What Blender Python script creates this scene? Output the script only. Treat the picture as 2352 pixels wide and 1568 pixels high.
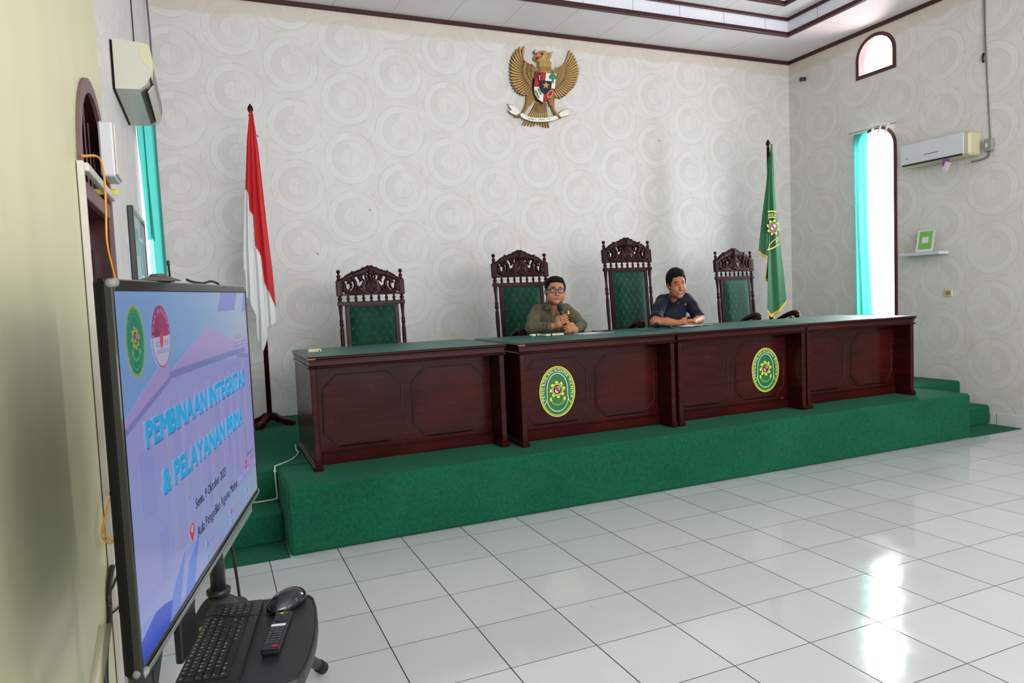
import bpy, math, random
import numpy as np
from mathutils import Vector, Matrix

for _o in list(bpy.data.objects):
    bpy.data.objects.remove(_o)
S = bpy.context.scene
COL = S.collection
PI = math.pi

# ------------------------------------------------------------------ camera
cam_data = bpy.data.cameras.new('camera')
cam = bpy.data.objects.new('camera', cam_data)
COL.objects.link(cam)
RM = ((0.9178173, -0.39483139, -0.04146792), (0.06287117, 0.04142027, 0.99716176), (0.39199315, 0.91781945, -0.06283975))
CAMPOS = Vector((-0.23501591, -4.17304323, 1.50319809))
cam.matrix_world = Matrix(((RM[0][0], RM[1][0], -RM[2][0], CAMPOS.x), (RM[0][1], RM[1][1], -RM[2][1], CAMPOS.y),
                           (RM[0][2], RM[1][2], -RM[2][2], CAMPOS.z), (0, 0, 0, 1)))
cam_data.sensor_width = 36.0
cam_data.lens = 1616.65298 / 2352 * 36.0
cam_data.clip_start = 0.05
cam_data.dof.use_dof = True
cam_data.dof.focus_distance = 6.2
cam_data.dof.aperture_fstop = 15.0
S.camera = cam

# ------------------------------------------------------------------ light
S.view_settings.view_transform = 'Standard'
S.view_settings.look = 'None'
S.view_settings.exposure = -0.1
S.view_settings.gamma = 1.0
S.view_settings.use_curve_mapping = False
wd = bpy.data.worlds.new('sky')
S.world = wd
wd.use_nodes = True
bg = wd.node_tree.nodes['Background']
bg.inputs['Color'].default_value = (0.86, 0.93, 1.0, 1)
bg.inputs['Strength'].default_value = 3.5

def area(name, loc, target, sx, sy, power, col=(1, 1, 1)):
    ld = bpy.data.lights.new(name, 'AREA')
    ld.shape = 'RECTANGLE'; ld.size = sx; ld.size_y = sy
    ld.energy = power; ld.color = col
    o = bpy.data.objects.new(name, ld)
    COL.objects.link(o)
    o.location = loc
    d = Vector(target) - Vector(loc)
    o.rotation_euler = d.to_track_quat('-Z', 'Y').to_euler()
    return o
# added fill lamps behind the photographer, standing in for daylight of the unseen hall
area('rear_fill_light', (3.4, -9.8, 3.1), (3.4, 0, 2.2), 6.4, 2.0, 325, (1.0, 0.99, 0.98))  # added rear fill, set high to keep glare off the wood
area('right_fill_light', (7.0, -5.6, 2.3), (0, -4.2, 2.2), 4.2, 2.4, 35, (0.92, 0.97, 1.0))  # added fill along the right wall, wider than the openings near it
area('ceiling_fill_light', (3.4, -6.8, 0.9), (3.4, -6.4, 4.4), 5.6, 3.4, 370, (1.0, 0.965, 0.965))  # added lamp facing up to brighten the ceiling
area('left_fill_light', (-0.5, -6.3, 2.0), (5, -4.2, 2.2), 4.5, 2.6, 125, (0.98, 0.99, 1.0))  # added fill to brighten the right wall; no door opens here
# daylight through the two openings in the right wall by the platform, and the left window
area('daylight_tall_window', (7.30, 1.80, 2.15), (0, 1.55, 1.5), 0.50, 2.2, 190, (0.95, 0.98, 1.0))
area('daylight_small_window', (7.30, 1.77, 4.05), (3.5, 1.7, 4.3), 0.42, 0.4, 14, (1.0, 0.72, 0.70))
area('daylight_left_window', (-0.85, 1.35, 2.1), (3, 1.2, 2.4), 0.8, 2.0, 45, (0.97, 0.97, 1.0))

# ------------------------------------------------------------------ materials
MATS = {}
def _nodes(name):
    m = bpy.data.materials.new(name); m.use_nodes = True
    nt = m.node_tree
    return m, nt, nt.nodes['Principled BSDF']

def srgb(r, g, b):
    f = lambda c: (c / 255 / 12.92) if c / 255 <= 0.04045 else ((c / 255 + 0.055) / 1.055) ** 2.4
    return (f(r), f(g), f(b), 1)

def mat(name, col, rough=0.5, metal=0.0, spec=0.5, noise=0.0, nscale=20.0, bump=0.0, bscale=200.0, coat=0.0,
        emit=None, estr=0.0, alpha=1.0, trans=0.0, sheen=0.0, stretch=None, subsurf=0.0, ior=1.45, coat_rough=0.05):
    if name in MATS: return MATS[name]
    m, nt, b = _nodes(name)
    if len(col) == 3: col = srgb(*col)
    b.inputs['Base Color'].default_value = col
    b.inputs['Roughness'].default_value = rough
    b.inputs['Metallic'].default_value = metal
    b.inputs['Specular IOR Level'].default_value = spec
    b.inputs['IOR'].default_value = ior
    b.inputs['Coat Weight'].default_value = coat
    b.inputs['Coat Roughness'].default_value = coat_rough
    b.inputs['Transmission Weight'].default_value = trans
    b.inputs['Sheen Weight'].default_value = sheen
    b.inputs['Alpha'].default_value = alpha
    if subsurf:
        b.inputs['Subsurface Weight'].default_value = subsurf
        b.inputs['Subsurface Radius'].default_value = (0.012, 0.005, 0.003)
        b.inputs['Subsurface Scale'].default_value = 0.5
    if emit is not None:
        if len(emit) == 3: emit = srgb(*emit)
        b.inputs['Emission Color'].default_value = emit
        b.inputs['Emission Strength'].default_value = estr
    tc = nt.nodes.new('ShaderNodeTexCoord')
    src = tc.outputs['Object']
    if stretch:
        mp = nt.nodes.new('ShaderNodeMapping'); mp.inputs['Scale'].default_value = stretch
        nt.links.new(src, mp.inputs['Vector']); src = mp.outputs['Vector']
    if noise > 0:
        n = nt.nodes.new('ShaderNodeTexNoise'); n.inputs['Scale'].default_value = nscale; n.inputs['Detail'].default_value = 5
        nt.links.new(src, n.inputs['Vector'])
        mx = nt.nodes.new('ShaderNodeMix'); mx.data_type = 'RGBA'
        mx.inputs['A'].default_value = tuple(max(0, c * (1 - noise)) for c in col[:3]) + (1,)
        mx.inputs['B'].default_value = tuple(min(1, c * (1 + noise)) for c in col[:3]) + (1,)
        cr = nt.nodes.new('ShaderNodeMapRange'); cr.inputs['From Min'].default_value = 0.3; cr.inputs['From Max'].default_value = 0.7
        nt.links.new(n.outputs['Fac'], cr.inputs['Value'])
        nt.links.new(cr.outputs['Result'], mx.inputs['Factor'])
        nt.links.new(mx.outputs['Result'], b.inputs['Base Color'])
    if bump > 0:
        n2 = nt.nodes.new('ShaderNodeTexNoise'); n2.inputs['Scale'].default_value = bscale; n2.inputs['Detail'].default_value = 3
        nt.links.new(src, n2.inputs['Vector'])
        bp = nt.nodes.new('ShaderNodeBump'); bp.inputs['Strength'].default_value = bump; bp.inputs['Distance'].default_value = 0.003
        nt.links.new(n2.outputs['Fac'], bp.inputs['Height'])
        nt.links.new(bp.outputs['Normal'], b.inputs['Normal'])
    MATS[name] = m
    return m

class NG:
    """tiny helper for building math node chains"""
    def __init__(s, nt): s.nt = nt
    def m(s, op, *a, clamp=False):
        n = s.nt.nodes.new('ShaderNodeMath'); n.operation = op; n.use_clamp = clamp
        for i, v in enumerate(a):
            if isinstance(v, (int, float)): n.inputs[i].default_value = v
            else: s.nt.links.new(v, n.inputs[i])
        return n.outputs[0]
    def mix(s, f, a, b):
        n = s.nt.nodes.new('ShaderNodeMix'); n.data_type = 'RGBA'
        for k, v in (('Factor', f), ('A', a), ('B', b)):
            if isinstance(v, (int, float, tuple)): n.inputs[k].default_value = v
            else: s.nt.links.new(v, n.inputs[k])
        return n.outputs['Result']
    def noise(s, vec, scale, detail=4, dist=0.0):
        n = s.nt.nodes.new('ShaderNodeTexNoise'); n.inputs['Scale'].default_value = scale
        n.inputs['Detail'].default_value = detail; n.inputs['Distortion'].default_value = dist
        s.nt.links.new(vec, n.inputs['Vector']); return n.outputs['Fac']
    def range(s, v, a, b, c=0.0, d=1.0):
        n = s.nt.nodes.new('ShaderNodeMapRange')
        n.interpolation_type = 'SMOOTHSTEP'
        for k, x in (('From Min', a), ('From Max', b), ('To Min', c), ('To Max', d)): n.inputs[k].default_value = x
        s.nt.links.new(v, n.inputs['Value']); return n.outputs['Result']

def wallpaper(name, axis, u0, v0=4.162):
    """large ring pattern; axis = world axis that runs along the wall"""
    m, nt, b = _nodes(name)
    g = NG(nt)
    geo = nt.nodes.new('ShaderNodeNewGeometry')
    sp = nt.nodes.new('ShaderNodeSeparateXYZ'); nt.links.new(geo.outputs['Position'], sp.inputs[0])
    U = sp.outputs[axis]; V = sp.outputs['Z']
    light = None; dark = None; line = None
    PU, PV = 1.062, 0.5905
    for k in (0, 1):
        u = g.m('SUBTRACT', U, u0 + k * PU / 2); v = g.m('SUBTRACT', V, v0 + k * PV / 2)
        u = g.m('WRAP', u, PU / 2, -PU / 2); v = g.m('WRAP', v, PV / 2, -PV / 2)
        # node Math WRAP takes (value, max, min)
        r = g.m('SQRT', g.m('ADD', g.m('MULTIPLY', u, u), g.m('MULTIPLY', v, v)))
        up = g.range(v, -0.002, 0.002); rt = g.range(u, -0.002, 0.002)
        quad = g.m('MULTIPLY', up, rt)                       # open upper right quarter
        band = g.m('MULTIPLY', g.range(r, 0.182, 0.188), g.range(r, 0.256, 0.250, 0, 1))
        band = g.m('MULTIPLY', band, g.m('SUBTRACT', 1.0, quad))
        discl = g.m('MULTIPLY', g.range(r, 0.098, 0.092), g.range(u, 0.002, -0.002))
        qd = g.m('MULTIPLY', g.m('MULTIPLY', quad, g.range(r, 0.16, 0.155)), g.range(r, 0.098, 0.104))
        L = g.m('MAXIMUM', band, g.m('MAXIMUM', g.m('MULTIPLY', discl, 0.8), g.m('MULTIPLY', qd, 0.35)))
        ann = g.m('MULTIPLY', g.m('MULTIPLY', g.range(r, 0.098, 0.104), g.range(r, 0.188, 0.182)), g.m('SUBTRACT', 1.0, quad))
        D = g.m('MULTIPLY', ann, g.range(g.m('ADD', g.m('MULTIPLY', u, -1.0), v), -0.25, 0.16))
        def ring(cx, cy, rad, w):
            uu = g.m('SUBTRACT', u, cx); vv = g.m('SUBTRACT', v, cy)
            rr = g.m('SQRT', g.m('ADD', g.m('MULTIPLY', uu, uu), g.m('MULTIPLY', vv, vv)))
            return g.range(g.m('ABSOLUTE', g.m('SUBTRACT', rr, rad)), w, 0.0)
        ln = ring(0, 0, 0.26, 0.010)
        for q in (ring(0, 0, 0.185, 0.007), ring(0, 0, 0.098, 0.007), ring(-0.045, 0.03, 0.018, 0.004), ring(0.21, 0.22, 0.012, 0.006),
                  ring(0.44, 0.26, 0.25, 0.008), ring(0.27, 0.20, 0.06, 0.005)):
            ln = g.m('MAXIMUM', ln, q)
        vl = g.m('MULTIPLY', g.range(g.m('ABSOLUTE', u), 0.004, 0.0), g.m('MULTIPLY', g.range(r, 0.25, 0.245), g.range(g.m('ADD', v, 0.10), -0.004, 0.004)))
        ln = g.m('MAXIMUM', ln, vl)
        light = L if light is None else g.m('MAXIMUM', light, L)
        dark = D if dark is None else g.m('MAXIMUM', dark, D)
        line = ln if line is None else g.m('MAXIMUM', line, ln)
    n1 = g.noise(geo.outputs['Position'], 5.0, 6, 0.6)
    n2 = g.noise(geo.outputs['Position'], 38.0, 4, 0.4)
    base = g.mix(g.range(n1, 0.35, 0.65), srgb(205, 202, 200), srgb(210, 208, 207))
    vein = g.m('MULTIPLY', g.range(g.m('ABSOLUTE', g.m('SUBTRACT', n2, 0.5)), 0.02, 0.0), 0.28)
    base = g.mix(vein, base, srgb(190, 180, 168))
    c = g.mix(g.m('MULTIPLY', dark, 0.30), base, srgb(194, 188, 183))
    c = g.mix(g.m('MULTIPLY', light, 0.55), c, srgb(211, 211, 212))
    lw = g.m('MULTIPLY', line, g.range(g.noise(geo.outputs['Position'], 14.0, 3), 0.3, 0.62))
    c = g.mix(g.m('MULTIPLY', lw, 0.36), c, srgb(172, 162, 150))
    # yellowed band under the cornice with a ragged lower edge
    yb = g.m('ADD', V, g.m('MULTIPLY', g.m('SUBTRACT', g.noise(geo.outputs['Position'], 2.2, 3), 0.5), 0.16))
    c = g.mix(g.range(yb, 4.27, 4.31, 0.0, 0.42), c, srgb(196, 176, 152))
    nt.links.new(c, b.inputs['Base Color'])
    b.inputs['Roughness'].default_value = 0.42
    b.inputs['Specular IOR Level'].default_value = 0.35
    bp = nt.nodes.new('ShaderNodeBump'); bp.inputs['Strength'].default_value = 0.12; bp.inputs['Distance'].default_value = 0.003
    hh = g.m('ADD', g.m('MULTIPLY', light, 0.8), g.m('SUBTRACT', g.m('MULTIPLY', n2, 0.5), line))
    nt.links.new(hh, bp.inputs['Height']); nt.links.new(bp.outputs['Normal'], b.inputs['Normal'])
    MATS[name] = m
    return m

def tile_floor():
    m, nt, b = _nodes('floor_tiles')
    g = NG(nt)
    geo = nt.nodes.new('ShaderNodeNewGeometry')
    sp = nt.nodes.new('ShaderNodeSeparateXYZ'); nt.links.new(geo.outputs['Position'], sp.inputs[0])
    X, Y = sp.outputs['X'], sp.outputs['Y']
    fx = g.m('ABSOLUTE', g.m('WRAP', X, 0.2, -0.2)); fy = g.m('ABSOLUTE', g.m('WRAP', Y, 0.2, -0.2))
    gx = g.range(fx, 0.0034, 0.0018)
    gy = g.range(fy, 0.0026, 0.0012)
    gr = g.m('MAXIMUM', gx, gy)
    ix = g.m('FLOOR', g.m('MULTIPLY', X, 2.5)); iy = g.m('FLOOR', g.m('MULTIPLY', Y, 2.5))
    cb = nt.nodes.new('ShaderNodeCombineXYZ'); nt.links.new(ix, cb.inputs[0]); nt.links.new(iy, cb.inputs[1])
    wn = nt.nodes.new('ShaderNodeTexWhiteNoise'); wn.noise_dimensions = '3D'; nt.links.new(cb.outputs[0], wn.inputs['Vector'])
    base = g.mix(wn.outputs['Value'], srgb(194, 199, 201), srgb(203, 206, 209))
    sm = g.range(g.noise(geo.outputs['Position'], 1.3, 5, 0.8), 0.45, 0.8, 0.0, 0.22)
    base = g.mix(sm, base, srgb(190, 188, 184))
    sp2 = g.m('MULTIPLY', g.range(g.noise(geo.outputs['Position'], 9.0, 3), 0.70, 0.74), 0.5)
    sp3 = g.m('MULTIPLY', sp2, g.range(g.noise(geo.outputs['Position'], 60.0, 3), 0.5, 0.6))
    base = g.mix(sp3, base, srgb(120, 118, 114))
    c = g.mix(gr, base, srgb(52, 40, 44))
    nt.links.new(c, b.inputs['Base Color'])
    nt.links.new(g.m('ADD', g.m('MULTIPLY', gr, 0.5), g.range(g.noise(geo.outputs['Position'], 3.0, 4), 0.3, 0.7, 0.07, 0.13)), b.inputs['Roughness'])
    b.inputs['Specular IOR Level'].default_value = 0.55
    bp = nt.nodes.new('ShaderNodeBump'); bp.inputs['Strength'].default_value = 0.35; bp.inputs['Distance'].default_value = 0.002
    wav = g.noise(geo.outputs['Position'], 7.0, 2)
    nt.links.new(g.m('SUBTRACT', g.m('MULTIPLY', wav, 1.1), gr), bp.inputs['Height']); nt.links.new(bp.outputs['Normal'], b.inputs['Normal'])
    MATS['floor_tiles'] = m
    return m

def panel_ceiling():
    m, nt, b = _nodes('ceiling_boards')
    g = NG(nt)
    geo = nt.nodes.new('ShaderNodeNewGeometry')
    sp = nt.nodes.new('ShaderNodeSeparateXYZ'); nt.links.new(geo.outputs['Position'], sp.inputs[0])
    X, Y = sp.outputs['X'], sp.outputs['Y']
    fx = g.m('ABSOLUTE', g.m('WRAP', g.m('SUBTRACT', X, 1.083), 0.3025, -0.3025))
    inr = g.range(X, 6.27, 6.26)
    l1 = g.m('MULTIPLY', g.range(fx, 0.0045, 0.002), inr)
    fy = g.m('ABSOLUTE', g.m('WRAP', g.m('SUBTRACT', Y, 1.905), 0.605, -0.605))
    l2 = g.m('MULTIPLY', g.range(fy, 0.0045, 0.002), g.m('SUBTRACT', 1.0, inr))
    ln = g.m('MAXIMUM', l1, l2)
    base = g.mix(g.range(g.noise(geo.outputs['Position'], 1.2, 4), 0.3, 0.7), srgb(214, 210, 212), srgb(221, 218, 220))
    c = g.mix(g.m('MULTIPLY', ln, 0.55), base, srgb(96, 90, 92))
    nt.links.new(c, b.inputs['Base Color'])
    b.inputs['Roughness'].default_value = 0.6
    MATS['ceiling_boards'] = m
    return m

def velvet():
    m, nt, b = _nodes('green_velvet')
    g = NG(nt)
    tc = nt.nodes.new('ShaderNodeTexCoord')
    sp = nt.nodes.new('ShaderNodeSeparateXYZ'); nt.links.new(tc.outputs['Object'], sp.inputs[0])
    a = g.m('COSINE', g.m('MULTIPLY', sp.outputs['X'], 2 * PI / 0.074))
    z = g.m('ADD', sp.outputs['Z'], sp.outputs['Y'])
    zc = g.m('COSINE', g.m('MULTIPLY', z, 2 * PI / 0.125))
    s = g.m('ADD', a, g.m('MULTIPLY', zc, 0.92))
    ln = g.range(g.m('ABSOLUTE', s), 0.24, 0.02)
    n = g.noise(tc.outputs['Object'], 60.0, 3)
    ln = g.m('MULTIPLY', ln, g.range(n, 0.3, 0.6, 0.45, 1.0))
    soft = g.range(g.noise(tc.outputs['Object'], 6.0, 2), 0.3, 0.7)
    base = g.mix(soft, srgb(2, 44, 32), srgb(4, 62, 44))
    c = g.mix(g.m('MULTIPLY', ln, 0.75), base, srgb(44, 112, 84))
    nt.links.new(c, b.inputs['Base Color'])
    b.inputs['Roughness'].default_value = 0.6
    b.inputs['Sheen Weight'].default_value = 0.02
    b.inputs['Specular IOR Level'].default_value = 0.15
    b.inputs['Sheen Tint'].default_value = (0.25, 0.8, 0.55, 1)
    bp = nt.nodes.new('ShaderNodeBump'); bp.inputs['Strength'].default_value = 0.7; bp.inputs['Distance'].default_value = 0.01
    nt.links.new(g.m('SUBTRACT', 1.0, ln), bp.inputs['Height']); nt.links.new(bp.outputs['Normal'], b.inputs['Normal'])
    MATS['green_velvet'] = m
    return m

def wood(name, c1, c2, rough=0.22, coat=0.5, scale=(6, 6, 60), crough=0.12):
    m, nt, b = _nodes(name)
    g = NG(nt)
    tc = nt.nodes.new('ShaderNodeTexCoord')
    mp = nt.nodes.new('ShaderNodeMapping'); mp.inputs['Scale'].default_value = scale
    nt.links.new(tc.outputs['Object'], mp.inputs['Vector'])
    n = g.noise(mp.outputs['Vector'], 1.0, 6, 0.7)
    n3 = g.noise(tc.outputs['Object'], 2.0, 3)
    f = g.m('ADD', g.m('MULTIPLY', n, 0.65), g.m('MULTIPLY', n3, 0.45))
    c = g.mix(g.range(f, 0.30, 0.85), srgb(*c1), srgb(*c2))
    nt.links.new(c, b.inputs['Base Color'])
    nt.links.new(g.range(g.noise(tc.outputs['Object'], 5.0, 4), 0.3, 0.7, rough, rough + 0.06), b.inputs['Roughness'])
    b.inputs['Coat Weight'].default_value = coat * 0.12
    b.inputs['Specular IOR Level'].default_value = 0.13
    b.inputs['Coat Roughness'].default_value = crough
    MATS[name] = m
    return m

def carpet():
    m, nt, b = _nodes('green_carpet')
    g = NG(nt)
    tc = nt.nodes.new('ShaderNodeTexCoord')
    v = tc.outputs['Object']
    n1 = g.noise(v, 420.0, 2); n2 = g.noise(v, 60.0, 4); n3 = g.noise(v, 2.2, 4)
    f = g.m('ADD', g.m('MULTIPLY', n1, 0.5), g.m('ADD', g.m('MULTIPLY', n2, 0.3), g.m('MULTIPLY', n3, 0.18)))
    c = g.mix(g.range(f, 0.32, 0.66), srgb(9, 62, 42), srgb(24, 100, 70))
    # faint straight seam of the front cloth
    nt.links.new(c, b.inputs['Base Color'])
    b.inputs['Roughness'].default_value = 0.95
    b.inputs['Specular IOR Level'].default_value = 0.15
    b.inputs['Sheen Weight'].default_value = 0.08
    b.inputs['Sheen Tint'].default_value = (0.3, 0.9, 0.6, 1)
    bp = nt.nodes.new('ShaderNodeBump'); bp.inputs['Strength'].default_value = 0.6; bp.inputs['Distance'].default_value = 0.004
    nt.links.new(n1, bp.inputs['Height']); nt.links.new(bp.outputs['Normal'], b.inputs['Normal'])
    MATS['green_carpet'] = m
    return m

def cloth(name, c1, c2, rough=0.75, sheen=0.1):
    m, nt, b = _nodes(name); g = NG(nt)
    tc = nt.nodes.new('ShaderNodeTexCoord'); mp = nt.nodes.new('ShaderNodeMapping'); mp.inputs['Scale'].default_value = (1.0, 1.0, 0.55)
    nt.links.new(tc.outputs['Object'], mp.inputs['Vector'])
    f1 = g.noise(mp.outputs['Vector'], 11.0, 3, 1.6); f2 = g.noise(tc.outputs['Object'], 300.0, 2)
    c = g.mix(g.range(f1, 0.35, 0.65), srgb(*c1), srgb(*c2)); nt.links.new(c, b.inputs['Base Color'])
    b.inputs['Roughness'].default_value = rough; b.inputs['Sheen Weight'].default_value = sheen; b.inputs['Specular IOR Level'].default_value = 0.2
    bp = nt.nodes.new('ShaderNodeBump'); bp.inputs['Strength'].default_value = 0.9; bp.inputs['Distance'].default_value = 0.022
    nt.links.new(g.m('ADD', f1, g.m('MULTIPLY', f2, 0.02)), bp.inputs['Height']); nt.links.new(bp.outputs['Normal'], b.inputs['Normal'])
    MATS[name] = m
def curtain_mat():
    m, nt, b = _nodes('teal_curtain_cloth')
    out = nt.nodes['Material Output']
    b.inputs['Base Color'].default_value = srgb(60, 170, 160)
    b.inputs['Roughness'].default_value = 0.6
    tr = nt.nodes.new('ShaderNodeBsdfTranslucent'); tr.inputs['Color'].default_value = srgb(50, 122, 114)
    mx = nt.nodes.new('ShaderNodeMixShader'); mx.inputs['Fac'].default_value = 0.38
    nt.links.new(b.outputs[0], mx.inputs[1]); nt.links.new(tr.outputs[0], mx.inputs[2]); nt.links.new(mx.outputs[0], out.inputs['Surface'])
    MATS['teal_curtain_cloth'] = m
    return m

# ------------------------------------------------------------------ mesh builder
class MB:
    def __init__(s): s.v = []; s.f = []; s.mi = []; s.sm = []; s.cur = 0; s.smooth = False; s.M = None
    def _p(s, p): return tuple(s.M @ Vector(p)) if s.M is not None else (float(p[0]), float(p[1]), float(p[2]))
    def add(s, vs, fs, mi=None, smooth=None):
        b = len(s.v); s.v += [s._p(p) for p in vs]
        mi = s.cur if mi is None else mi; smooth = s.smooth if smooth is None else smooth
        for f in fs: s.f.append(tuple(b + i for i in f)); s.mi.append(mi); s.sm.append(smooth)
    def box(s, x0, x1, y0, y1, z0, z1, mi=None, bev=0.0):
        if bev > 0:
            e = min(bev, (x1 - x0) / 2.01, (y1 - y0) / 2.01, (z1 - z0) / 2.01)
            P = []; idx = {}
            for ix, xx in enumerate((x0, x1)):
                for iy, yy in enumerate((y0, y1)):
                    for iz, zz in enumerate((z0, z1)):
                        sx = 1 - 2 * ix; sy = 1 - 2 * iy; sz = 1 - 2 * iz
                        for a, p in enumerate(((xx, yy + sy * e, zz + sz * e), (xx + sx * e, yy, zz + sz * e), (xx + sx * e, yy + sy * e, zz))):
                            idx[(ix, iy, iz, a)] = len(P); P.append(p)
            F = []
            I = lambda *k: idx[k]
            for ix in (0, 1): F.append([I(ix, 0, 0, 0), I(ix, 1, 0, 0), I(ix, 1, 1, 0), I(ix, 0, 1, 0)][::(-1 if ix == 0 else 1)])
            for iy in (0, 1): F.append([I(0, iy, 0, 1), I(1, iy, 0, 1), I(1, iy, 1, 1), I(0, iy, 1, 1)][::(1 if iy == 0 else -1)])
            for iz in (0, 1): F.append([I(0, 0, iz, 2), I(1, 0, iz, 2), I(1, 1, iz, 2), I(0, 1, iz, 2)][::(-1 if iz == 0 else 1)])
            for ix in (0, 1):
                for iy in (0, 1): F.append([I(ix, iy, 0, 0), I(ix, iy, 1, 0), I(ix, iy, 1, 1), I(ix, iy, 0, 1)])
                for iz in (0, 1): F.append([I(ix, 0, iz, 0), I(ix, 1, iz, 0), I(ix, 1, iz, 2), I(ix, 0, iz, 2)])
            for iy in (0, 1):
                for iz in (0, 1): F.append([I(0, iy, iz, 1), I(1, iy, iz, 1), I(1, iy, iz, 2), I(0, iy, iz, 2)])
            for ix in (0, 1):
                for iy in (0, 1):
                    for iz in (0, 1): F.append([I(ix, iy, iz, 0), I(ix, iy, iz, 1), I(ix, iy, iz, 2)])
            c = Vector(((x0 + x1) / 2, (y0 + y1) / 2, (z0 + z1) / 2)); G = []
            for f in F:
                a, b_, d = (Vector(P[i]) for i in f[:3]); n = (b_ - a).cross(d - a)
                G.append(f if n.dot(a - c) > 0 else f[::-1])
            s.add(P, G, mi); return
        P = [(x0, y0, z0), (x1, y0, z0), (x1, y1, z0), (x0, y1, z0), (x0, y0, z1), (x1, y0, z1), (x1, y1, z1), (x0, y1, z1)]
        s.add(P, [(0, 3, 2, 1), (4, 5, 6, 7), (0, 1, 5, 4), (1, 2, 6, 5), (2, 3, 7, 6), (3, 0, 4, 7)], mi)
    def tube(s, pts, r, n=10, mi=None, caps=True, squash=None):
        pts = [Vector(p) for p in pts]; m = len(pts)
        rs = r if isinstance(r, (list, tuple)) else [r] * m
        t0 = (pts[1] - pts[0]).normalized()
        a = Vector((0, 0, 1)) if abs(t0.z) < 0.9 else Vector((1, 0, 0))
        nrm = (a - t0 * a.dot(t0)).normalized()
        P = []
        for i, p in enumerate(pts):
            t = (pts[min(i + 1, m - 1)] - pts[max(i - 1, 0)])
            t = t.normalized() if t.length > 1e-9 else t0
            nrm = (nrm - t * nrm.dot(t))
            nrm = nrm.normalized() if nrm.length > 1e-6 else t.orthogonal().normalized()
            bn = t.cross(nrm)
            for k in range(n):
                an = 2 * PI * k / n
                P.append(p + nrm * (math.cos(an) * rs[i]) + bn * (math.sin(an) * rs[i] * (squash or 1)))
        F = []
        for i in range(m - 1):
            for k in range(n):
                F.append((i * n + k, i * n + (k + 1) % n, (i + 1) * n + (k + 1) % n, (i + 1) * n + k))
        if caps: F.append(tuple(range(n))[::-1]); F.append(tuple((m - 1) * n + k for k in range(n)))
        s.add(P, F, mi, True)
    def cyl(s, a, b, r, r2=None, n=20, mi=None): s.tube([a, b], [r, r if r2 is None else r2], n, mi)
    def lathe(s, prof, c=(0, 0, 0), n=20, mi=None, ax='Z', smooth=True):
        P = []
        for r, z in prof:
            for k in range(n):
                an = 2 * PI * k / n; x, y = r * math.cos(an), r * math.sin(an)
                p = {'Z': (x, y, z), 'Y': (x, -z, y), 'X': (z, x, y)}[ax]
                P.append((c[0] + p[0], c[1] + p[1], c[2] + p[2]))
        F = []
        for i in range(len(prof) - 1):
            for k in range(n): F.append((i * n + k, i * n + (k + 1) % n, (i + 1) * n + (k + 1) % n, (i + 1) * n + k))
        F.append(tuple(range(n))[::-1]); F.append(tuple((len(prof) - 1) * n + k for k in range(n)))
        s.add(P, F, mi, smooth)
    def ell(s, c, r, n=16, mi=None, R=None):
        P = []; F = []; m = n // 2
        for i in range(m + 1):
            th = PI * i / m
            for k in range(n):
                ph = 2 * PI * k / n
                q = Vector((r[0] * math.sin(th) * math.cos(ph), r[1] * math.sin(th) * math.sin(ph), r[2] * math.cos(th)))
                if R is not None: q = R @ q
                P.append(Vector(c) + q)
        for i in range(m):
            for k in range(n):
                F.append((i * n + k, (i + 1) * n + k, (i + 1) * n + (k + 1) % n, i * n + (k + 1) % n))
        s.add(P, F, mi, True)
    def prism(s, poly, d0, d1, plane='XZ', mi=None, smooth=False):
        """polygon (counter-clockwise) extruded; plane XZ -> depth along y, XY -> z, YZ -> x"""
        f = {'XZ': lambda u, v, d: (u, d, v), 'XY': lambda u, v, d: (u, v, d), 'YZ': lambda u, v, d: (d, u, v)}[plane]
        n = len(poly)
        P = [f(u, v, d0) for u, v in poly] + [f(u, v, d1) for u, v in poly]
        F = [tuple(range(n)), tuple(range(2 * n - 1, n - 1, -1))]
        for i in range(n): F.append((i, n + i, n + (i + 1) % n, (i + 1) % n))
        s.add(P, F, mi, smooth)
    def sheet(s, rows, mi=None, smooth=True, thick=0.0, closed=False):
        n = len(rows[0]); P = [p for r in rows for p in r]; F = []
        for i in range(len(rows) - 1):
            for k in range(n - (0 if closed else 1)):
                F.append((i * n + k, i * n + (k + 1) % n, (i + 1) * n + (k + 1) % n, (i + 1) * n + k))
        s.add(P, F, mi, smooth)
    def build(s, name, mats, parent=None, loc=None, rotz=None, weld=False, recalc=True):
        me = bpy.data.meshes.new(name)
        me.from_pydata(s.v, [], s.f); me.update()
        if not isinstance(mats, (list, tuple)): mats = [mats]
        for m in mats: me.materials.append(MATS[m] if isinstance(m, str) else m)
        if any(s.mi): me.polygons.foreach_set('material_index', s.mi)
        me.polygons.foreach_set('use_smooth', s.sm)
        if recalc:
            import bmesh
            bm = bmesh.new(); bm.from_mesh(me); bmesh.ops.recalc_face_normals(bm, faces=bm.faces); bm.to_mesh(me); bm.free()
        o = bpy.data.objects.new(name, me); COL.objects.link(o)
        if parent is not None: o.parent = parent
        if loc is not None: o.location = loc
        if rotz is not None: o.rotation_euler = (0, 0, rotz)
        return o

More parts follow.
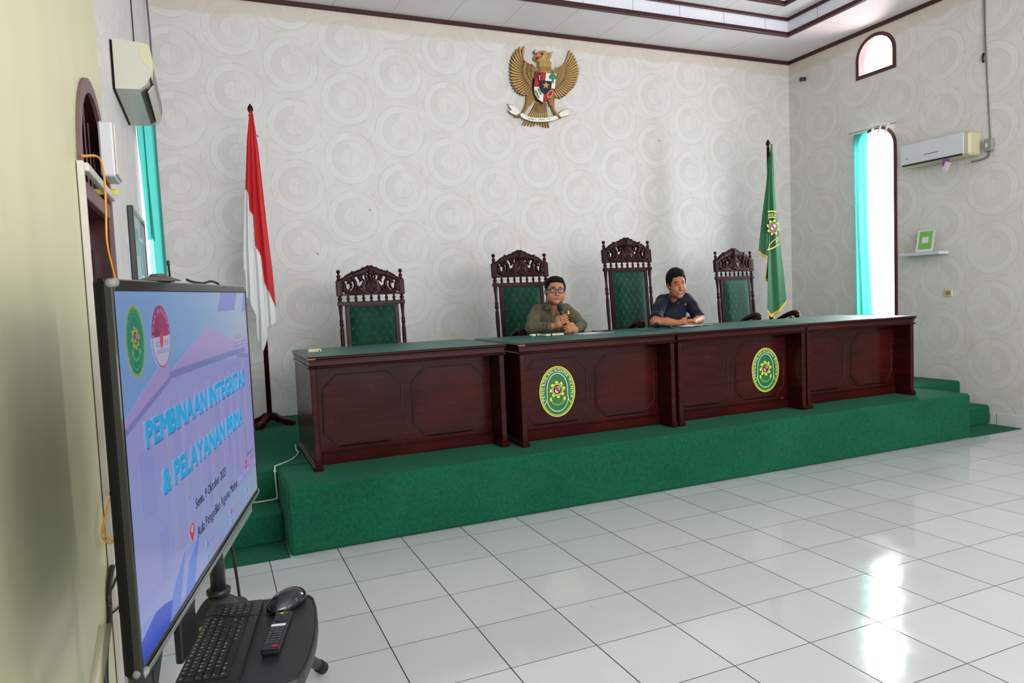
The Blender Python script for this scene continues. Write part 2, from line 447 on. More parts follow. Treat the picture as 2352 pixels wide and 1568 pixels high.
def empty(name, loc=(0, 0, 0), rotz=0.0, label=None, cat=None, group=None):
    o = bpy.data.objects.new(name, None); COL.objects.link(o)
    o.empty_display_size = 0.05
    o.location = loc; o.rotation_euler = (0, 0, rotz)
    tag(o, label, cat, group)
    return o
def tag(o, label=None, cat=None, group=None, kind=None):
    if label: o['label'] = label
    if cat: o['category'] = cat
    if group: o['group'] = group
    if kind: o['kind'] = kind
    return o
def solid(o, t, off=0.0):
    md = o.modifiers.new('thickness', 'SOLIDIFY'); md.thickness = t; md.offset = off; return o
def bez(pts, n=8):
    """Catmull-Rom through the points"""
    P = [Vector(p) for p in pts]; P = [P[0] * 2 - P[1]] + P + [P[-1] * 2 - P[-2]]; out = []
    for i in range(1, len(P) - 2):
        for k in range(n):
            t = k / n; a, b, c, d = P[i - 1], P[i], P[i + 1], P[i + 2]
            out.append(0.5 * ((2 * b) + (c - a) * t + (2 * a - 5 * b + 4 * c - d) * t * t + (3 * b - a - 3 * c + d) * t ** 3))
    out.append(P[-2]); return out

# ------------------------------------------------------------------ lettering
GLY = {}
def _prep(chars):
    obs = []
    for ch in chars:
        if ch in GLY or ch == ' ': continue
        cu = bpy.data.curves.new('glyph', 'FONT'); cu.body = ch; cu.size = 1.0; cu.resolution_u = 2
        o = bpy.data.objects.new('glyph', cu); COL.objects.link(o); obs.append((ch, o, cu))
    bpy.context.view_layer.update()
    dg = bpy.context.evaluated_depsgraph_get()
    for ch, o, cu in obs:
        me = bpy.data.meshes.new_from_object(o.evaluated_get(dg))
        vs = [(v.co.x, v.co.y) for v in me.vertices]; fs = [tuple(p.vertices) for p in me.polygons]
        x0 = min(v[0] for v in vs) if vs else 0; x1 = max(v[0] for v in vs) if vs else 0.3
        GLY[ch] = (vs, fs, x0, x1)
        bpy.data.meshes.remove(me); bpy.data.objects.remove(o); bpy.data.curves.remove(cu)
_prep("ABCDEFGHIJKLMNOPQRSTUVWXYZabcdefghijklmnopqrstuvwxyz0123456789&,.:#-+=/<>;'[]*!?%@")
def text_w(s_, sp=0.09):
    return sum(0.3 if c == ' ' else (GLY[c][3] - GLY[c][2] + sp) for c in s_)
def text(mb, s_, x0, x1, z0, z1, fn, mi=None, shear=0.0, sp=0.09, capn=0.73):
    """text fitted into the rectangle x0..x1 / baseline z0, cap height to z1; fn maps (u, v) to a point"""
    w = text_w(s_, sp); kx = (x1 - x0) / max(w, 1e-6); kz = (z1 - z0) / capn; x = 0.0
    for c in s_:
        if c == ' ': x += 0.3; continue
        vs, fs, a, b = GLY[c]
        mb.add([fn(x0 + kx * (x + v[0] - a + shear * v[1] * kz / kx), z0 + kz * v[1]) for v in vs], fs, mi, False)
        x += b - a + sp
def arc_text(mb, s_, path, h, fn, mi=None, sp=0.09):
    """text along a 2-D path function path(t) t in 0..1 -> (x, z, tangent angle)"""
    w = text_w(s_, sp); x = 0.0; k = h / 0.73
    for c in s_:
        if c == ' ': x += 0.3; continue
        vs, fs, a, b = GLY[c]; cw = b - a
        px, pz, an = path((x + cw / 2) / w); ca, sa = math.cos(an), math.sin(an)
        mb.add([fn(px + ca * (v[0] - a - cw / 2) * k - sa * v[1] * k, pz + sa * (v[0] - a - cw / 2) * k + ca * v[1] * k) for v in vs], fs, mi, False)
        x += cw + sp

# ------------------------------------------------------------------ height-field relief (carving)
class Relief:
    def __init__(s, x0, x1, z0, z1, res):
        s.x0, s.z0, s.res = x0, z0, res
        s.nx = int((x1 - x0) / res) + 1; s.nz = int((z1 - z0) / res) + 1
        s.X, s.Z = np.meshgrid(x0 + np.arange(s.nx) * res, z0 + np.arange(s.nz) * res, indexing='ij')
        s.H = np.full(s.X.shape, -1.0); s.P = np.zeros(s.X.shape, int)
    def chain(s, pts, rs, h, base=0.0, flat=0.0):
        pts = np.array(pts, float); n = len(pts)
        rs = np.array(rs if hasattr(rs, '__len__') else [rs] * n, float)
        for i in range(n - 1):
            a, b = pts[i], pts[i + 1]; d = b - a; L = max(d @ d, 1e-12)
            t = np.clip(((s.X - a[0]) * d[0] + (s.Z - a[1]) * d[1]) / L, 0, 1)
            r = rs[i] + (rs[i + 1] - rs[i]) * t
            D = np.hypot(s.X - a[0] - t * d[0], s.Z - a[1] - t * d[1])
            q = 1 - (D / np.maximum(r, 1e-5)) ** 2
            hh = np.where(q > 0, base + h * (flat + (1 - flat) * np.sqrt(np.maximum(q, 0))), -1.0)
            s.H = np.maximum(s.H, hh)
    def disc(s, c, r, h, base=0.0, flat=0.0, rz=None): 
        rz = rz or r
        q = 1 - ((s.X - c[0]) / r) ** 2 - ((s.Z - c[1]) / rz) ** 2
        s.H = np.maximum(s.H, np.where(q > 0, base + h * (flat + (1 - flat) * np.sqrt(np.maximum(q, 0))), -1.0))
    def inside(s, poly):
        m = np.zeros(s.X.shape, bool); n = len(poly)
        for i in range(n):
            (x1, z1), (x2, z2) = poly[i], poly[(i + 1) % n]
            c = ((z1 > s.Z) != (z2 > s.Z)) & (s.X < (x2 - x1) * (s.Z - z1) / ((z2 - z1) + 1e-12) + x1)
            m ^= c
        return m
    def poly(s, poly, h): s.H = np.where(s.inside(poly), np.maximum(s.H, h), s.H)
    def groove(s, pts, w, d):
        pts = np.array(pts, float)
        for i in range(len(pts) - 1):
            a, b = pts[i], pts[i + 1]; dd = b - a; L = max(dd @ dd, 1e-12)
            t = np.clip(((s.X - a[0]) * dd[0] + (s.Z - a[1]) * dd[1]) / L, 0, 1)
            D = np.hypot(s.X - a[0] - t * dd[0], s.Z - a[1] - t * dd[1])
            s.H = np.where((s.H > 0) & (D < w), s.H - d * (1 - D / w), s.H)
    def paint(s, pts, w, mi=1):
        pts = np.array(pts, float)
        for i in range(len(pts) - 1):
            a, b = pts[i], pts[i + 1]; dd = b - a; L = max(dd @ dd, 1e-12)
            t = np.clip(((s.X - a[0]) * dd[0] + (s.Z - a[1]) * dd[1]) / L, 0, 1)
            s.P[np.hypot(s.X - a[0] - t * dd[0], s.Z - a[1] - t * dd[1]) < w] = mi
    def clip(s, mask): s.H = np.where(mask, s.H, -1.0)
    def into(s, mb, y0=0.0, back=0.0, mi=None, edge=0):
        MI = []
        """front at y0 - H, flat back at y0 + back"""
        ok = s.H > 0
        c = ok[:-1, :-1] & ok[1:, :-1] & ok[1:, 1:] & ok[:-1, 1:]
        fi = -np.ones(s.X.shape, int); bi = -np.ones(s.X.shape, int); P = []; F = []
        def vid(i, k, arr, y):
            if arr[i, k] < 0: arr[i, k] = len(P); P.append((s.X[i, k], y, s.Z[i, k]))
            return arr[i, k]
        I, K = np.nonzero(c)
        cs = set(zip(I.tolist(), K.tolist()))
        for i, k in zip(I.tolist(), K.tolist()):
            q = [vid(a, b, fi, y0 - s.H[a, b]) for a, b in ((i, k), (i + 1, k), (i + 1, k + 1), (i, k + 1))]
            F.append(tuple(q)); MI.append(int(s.P[i, k]))
            for (a, b), (p, r) in (((i, k - 1), ((i, k), (i + 1, k))), ((i + 1, k), ((i + 1, k), (i + 1, k + 1))), ((i, k + 1), ((i + 1, k + 1), (i, k + 1))), ((i - 1, k), ((i, k + 1), (i, k)))):
                if (a, b) not in cs:
                    e1 = vid(*p, fi, 0); e2 = vid(*r, fi, 0)
                    g1 = vid(*p, bi, y0 + back); g2 = vid(*r, bi, y0 + back)
                    F.append((e1, g1, g2, e2)); MI.append(edge)
        mb.add(P, F, mi, True)
        if mi is None: mb.mi[-len(F):] = MI

# ------------------------------------------------------------------ implicit surfaces (bodies)
class SDF:
    """smooth union / subtraction of ellipsoids and tapered capsules, meshed with surface nets"""
    def __init__(s, lo, hi, res):
        s.lo = np.array(lo, float); s.res = res
        s.n = (np.ceil((np.array(hi) - s.lo) / res).astype(int) + 1)
        ax = [s.lo[i] + np.arange(s.n[i]) * res for i in range(3)]
        s.X, s.Y, s.Z = (a.astype(np.float32) for a in np.meshgrid(*ax, indexing='ij'))
        s.D = np.full(s.X.shape, 1.0, np.float32)
    def _blend(s, d, k, sub=False):
        if sub:
            h = np.clip(0.5 - 0.5 * (d + s.D) / k, 0, 1); s.D = s.D * (1 - h) - d * h + k * h * (1 - h)
        else:
            h = np.clip(0.5 + 0.5 * (s.D - d) / k, 0, 1); s.D = s.D * (1 - h) + d * h - k * h * (1 - h)
        s.D = s.D.astype(np.float32)
    def ell(s, c, r, k=0.01, sub=False, R=None):
        x, y, z = s.X - c[0], s.Y - c[1], s.Z - c[2]
        if R is not None:
            Ri = np.array(R.transposed() if hasattr(R, 'transposed') else np.array(R).T)
            x, y, z = (Ri[i, 0] * x + Ri[i, 1] * y + Ri[i, 2] * z for i in range(3))
        r = np.array(r, float)
        k0 = np.sqrt((x / r[0]) ** 2 + (y / r[1]) ** 2 + (z / r[2]) ** 2)
        k1 = np.sqrt((x / r[0] ** 2) ** 2 + (y / r[1] ** 2) ** 2 + (z / r[2] ** 2) ** 2)
        s._blend(k0 * (k0 - 1) / np.maximum(k1, 1e-6), k, sub)
    def cap(s, a, b, r1, r2=None, k=0.01, sub=False):
        r2 = r1 if r2 is None else r2
        a = np.array(a, float); b = np.array(b, float); d = b - a; L = max(d @ d, 1e-12)
        t = np.clip(((s.X - a[0]) * d[0] + (s.Y - a[1]) * d[1] + (s.Z - a[2]) * d[2]) / L, 0, 1)
        D = np.sqrt((s.X - a[0] - t * d[0]) ** 2 + (s.Y - a[1] - t * d[1]) ** 2 + (s.Z - a[2] - t * d[2]) ** 2) - (r1 + (r2 - r1) * t)
        s._blend(D, k, sub)
    def chain(s, pts, rs, k=0.01):
        for i in range(len(pts) - 1): s.cap(pts[i], pts[i + 1], rs[i], rs[i + 1], k)
    def plane(s, p, n):
        """keep the side the normal points away from"""
        n = np.array(n, float); n /= np.linalg.norm(n)
        s.D = np.maximum(s.D, ((s.X - p[0]) * n[0] + (s.Y - p[1]) * n[1] + (s.Z - p[2]) * n[2])).astype(np.float32)
    def surf(s, px, py):
        """first point of the surface along a sight line"""
        a = Vector(hit(px, py, 1, 0.9)); b = Vector(hit(px, py, 1, 1.6))
        for k in range(700):
            p = a.lerp(b, k / 700); i = ((np.array(p) - s.lo) / s.res).round().astype(int)
            if (i >= 0).all() and (i < s.n).all() and s.D[tuple(i)] < 0: return p
        return a.lerp(b, 0.6)
    def mesh(s):
        D = s.D; nx, ny, nz = D.shape
        ins = D < 0
        cnt = np.zeros((nx - 1, ny - 1, nz - 1), np.int8)
        for i in (0, 1):
            for j in (0, 1):
                for k in (0, 1): cnt += ins[i:nx - 1 + i, j:ny - 1 + j, k:nz - 1 + k]
        act = (cnt > 0) & (cnt < 8)
        ids = -np.ones(act.shape, int); I, J, K = np.nonzero(act); ids[I, J, K] = np.arange(len(I))
        acc = np.zeros((len(I), 3)); num = np.zeros(len(I))
        cor = [(a, b, c) for a in (0, 1) for b in (0, 1) for c in (0, 1)]
        for a in cor:
            for ax in range(3):
                if a[ax]: continue
                b = list(a); b[ax] = 1
                da = D[I + a[0], J + a[1], K + a[2]]; db = D[I + b[0], J + b[1], K + b[2]]
                m = (da < 0) != (db < 0)
                t = np.where(m, da / np.where(m, da - db, 1), 0)
                p = np.array(a, float)[None, :] + np.zeros((len(I), 3)); p[:, ax] += t
                acc += p * m[:, None]; num += m
        V = s.lo + (np.stack([I, J, K], 1) + acc / num[:, None]) * s.res
        F = []
        for ax in range(3):
            o = [slice(1, -1)] * 3; o[ax] = slice(0, -1)
            a = ins[tuple(o)]
            o2 = list(o); o2[ax] = slice(1, None); b = ins[tuple(o2)]
            for flip, m in ((False, a & ~b), (True, ~a & b)):
                E = np.argwhere(m)
                if not len(E): continue
                for q in range(3):
                    if q != ax: E[:, q] += 1
                u, v = (ax + 1) % 3, (ax + 2) % 3
                quad = []
                for du, dv in ((0, 0), (-1, 0), (-1, -1), (0, -1)):
                    c = E.copy(); c[:, u] += du; c[:, v] += dv
                    quad.append(ids[c[:, 0], c[:, 1], c[:, 2]])
                Q = np.stack(quad, 1)
                if flip: Q = Q[:, ::-1]
                F.append(Q)
        F = np.concatenate(F); F = F[(F >= 0).all(1)]
        return V, F
    def into(s, mb, mi=None, M=None, paint=None):
        V, F = s.mesh()
        mis = None
        if paint is not None:
            C = V[F].mean(1); mis = paint(C)
        if M is not None:
            A = np.array(M); V = V @ A[:3, :3].T + A[:3, 3]
        b = len(mb.v); mb.v += [tuple(p) for p in V.tolist()]
        mb.f += [tuple(b + i for i in f) for f in F.tolist()]
        mb.mi += ([mb.cur if mi is None else mi] * len(F)) if mis is None else [int(q) for q in mis]
        mb.sm += [True] * len(F)
# ------------------------------------------------------------------ shared materials
wallpaper('wallpaper_back', 'X', 0.12)
wallpaper('wallpaper_side', 'Y', 2.60, 4.162)
tile_floor(); panel_ceiling(); velvet(); carpet(); curtain_mat()
wood('mahogany', (38, 9, 10), (64, 17, 15), 0.20, 0.5, (3, 3, 26))
wood('mahogany_flat', (38, 9, 10), (68, 18, 16), 0.22, 0.45, (2.2, 3, 22))
wood('dark_walnut', (34, 15, 15), (60, 27, 24), 0.36, 0.25, (8, 8, 30))
mat('cream_paint', (206, 204, 164), 0.35, noise=0.05, nscale=1.4, bump=0.03, bscale=30, stretch=(1, 3, 0.6))
mat('trim_maroon', (62, 22, 24), 0.4, noise=0.15, nscale=14)
mat('door_maroon', (52, 16, 18), 0.28, noise=0.18, nscale=7, coat=0.3)
mat('frame_mauve', (112, 82, 86), 0.45, noise=0.08, nscale=9)
mat('riser_white', (226, 228, 240), 0.5, noise=0.02, nscale=2)
mat('white_paint', (205, 206, 208), 0.5)
mat('aged_white', (196, 192, 184), 0.5, noise=0.06, nscale=12)
mat('grout', (70, 60, 58), 0.8)
cloth('shirt_olive', (80, 74, 58), (94, 87, 68)); cloth('shirt_navy', (17, 19, 34), (25, 28, 46), 0.7, 0.05)
mat('black_plastic', (18, 18, 20), 0.35)
mat('black_gloss', (8, 8, 10), 0.12, coat=0.4)
mat('black_matte', (14, 14, 15), 0.7)
mat('grey_cable', (96, 98, 104), 0.6)
mat('dark_gap', (14, 12, 12), 0.9)

# ------------------------------------------------------------------ walls with arched openings
def wall_open(mb, u0, u1, z0, z1, ops, fn, t, mi=0, mrev=1):
    """fn(u, z, d) -> point; d = depth 0..t.  ops: (ua, ub, [(za, zs, rz)]) arch springs at zs and rises rz"""
    N = 14
    def quad(a, b, c, d):
        for dd in (0, t): mb.add([fn(*a, dd), fn(*b, dd), fn(*c, dd), fn(*d, dd)], [(0, 1, 2, 3)], mi)
    u = u0
    for ua, ub, st in sorted(ops):
        quad((u, z0), (ua, z0), (ua, z1), (u, z1))
        zb = z0; prev = None
        for za, zs, rz in st:
            # solid from the previous arch (or floor) up to za
            if prev is None:
                if za > zb: quad((ua, zb), (ub, zb), (ub, za), (ua, za))
            else:
                for k in range(N): quad(prev[k], prev[k + 1], (prev[k + 1][0], za), (prev[k][0], za))
            c = (ua + ub) / 2; r = (ub - ua) / 2
            arc = [(c - r * math.cos(PI * k / N), zs + rz * math.sin(PI * k / N)) for k in range(N + 1)]
            loop = [(ua, za), (ub, za)] + arc[::-1]
            for k in range(len(loop)):
                a, b = loop[k], loop[(k + 1) % len(loop)]
                if abs(a[0] - b[0]) + abs(a[1] - b[1]) < 1e-6: continue
                mb.add([fn(*a, 0), fn(*b, 0), fn(*b, t), fn(*a, t)], [(0, 1, 2, 3)], mrev)
            prev = arc; zb = za
        for k in range(N): quad(prev[k], prev[k + 1], (prev[k + 1][0], z1), (prev[k][0], z1))
        u = ub
    quad((u, z0), (u1, z0), (u1, z1), (u, z1))
    for a, b in (((u0, z0), (u0, z1)), ((u1, z0), (u1, z1)), ((u0, z1), (u1, z1)), ((u0, z0), (u1, z0))):
        mb.add([fn(*a, 0), fn(*b, 0), fn(*b, t), fn(*a, t)], [(0, 1, 2, 3)], mi)
XL, XR, YB, YR, ZC = -0.6, 7.05, 3.13, -10.0, 4.47
ZT = 4.95
def struct(o, **k): o['kind'] = 'structure'; return o
mb = MB(); mb.box(XL - 0.2, XR + 0.2, YR - 0.2, YB + 0.2, -0.12, 0.0); struct(mb.build('floor', 'floor_tiles'))
mb = MB(); mb.box(XL - 0.2, XR + 0.2, YB, YB + 0.2, 0.0, ZT); struct(mb.build('wall_back', 'wallpaper_back'))
mb = MB()
wall_open(mb, YR, YB, 0.0, ZT, [(1.53, 2.06, [(0.95, 3.06, 0.25), (3.91, 4.13, 0.25)]), (-2.2, -1.67, [(0.95, 3.06, 0.25), (3.91, 4.13, 0.25)]),
          (-6.0, -5.47, [(0.95, 3.06, 0.25), (3.91, 4.13, 0.25)])], lambda u, z, d: (XR + d, u, z), 0.16)
struct(mb.build('wall_right', ['wallpaper_side', 'white_paint']))
DY0, DY1, DZ, DR = -1.49, -0.70, 1.98, 0.39
mb = MB()
wall_open(mb, -0.78, YB, 0.0, ZT, [(0.86, 1.78, [(0.95, 2.85, 0.42)])], lambda u, z, d: (XL - d, u, z), 0.16)
mb2 = MB()
# cream painted stretch with the arched doorway; the door opening straddles the paper edge
wl = MB()
N = 16
def lq(a, b, c, d, mi):
    for dd in (0, 0.16): wl.add([(XL - dd, *a), (XL - dd, *b), (XL - dd, *c), (XL - dd, *d)], [(0, 1, 2, 3)], mi)
wl.v, wl.f, wl.mi, wl.sm = [], [], [], []
lq((YR, 0), (DY0, 0), (DY0, ZT), (YR, ZT), 1)
cy = (DY0 + DY1) / 2; ry = (DY1 - DY0) / 2
arc = [(cy - ry * math.cos(PI * k / N), DZ + DR * math.sin(PI * k / N)) for k in range(N + 1)]
for k in range(N):
    lq(arc[k], arc[k + 1], (arc[k + 1][0], ZT), (arc[k][0], ZT), 1)
for a, b in [((DY0, 0), (DY0, DZ)), ((DY1, 0), (DY1, DZ))] + [(arc[k], arc[k + 1]) for k in range(N)]:
    wl.add([(XL, *a), (XL, *b), (XL - 0.16, *b), (XL - 0.16, *a)], [(0, 1, 2, 3)], 1)
wall_open(wl, DY1, YB, 0.0, ZT, [(0.86, 1.78, [(0.95, 2.85, 0.42)])], lambda u, z, d: (XL - d, u, z), 0.16, 0, 2)
struct(wl.build('wall_left', ['wallpaper_side', 'cream_paint', 'white_paint']))
mb = MB()
wall_open(mb, XL, XR, 0.0, ZT, [(0.2, 6.6, [(2.1, 3.9, 0.25)])], lambda u, z, d: (u, YR - d, z), 0.16)  # unseen high opening, shaped for the rear fill light
struct(mb.build('wall_rear', ['white_paint', 'white_paint']))

# ceiling: lower soffit, riser, second soffit, top field
def ring(mb, x0, x1, y1, X0, X1, Y1, z, yr, th=0.01, mi=0):
    mb.box(x0, X0, yr, y1, z, z + th, mi); mb.box(X1, x1, yr, y1, z, z + th, mi); mb.box(X0, X1, Y1, y1, z, z + th, mi)
A0, A1, AY = 0.185, 6.265, 2.345
B0, B1, BY = 0.565, 5.885, 2.0
mb = MB()
ring(mb, XL, XR, YB, A0, A1, AY, ZC, YR)
ring(mb, A0 - 0.02, A1 + 0.02, AY + 0.02, B0, B1, BY, 4.65, YR)
mb.box(B0 - 0.03, B1 + 0.03, YR, BY + 0.03, 4.84, 4.85)
mb.box(B0 - 0.02, B0, YR, BY, 4.66, 4.84, 1); mb.box(B1, B1 + 0.02, YR, BY, 4.66, 4.84, 1); mb.box(B0, B1, BY, BY + 0.02, 4.66, 4.84, 1)
mb.box(A0 - 0.015, A0, YR, AY, ZC + 0.01, 4.65, 1); mb.box(A1, A1 + 0.015, YR, AY, ZC + 0.01, 4.65, 1); mb.box(A0, A1, AY, AY + 0.015, ZC + 0.01, 4.65, 1)
for k in range(9):                                       # upright joints of the white riser boards
    x = 1.083 + 0.605 * k
    mb.box(x - 0.002, x + 0.002, AY - 0.001, AY + 0.004, ZC + 0.01, 4.65, 2)
for k in range(6): mb.box(A1 - 0.001, A1 + 0.004, 1.9 - 1.21 * k, 1.904 - 1.21 * k, ZC + 0.01, 4.65, 2)
struct(mb.build('ceiling', ['ceiling_boards', 'riser_white', 'grey_cable']))
def trim_frame(n, x0, x1, y1, z0, z1, t, out):
    """rail along right, back and left edges; out=+1 rail sits inside the line"""
    m = MB()
    if out > 0:
        m.box(x1 - t, x1, YR, y1, z0, z1, bev=0.004); m.box(x0, x0 + t, YR, y1, z0, z1, bev=0.004); m.box(x0 + t, x1 - t, y1 - t, y1, z0, z1, bev=0.004)
    struct(m.build(n, 'trim_maroon'))
trim_frame('trim_1', XL, XR, YB, 4.425, ZC, 0.022, 1)
trim_frame('trim_2', A0 - 0.03, A1 + 0.03, AY + 0.03, ZC - 0.025, ZC + 0.018, 0.055, 1)
trim_frame('trim_3', A0, A1, AY, 4.618, 4.65, 0.03, 1)
trim_frame('trim_4', B0 - 0.03, B1 + 0.03, BY + 0.03, 4.628, 4.668, 0.05, 1)
mb = MB()
mb.box(XR - 0.012, XR, YR, 0.478, 0.0, 0.125, 0, 0.002)
for k in range(14): mb.box(XR - 0.0125, XR - 0.0115, 0.215 - 0.4 * k - 0.002 + 0.2, 0.215 - 0.4 * k + 0.002 + 0.2, 0.0, 0.125, 1)
struct(mb.build('baseboard_right', ['white_paint', 'grout']))

for k, (x, z, a_) in enumerate(((1.35, 2.46, 0.4), (0.30, 3.16, 1.2), (0.80, 2.02, 0.8), (4.95, 3.34, 0.2), (4.62, 1.75, 0.9))):
    mb = MB(); mb.M = Matrix.Translation((x, YB - 0.0012, z)) @ Matrix.Rotation(a_, 4, 'Y')
    mb.add([(-0.014, 0, 0.001), (-0.004, 0, -0.006), (0.010, 0, -0.003), (0.017, 0, 0.004), (0.004, 0, 0.005)], [(0, 1, 2, 3, 4)]); mb.build('paint_chip', 'grout', bpy.data.objects['wall_back'], recalc=False)
# ------------------------------------------------------------------ right windows
mat('window_maroon', (74, 34, 38), 0.45, noise=0.1, nscale=10)
def glass_mat():
    m = bpy.data.materials.new('window_glass'); m.use_nodes = True; nt = m.node_tree
    for n in list(nt.nodes): nt.nodes.remove(n)
    o = nt.nodes.new('ShaderNodeOutputMaterial'); t = nt.nodes.new('ShaderNodeBsdfTransparent'); t.inputs[0].default_value = (0.97, 0.985, 0.98, 1)
    gl = nt.nodes.new('ShaderNodeBsdfGlossy'); gl.inputs['Roughness'].default_value = 0.02
    mx = nt.nodes.new('ShaderNodeMixShader'); mx.inputs[0].default_value = 0.04
    nt.links.new(t.outputs[0], mx.inputs[1]); nt.links.new(gl.outputs[0], mx.inputs[2]); nt.links.new(mx.outputs[0], o.inputs[0])
    MATS['window_glass'] = m
glass_mat()
def arch_pts(ya, yb, zs, rz, n=16):
    c = (ya + yb) / 2; r = (yb - ya) / 2
    return [(c - r * math.cos(PI * k / n), zs + rz * math.sin(PI * k / n)) for k in range(n + 1)]
def arch_frame(mb, ya, yb, za, zs, rz, w, x0, x1, mi=0, sill=True):
    o = [(ya, za)] + arch_pts(ya, yb, zs, rz) + [(yb, za)]
    i = [(ya + w, za + (w if sill else 0))] + arch_pts(ya + w, yb - w, zs, rz - w) + [(yb - w, za + (w if sill else 0))]
    n = len(o)
    for k in range(n if sill else n - 1):
        a, b = k, (k + 1) % n
        P = [(x, *p) for x in (x0, x1) for p in (o[a], o[b], i[b], i[a])]
        mb.add(P, [(0, 1, 2, 3), (4, 7, 6, 5), (0, 4, 5, 1), (3, 2, 6, 7), (0, 3, 7, 4), (1, 5, 6, 2)], mi)
def pane(mb, ya, yb, za, zs, rz, x):
    p = [(ya, za), (yb, za)] + arch_pts(ya, yb, zs, rz)[::-1]
    mb.prism(p, x, x + 0.004, 'YZ')
w = empty('window_1', (0, 0, 0)); w['kind'] = 'structure'
mb = MB(); arch_frame(mb, 1.53, 2.06, 0.95, 3.06, 0.25, 0.035, XR - 0.012, XR + 0.09); mb.build('window_frame', 'window_maroon', w)
mb = MB(); pane(mb, 1.56, 2.03, 0.98, 3.05, 0.22, XR + 0.06); mb.build('pane', 'window_glass', w)
w = empty('window_2', (0, 0, 0)); w['kind'] = 'structure'
mb = MB(); arch_frame(mb, 1.53, 2.06, 3.91, 4.13, 0.25, 0.04, XR - 0.012, XR + 0.09); mb.build('window_frame', 'window_maroon', w)
mb = MB(); pane(mb, 1.565, 2.025, 3.945, 4.12, 0.215, XR + 0.06); mb.build('pane', 'window_glass', w)
w = empty('window_3', (0, 0, 0)); w['kind'] = 'structure'
mb = MB(); arch_frame(mb, 0.86, 1.78, 0.95, 2.85, 0.42, 0.04, XL - 0.09, XL + 0.012)
mb.box(XL - 0.07, XL - 0.03, 1.30, 1.34, 0.98, 3.2); mb.build('window_frame', 'white_paint', w)
mb = MB(); pane(mb, 0.90, 1.74, 0.99, 2.84, 0.38, XL - 0.06); mb.build('pane', 'window_glass', w)

# ------------------------------------------------------------------ stage, steps, carpets
PZ = 0.42
mb = MB()
mb.box(XL + 0.002, XR - 0.002, 0.79, YB - 0.002, 0.0, PZ, bev=0.018)
mb.box(0.12, 6.29, 0.176, 0.84, 0.0, PZ, bev=0.02)
st = mb.build('stage_platform', 'green_carpet'); tag(st, 'long raised platform covered in green carpet, under the judges bench', 'platform')
mb = MB(); mb.box(XL + 0.002, 0.119, 0.48, 0.80, 0.0, 0.2, bev=0.015); mb.build('step', 'green_carpet', st)
mb = MB(); mb.box(6.291, XR - 0.002, 0.48, 0.80, 0.0, 0.2, bev=0.022); mb.build('step', 'green_carpet', st)
mb = MB(); mb.box(0.135, 0.165, 0.170, 0.1765, 0.30, 0.345, 0, 0.003); 
mb.tube([(0.150, 0.172, 0.335), (0.156, 0.168, 0.325), (0.150, 0.168, 0.312)], 0.004, 6, 0)
mb.build('carpet_fray', 'green_carpet', st)
for a, b, lab in ((XL + 0.002, 0.119, 'green carpet piece on the floor before the left steps, behind the television'), (6.291, XR - 0.014, 'green carpet piece on the floor below the right steps, beside the white baseboard')):
    mb = MB(); mb.box(a, b, 0.172, 0.479, 0.0, 0.007, 0, 0.002); tag(mb.build('floor_carpet', 'green_carpet'), lab, 'carpet')

# ------------------------------------------------------------------ left arched door
d = empty('door_1', (0, 0, 0)); d['kind'] = 'structure'
mb = MB(); arch_frame(mb, DY0 - 0.0, DY1 + 0.0, 0.0, DZ, DR, 0.05, XL - 0.002, XL + 0.012, 0, False); mb.box(XL - 0.02, XL + 0.008, DY0 + 0.05, DY1 - 0.05, 1.90, 1.96, 0, 0.004)
arch_frame(mb, DY0 + 0.001, DY1 - 0.001, 0.0, DZ, DR - 0.001, 0.045, XL - 0.13, XL - 0.002, 1, False); mb.box(XL - 0.1, XL - 0.02, DY0 + 0.05, DY1 - 0.05, 1.90, 1.96, 1)
mb.build('door_frame', ['frame_mauve', 'door_maroon'], d)
mb = MB()
for k in range(7):
    y = DY0 + 0.10 + k * (DY1 - DY0 - 0.2) / 6; h = DZ + (DR - 0.05) * math.sqrt(max(0, 1 - ((y - cy) / (ry - 0.04)) ** 2))
    mb.box(XL - 0.034, XL - 0.030, y - 0.007, y + 0.007, 1.95, h)
mb.build('transom_bars', 'frame_mauve', d)
mb = MB()
p = [(DY0 + 0.05, 1.955), (DY1 - 0.05, 1.955)] + arch_pts(DY0 + 0.05, DY1 - 0.05, DZ, DR - 0.05)[::-1]
mb.prism(p, XL - 0.095, XL - 0.09, 'YZ'); mb.build('transom_back', 'door_maroon', d)
mb = MB(); mb.box(XL - 0.13, XL - 0.09, DY0 + 0.05, DY1 - 0.05, 0.005, 1.90, 0, 0.004)
for za, zb in ((0.15, 0.85), (1.0, 1.78)):
    for ya, yb in ((DY0 + 0.12, cy - 0.05), (cy + 0.05, DY1 - 0.12)):
        mb.box(XL - 0.092, XL - 0.078, ya, yb, za, zb, 0, 0.012)
leaf = mb.build('door_leaf', 'door_maroon', d)
mb = MB(); mb.box(XL - 0.09, XL - 0.083, DY0 + 0.075, DY0 + 0.11, 0.95, 1.12, 0, 0.002); mb.cyl((XL - 0.085, DY0 + 0.09, 1.05), (XL - 0.045, DY0 + 0.09, 1.05), 0.008, n=10); mb.cyl((XL - 0.05, DY0 + 0.09, 1.05), (XL - 0.05, DY0 + 0.20, 1.05), 0.008, n=10)
mb.build('door_handle', mat('steel', (150, 150, 152), 0.3, metal=1.0), leaf)

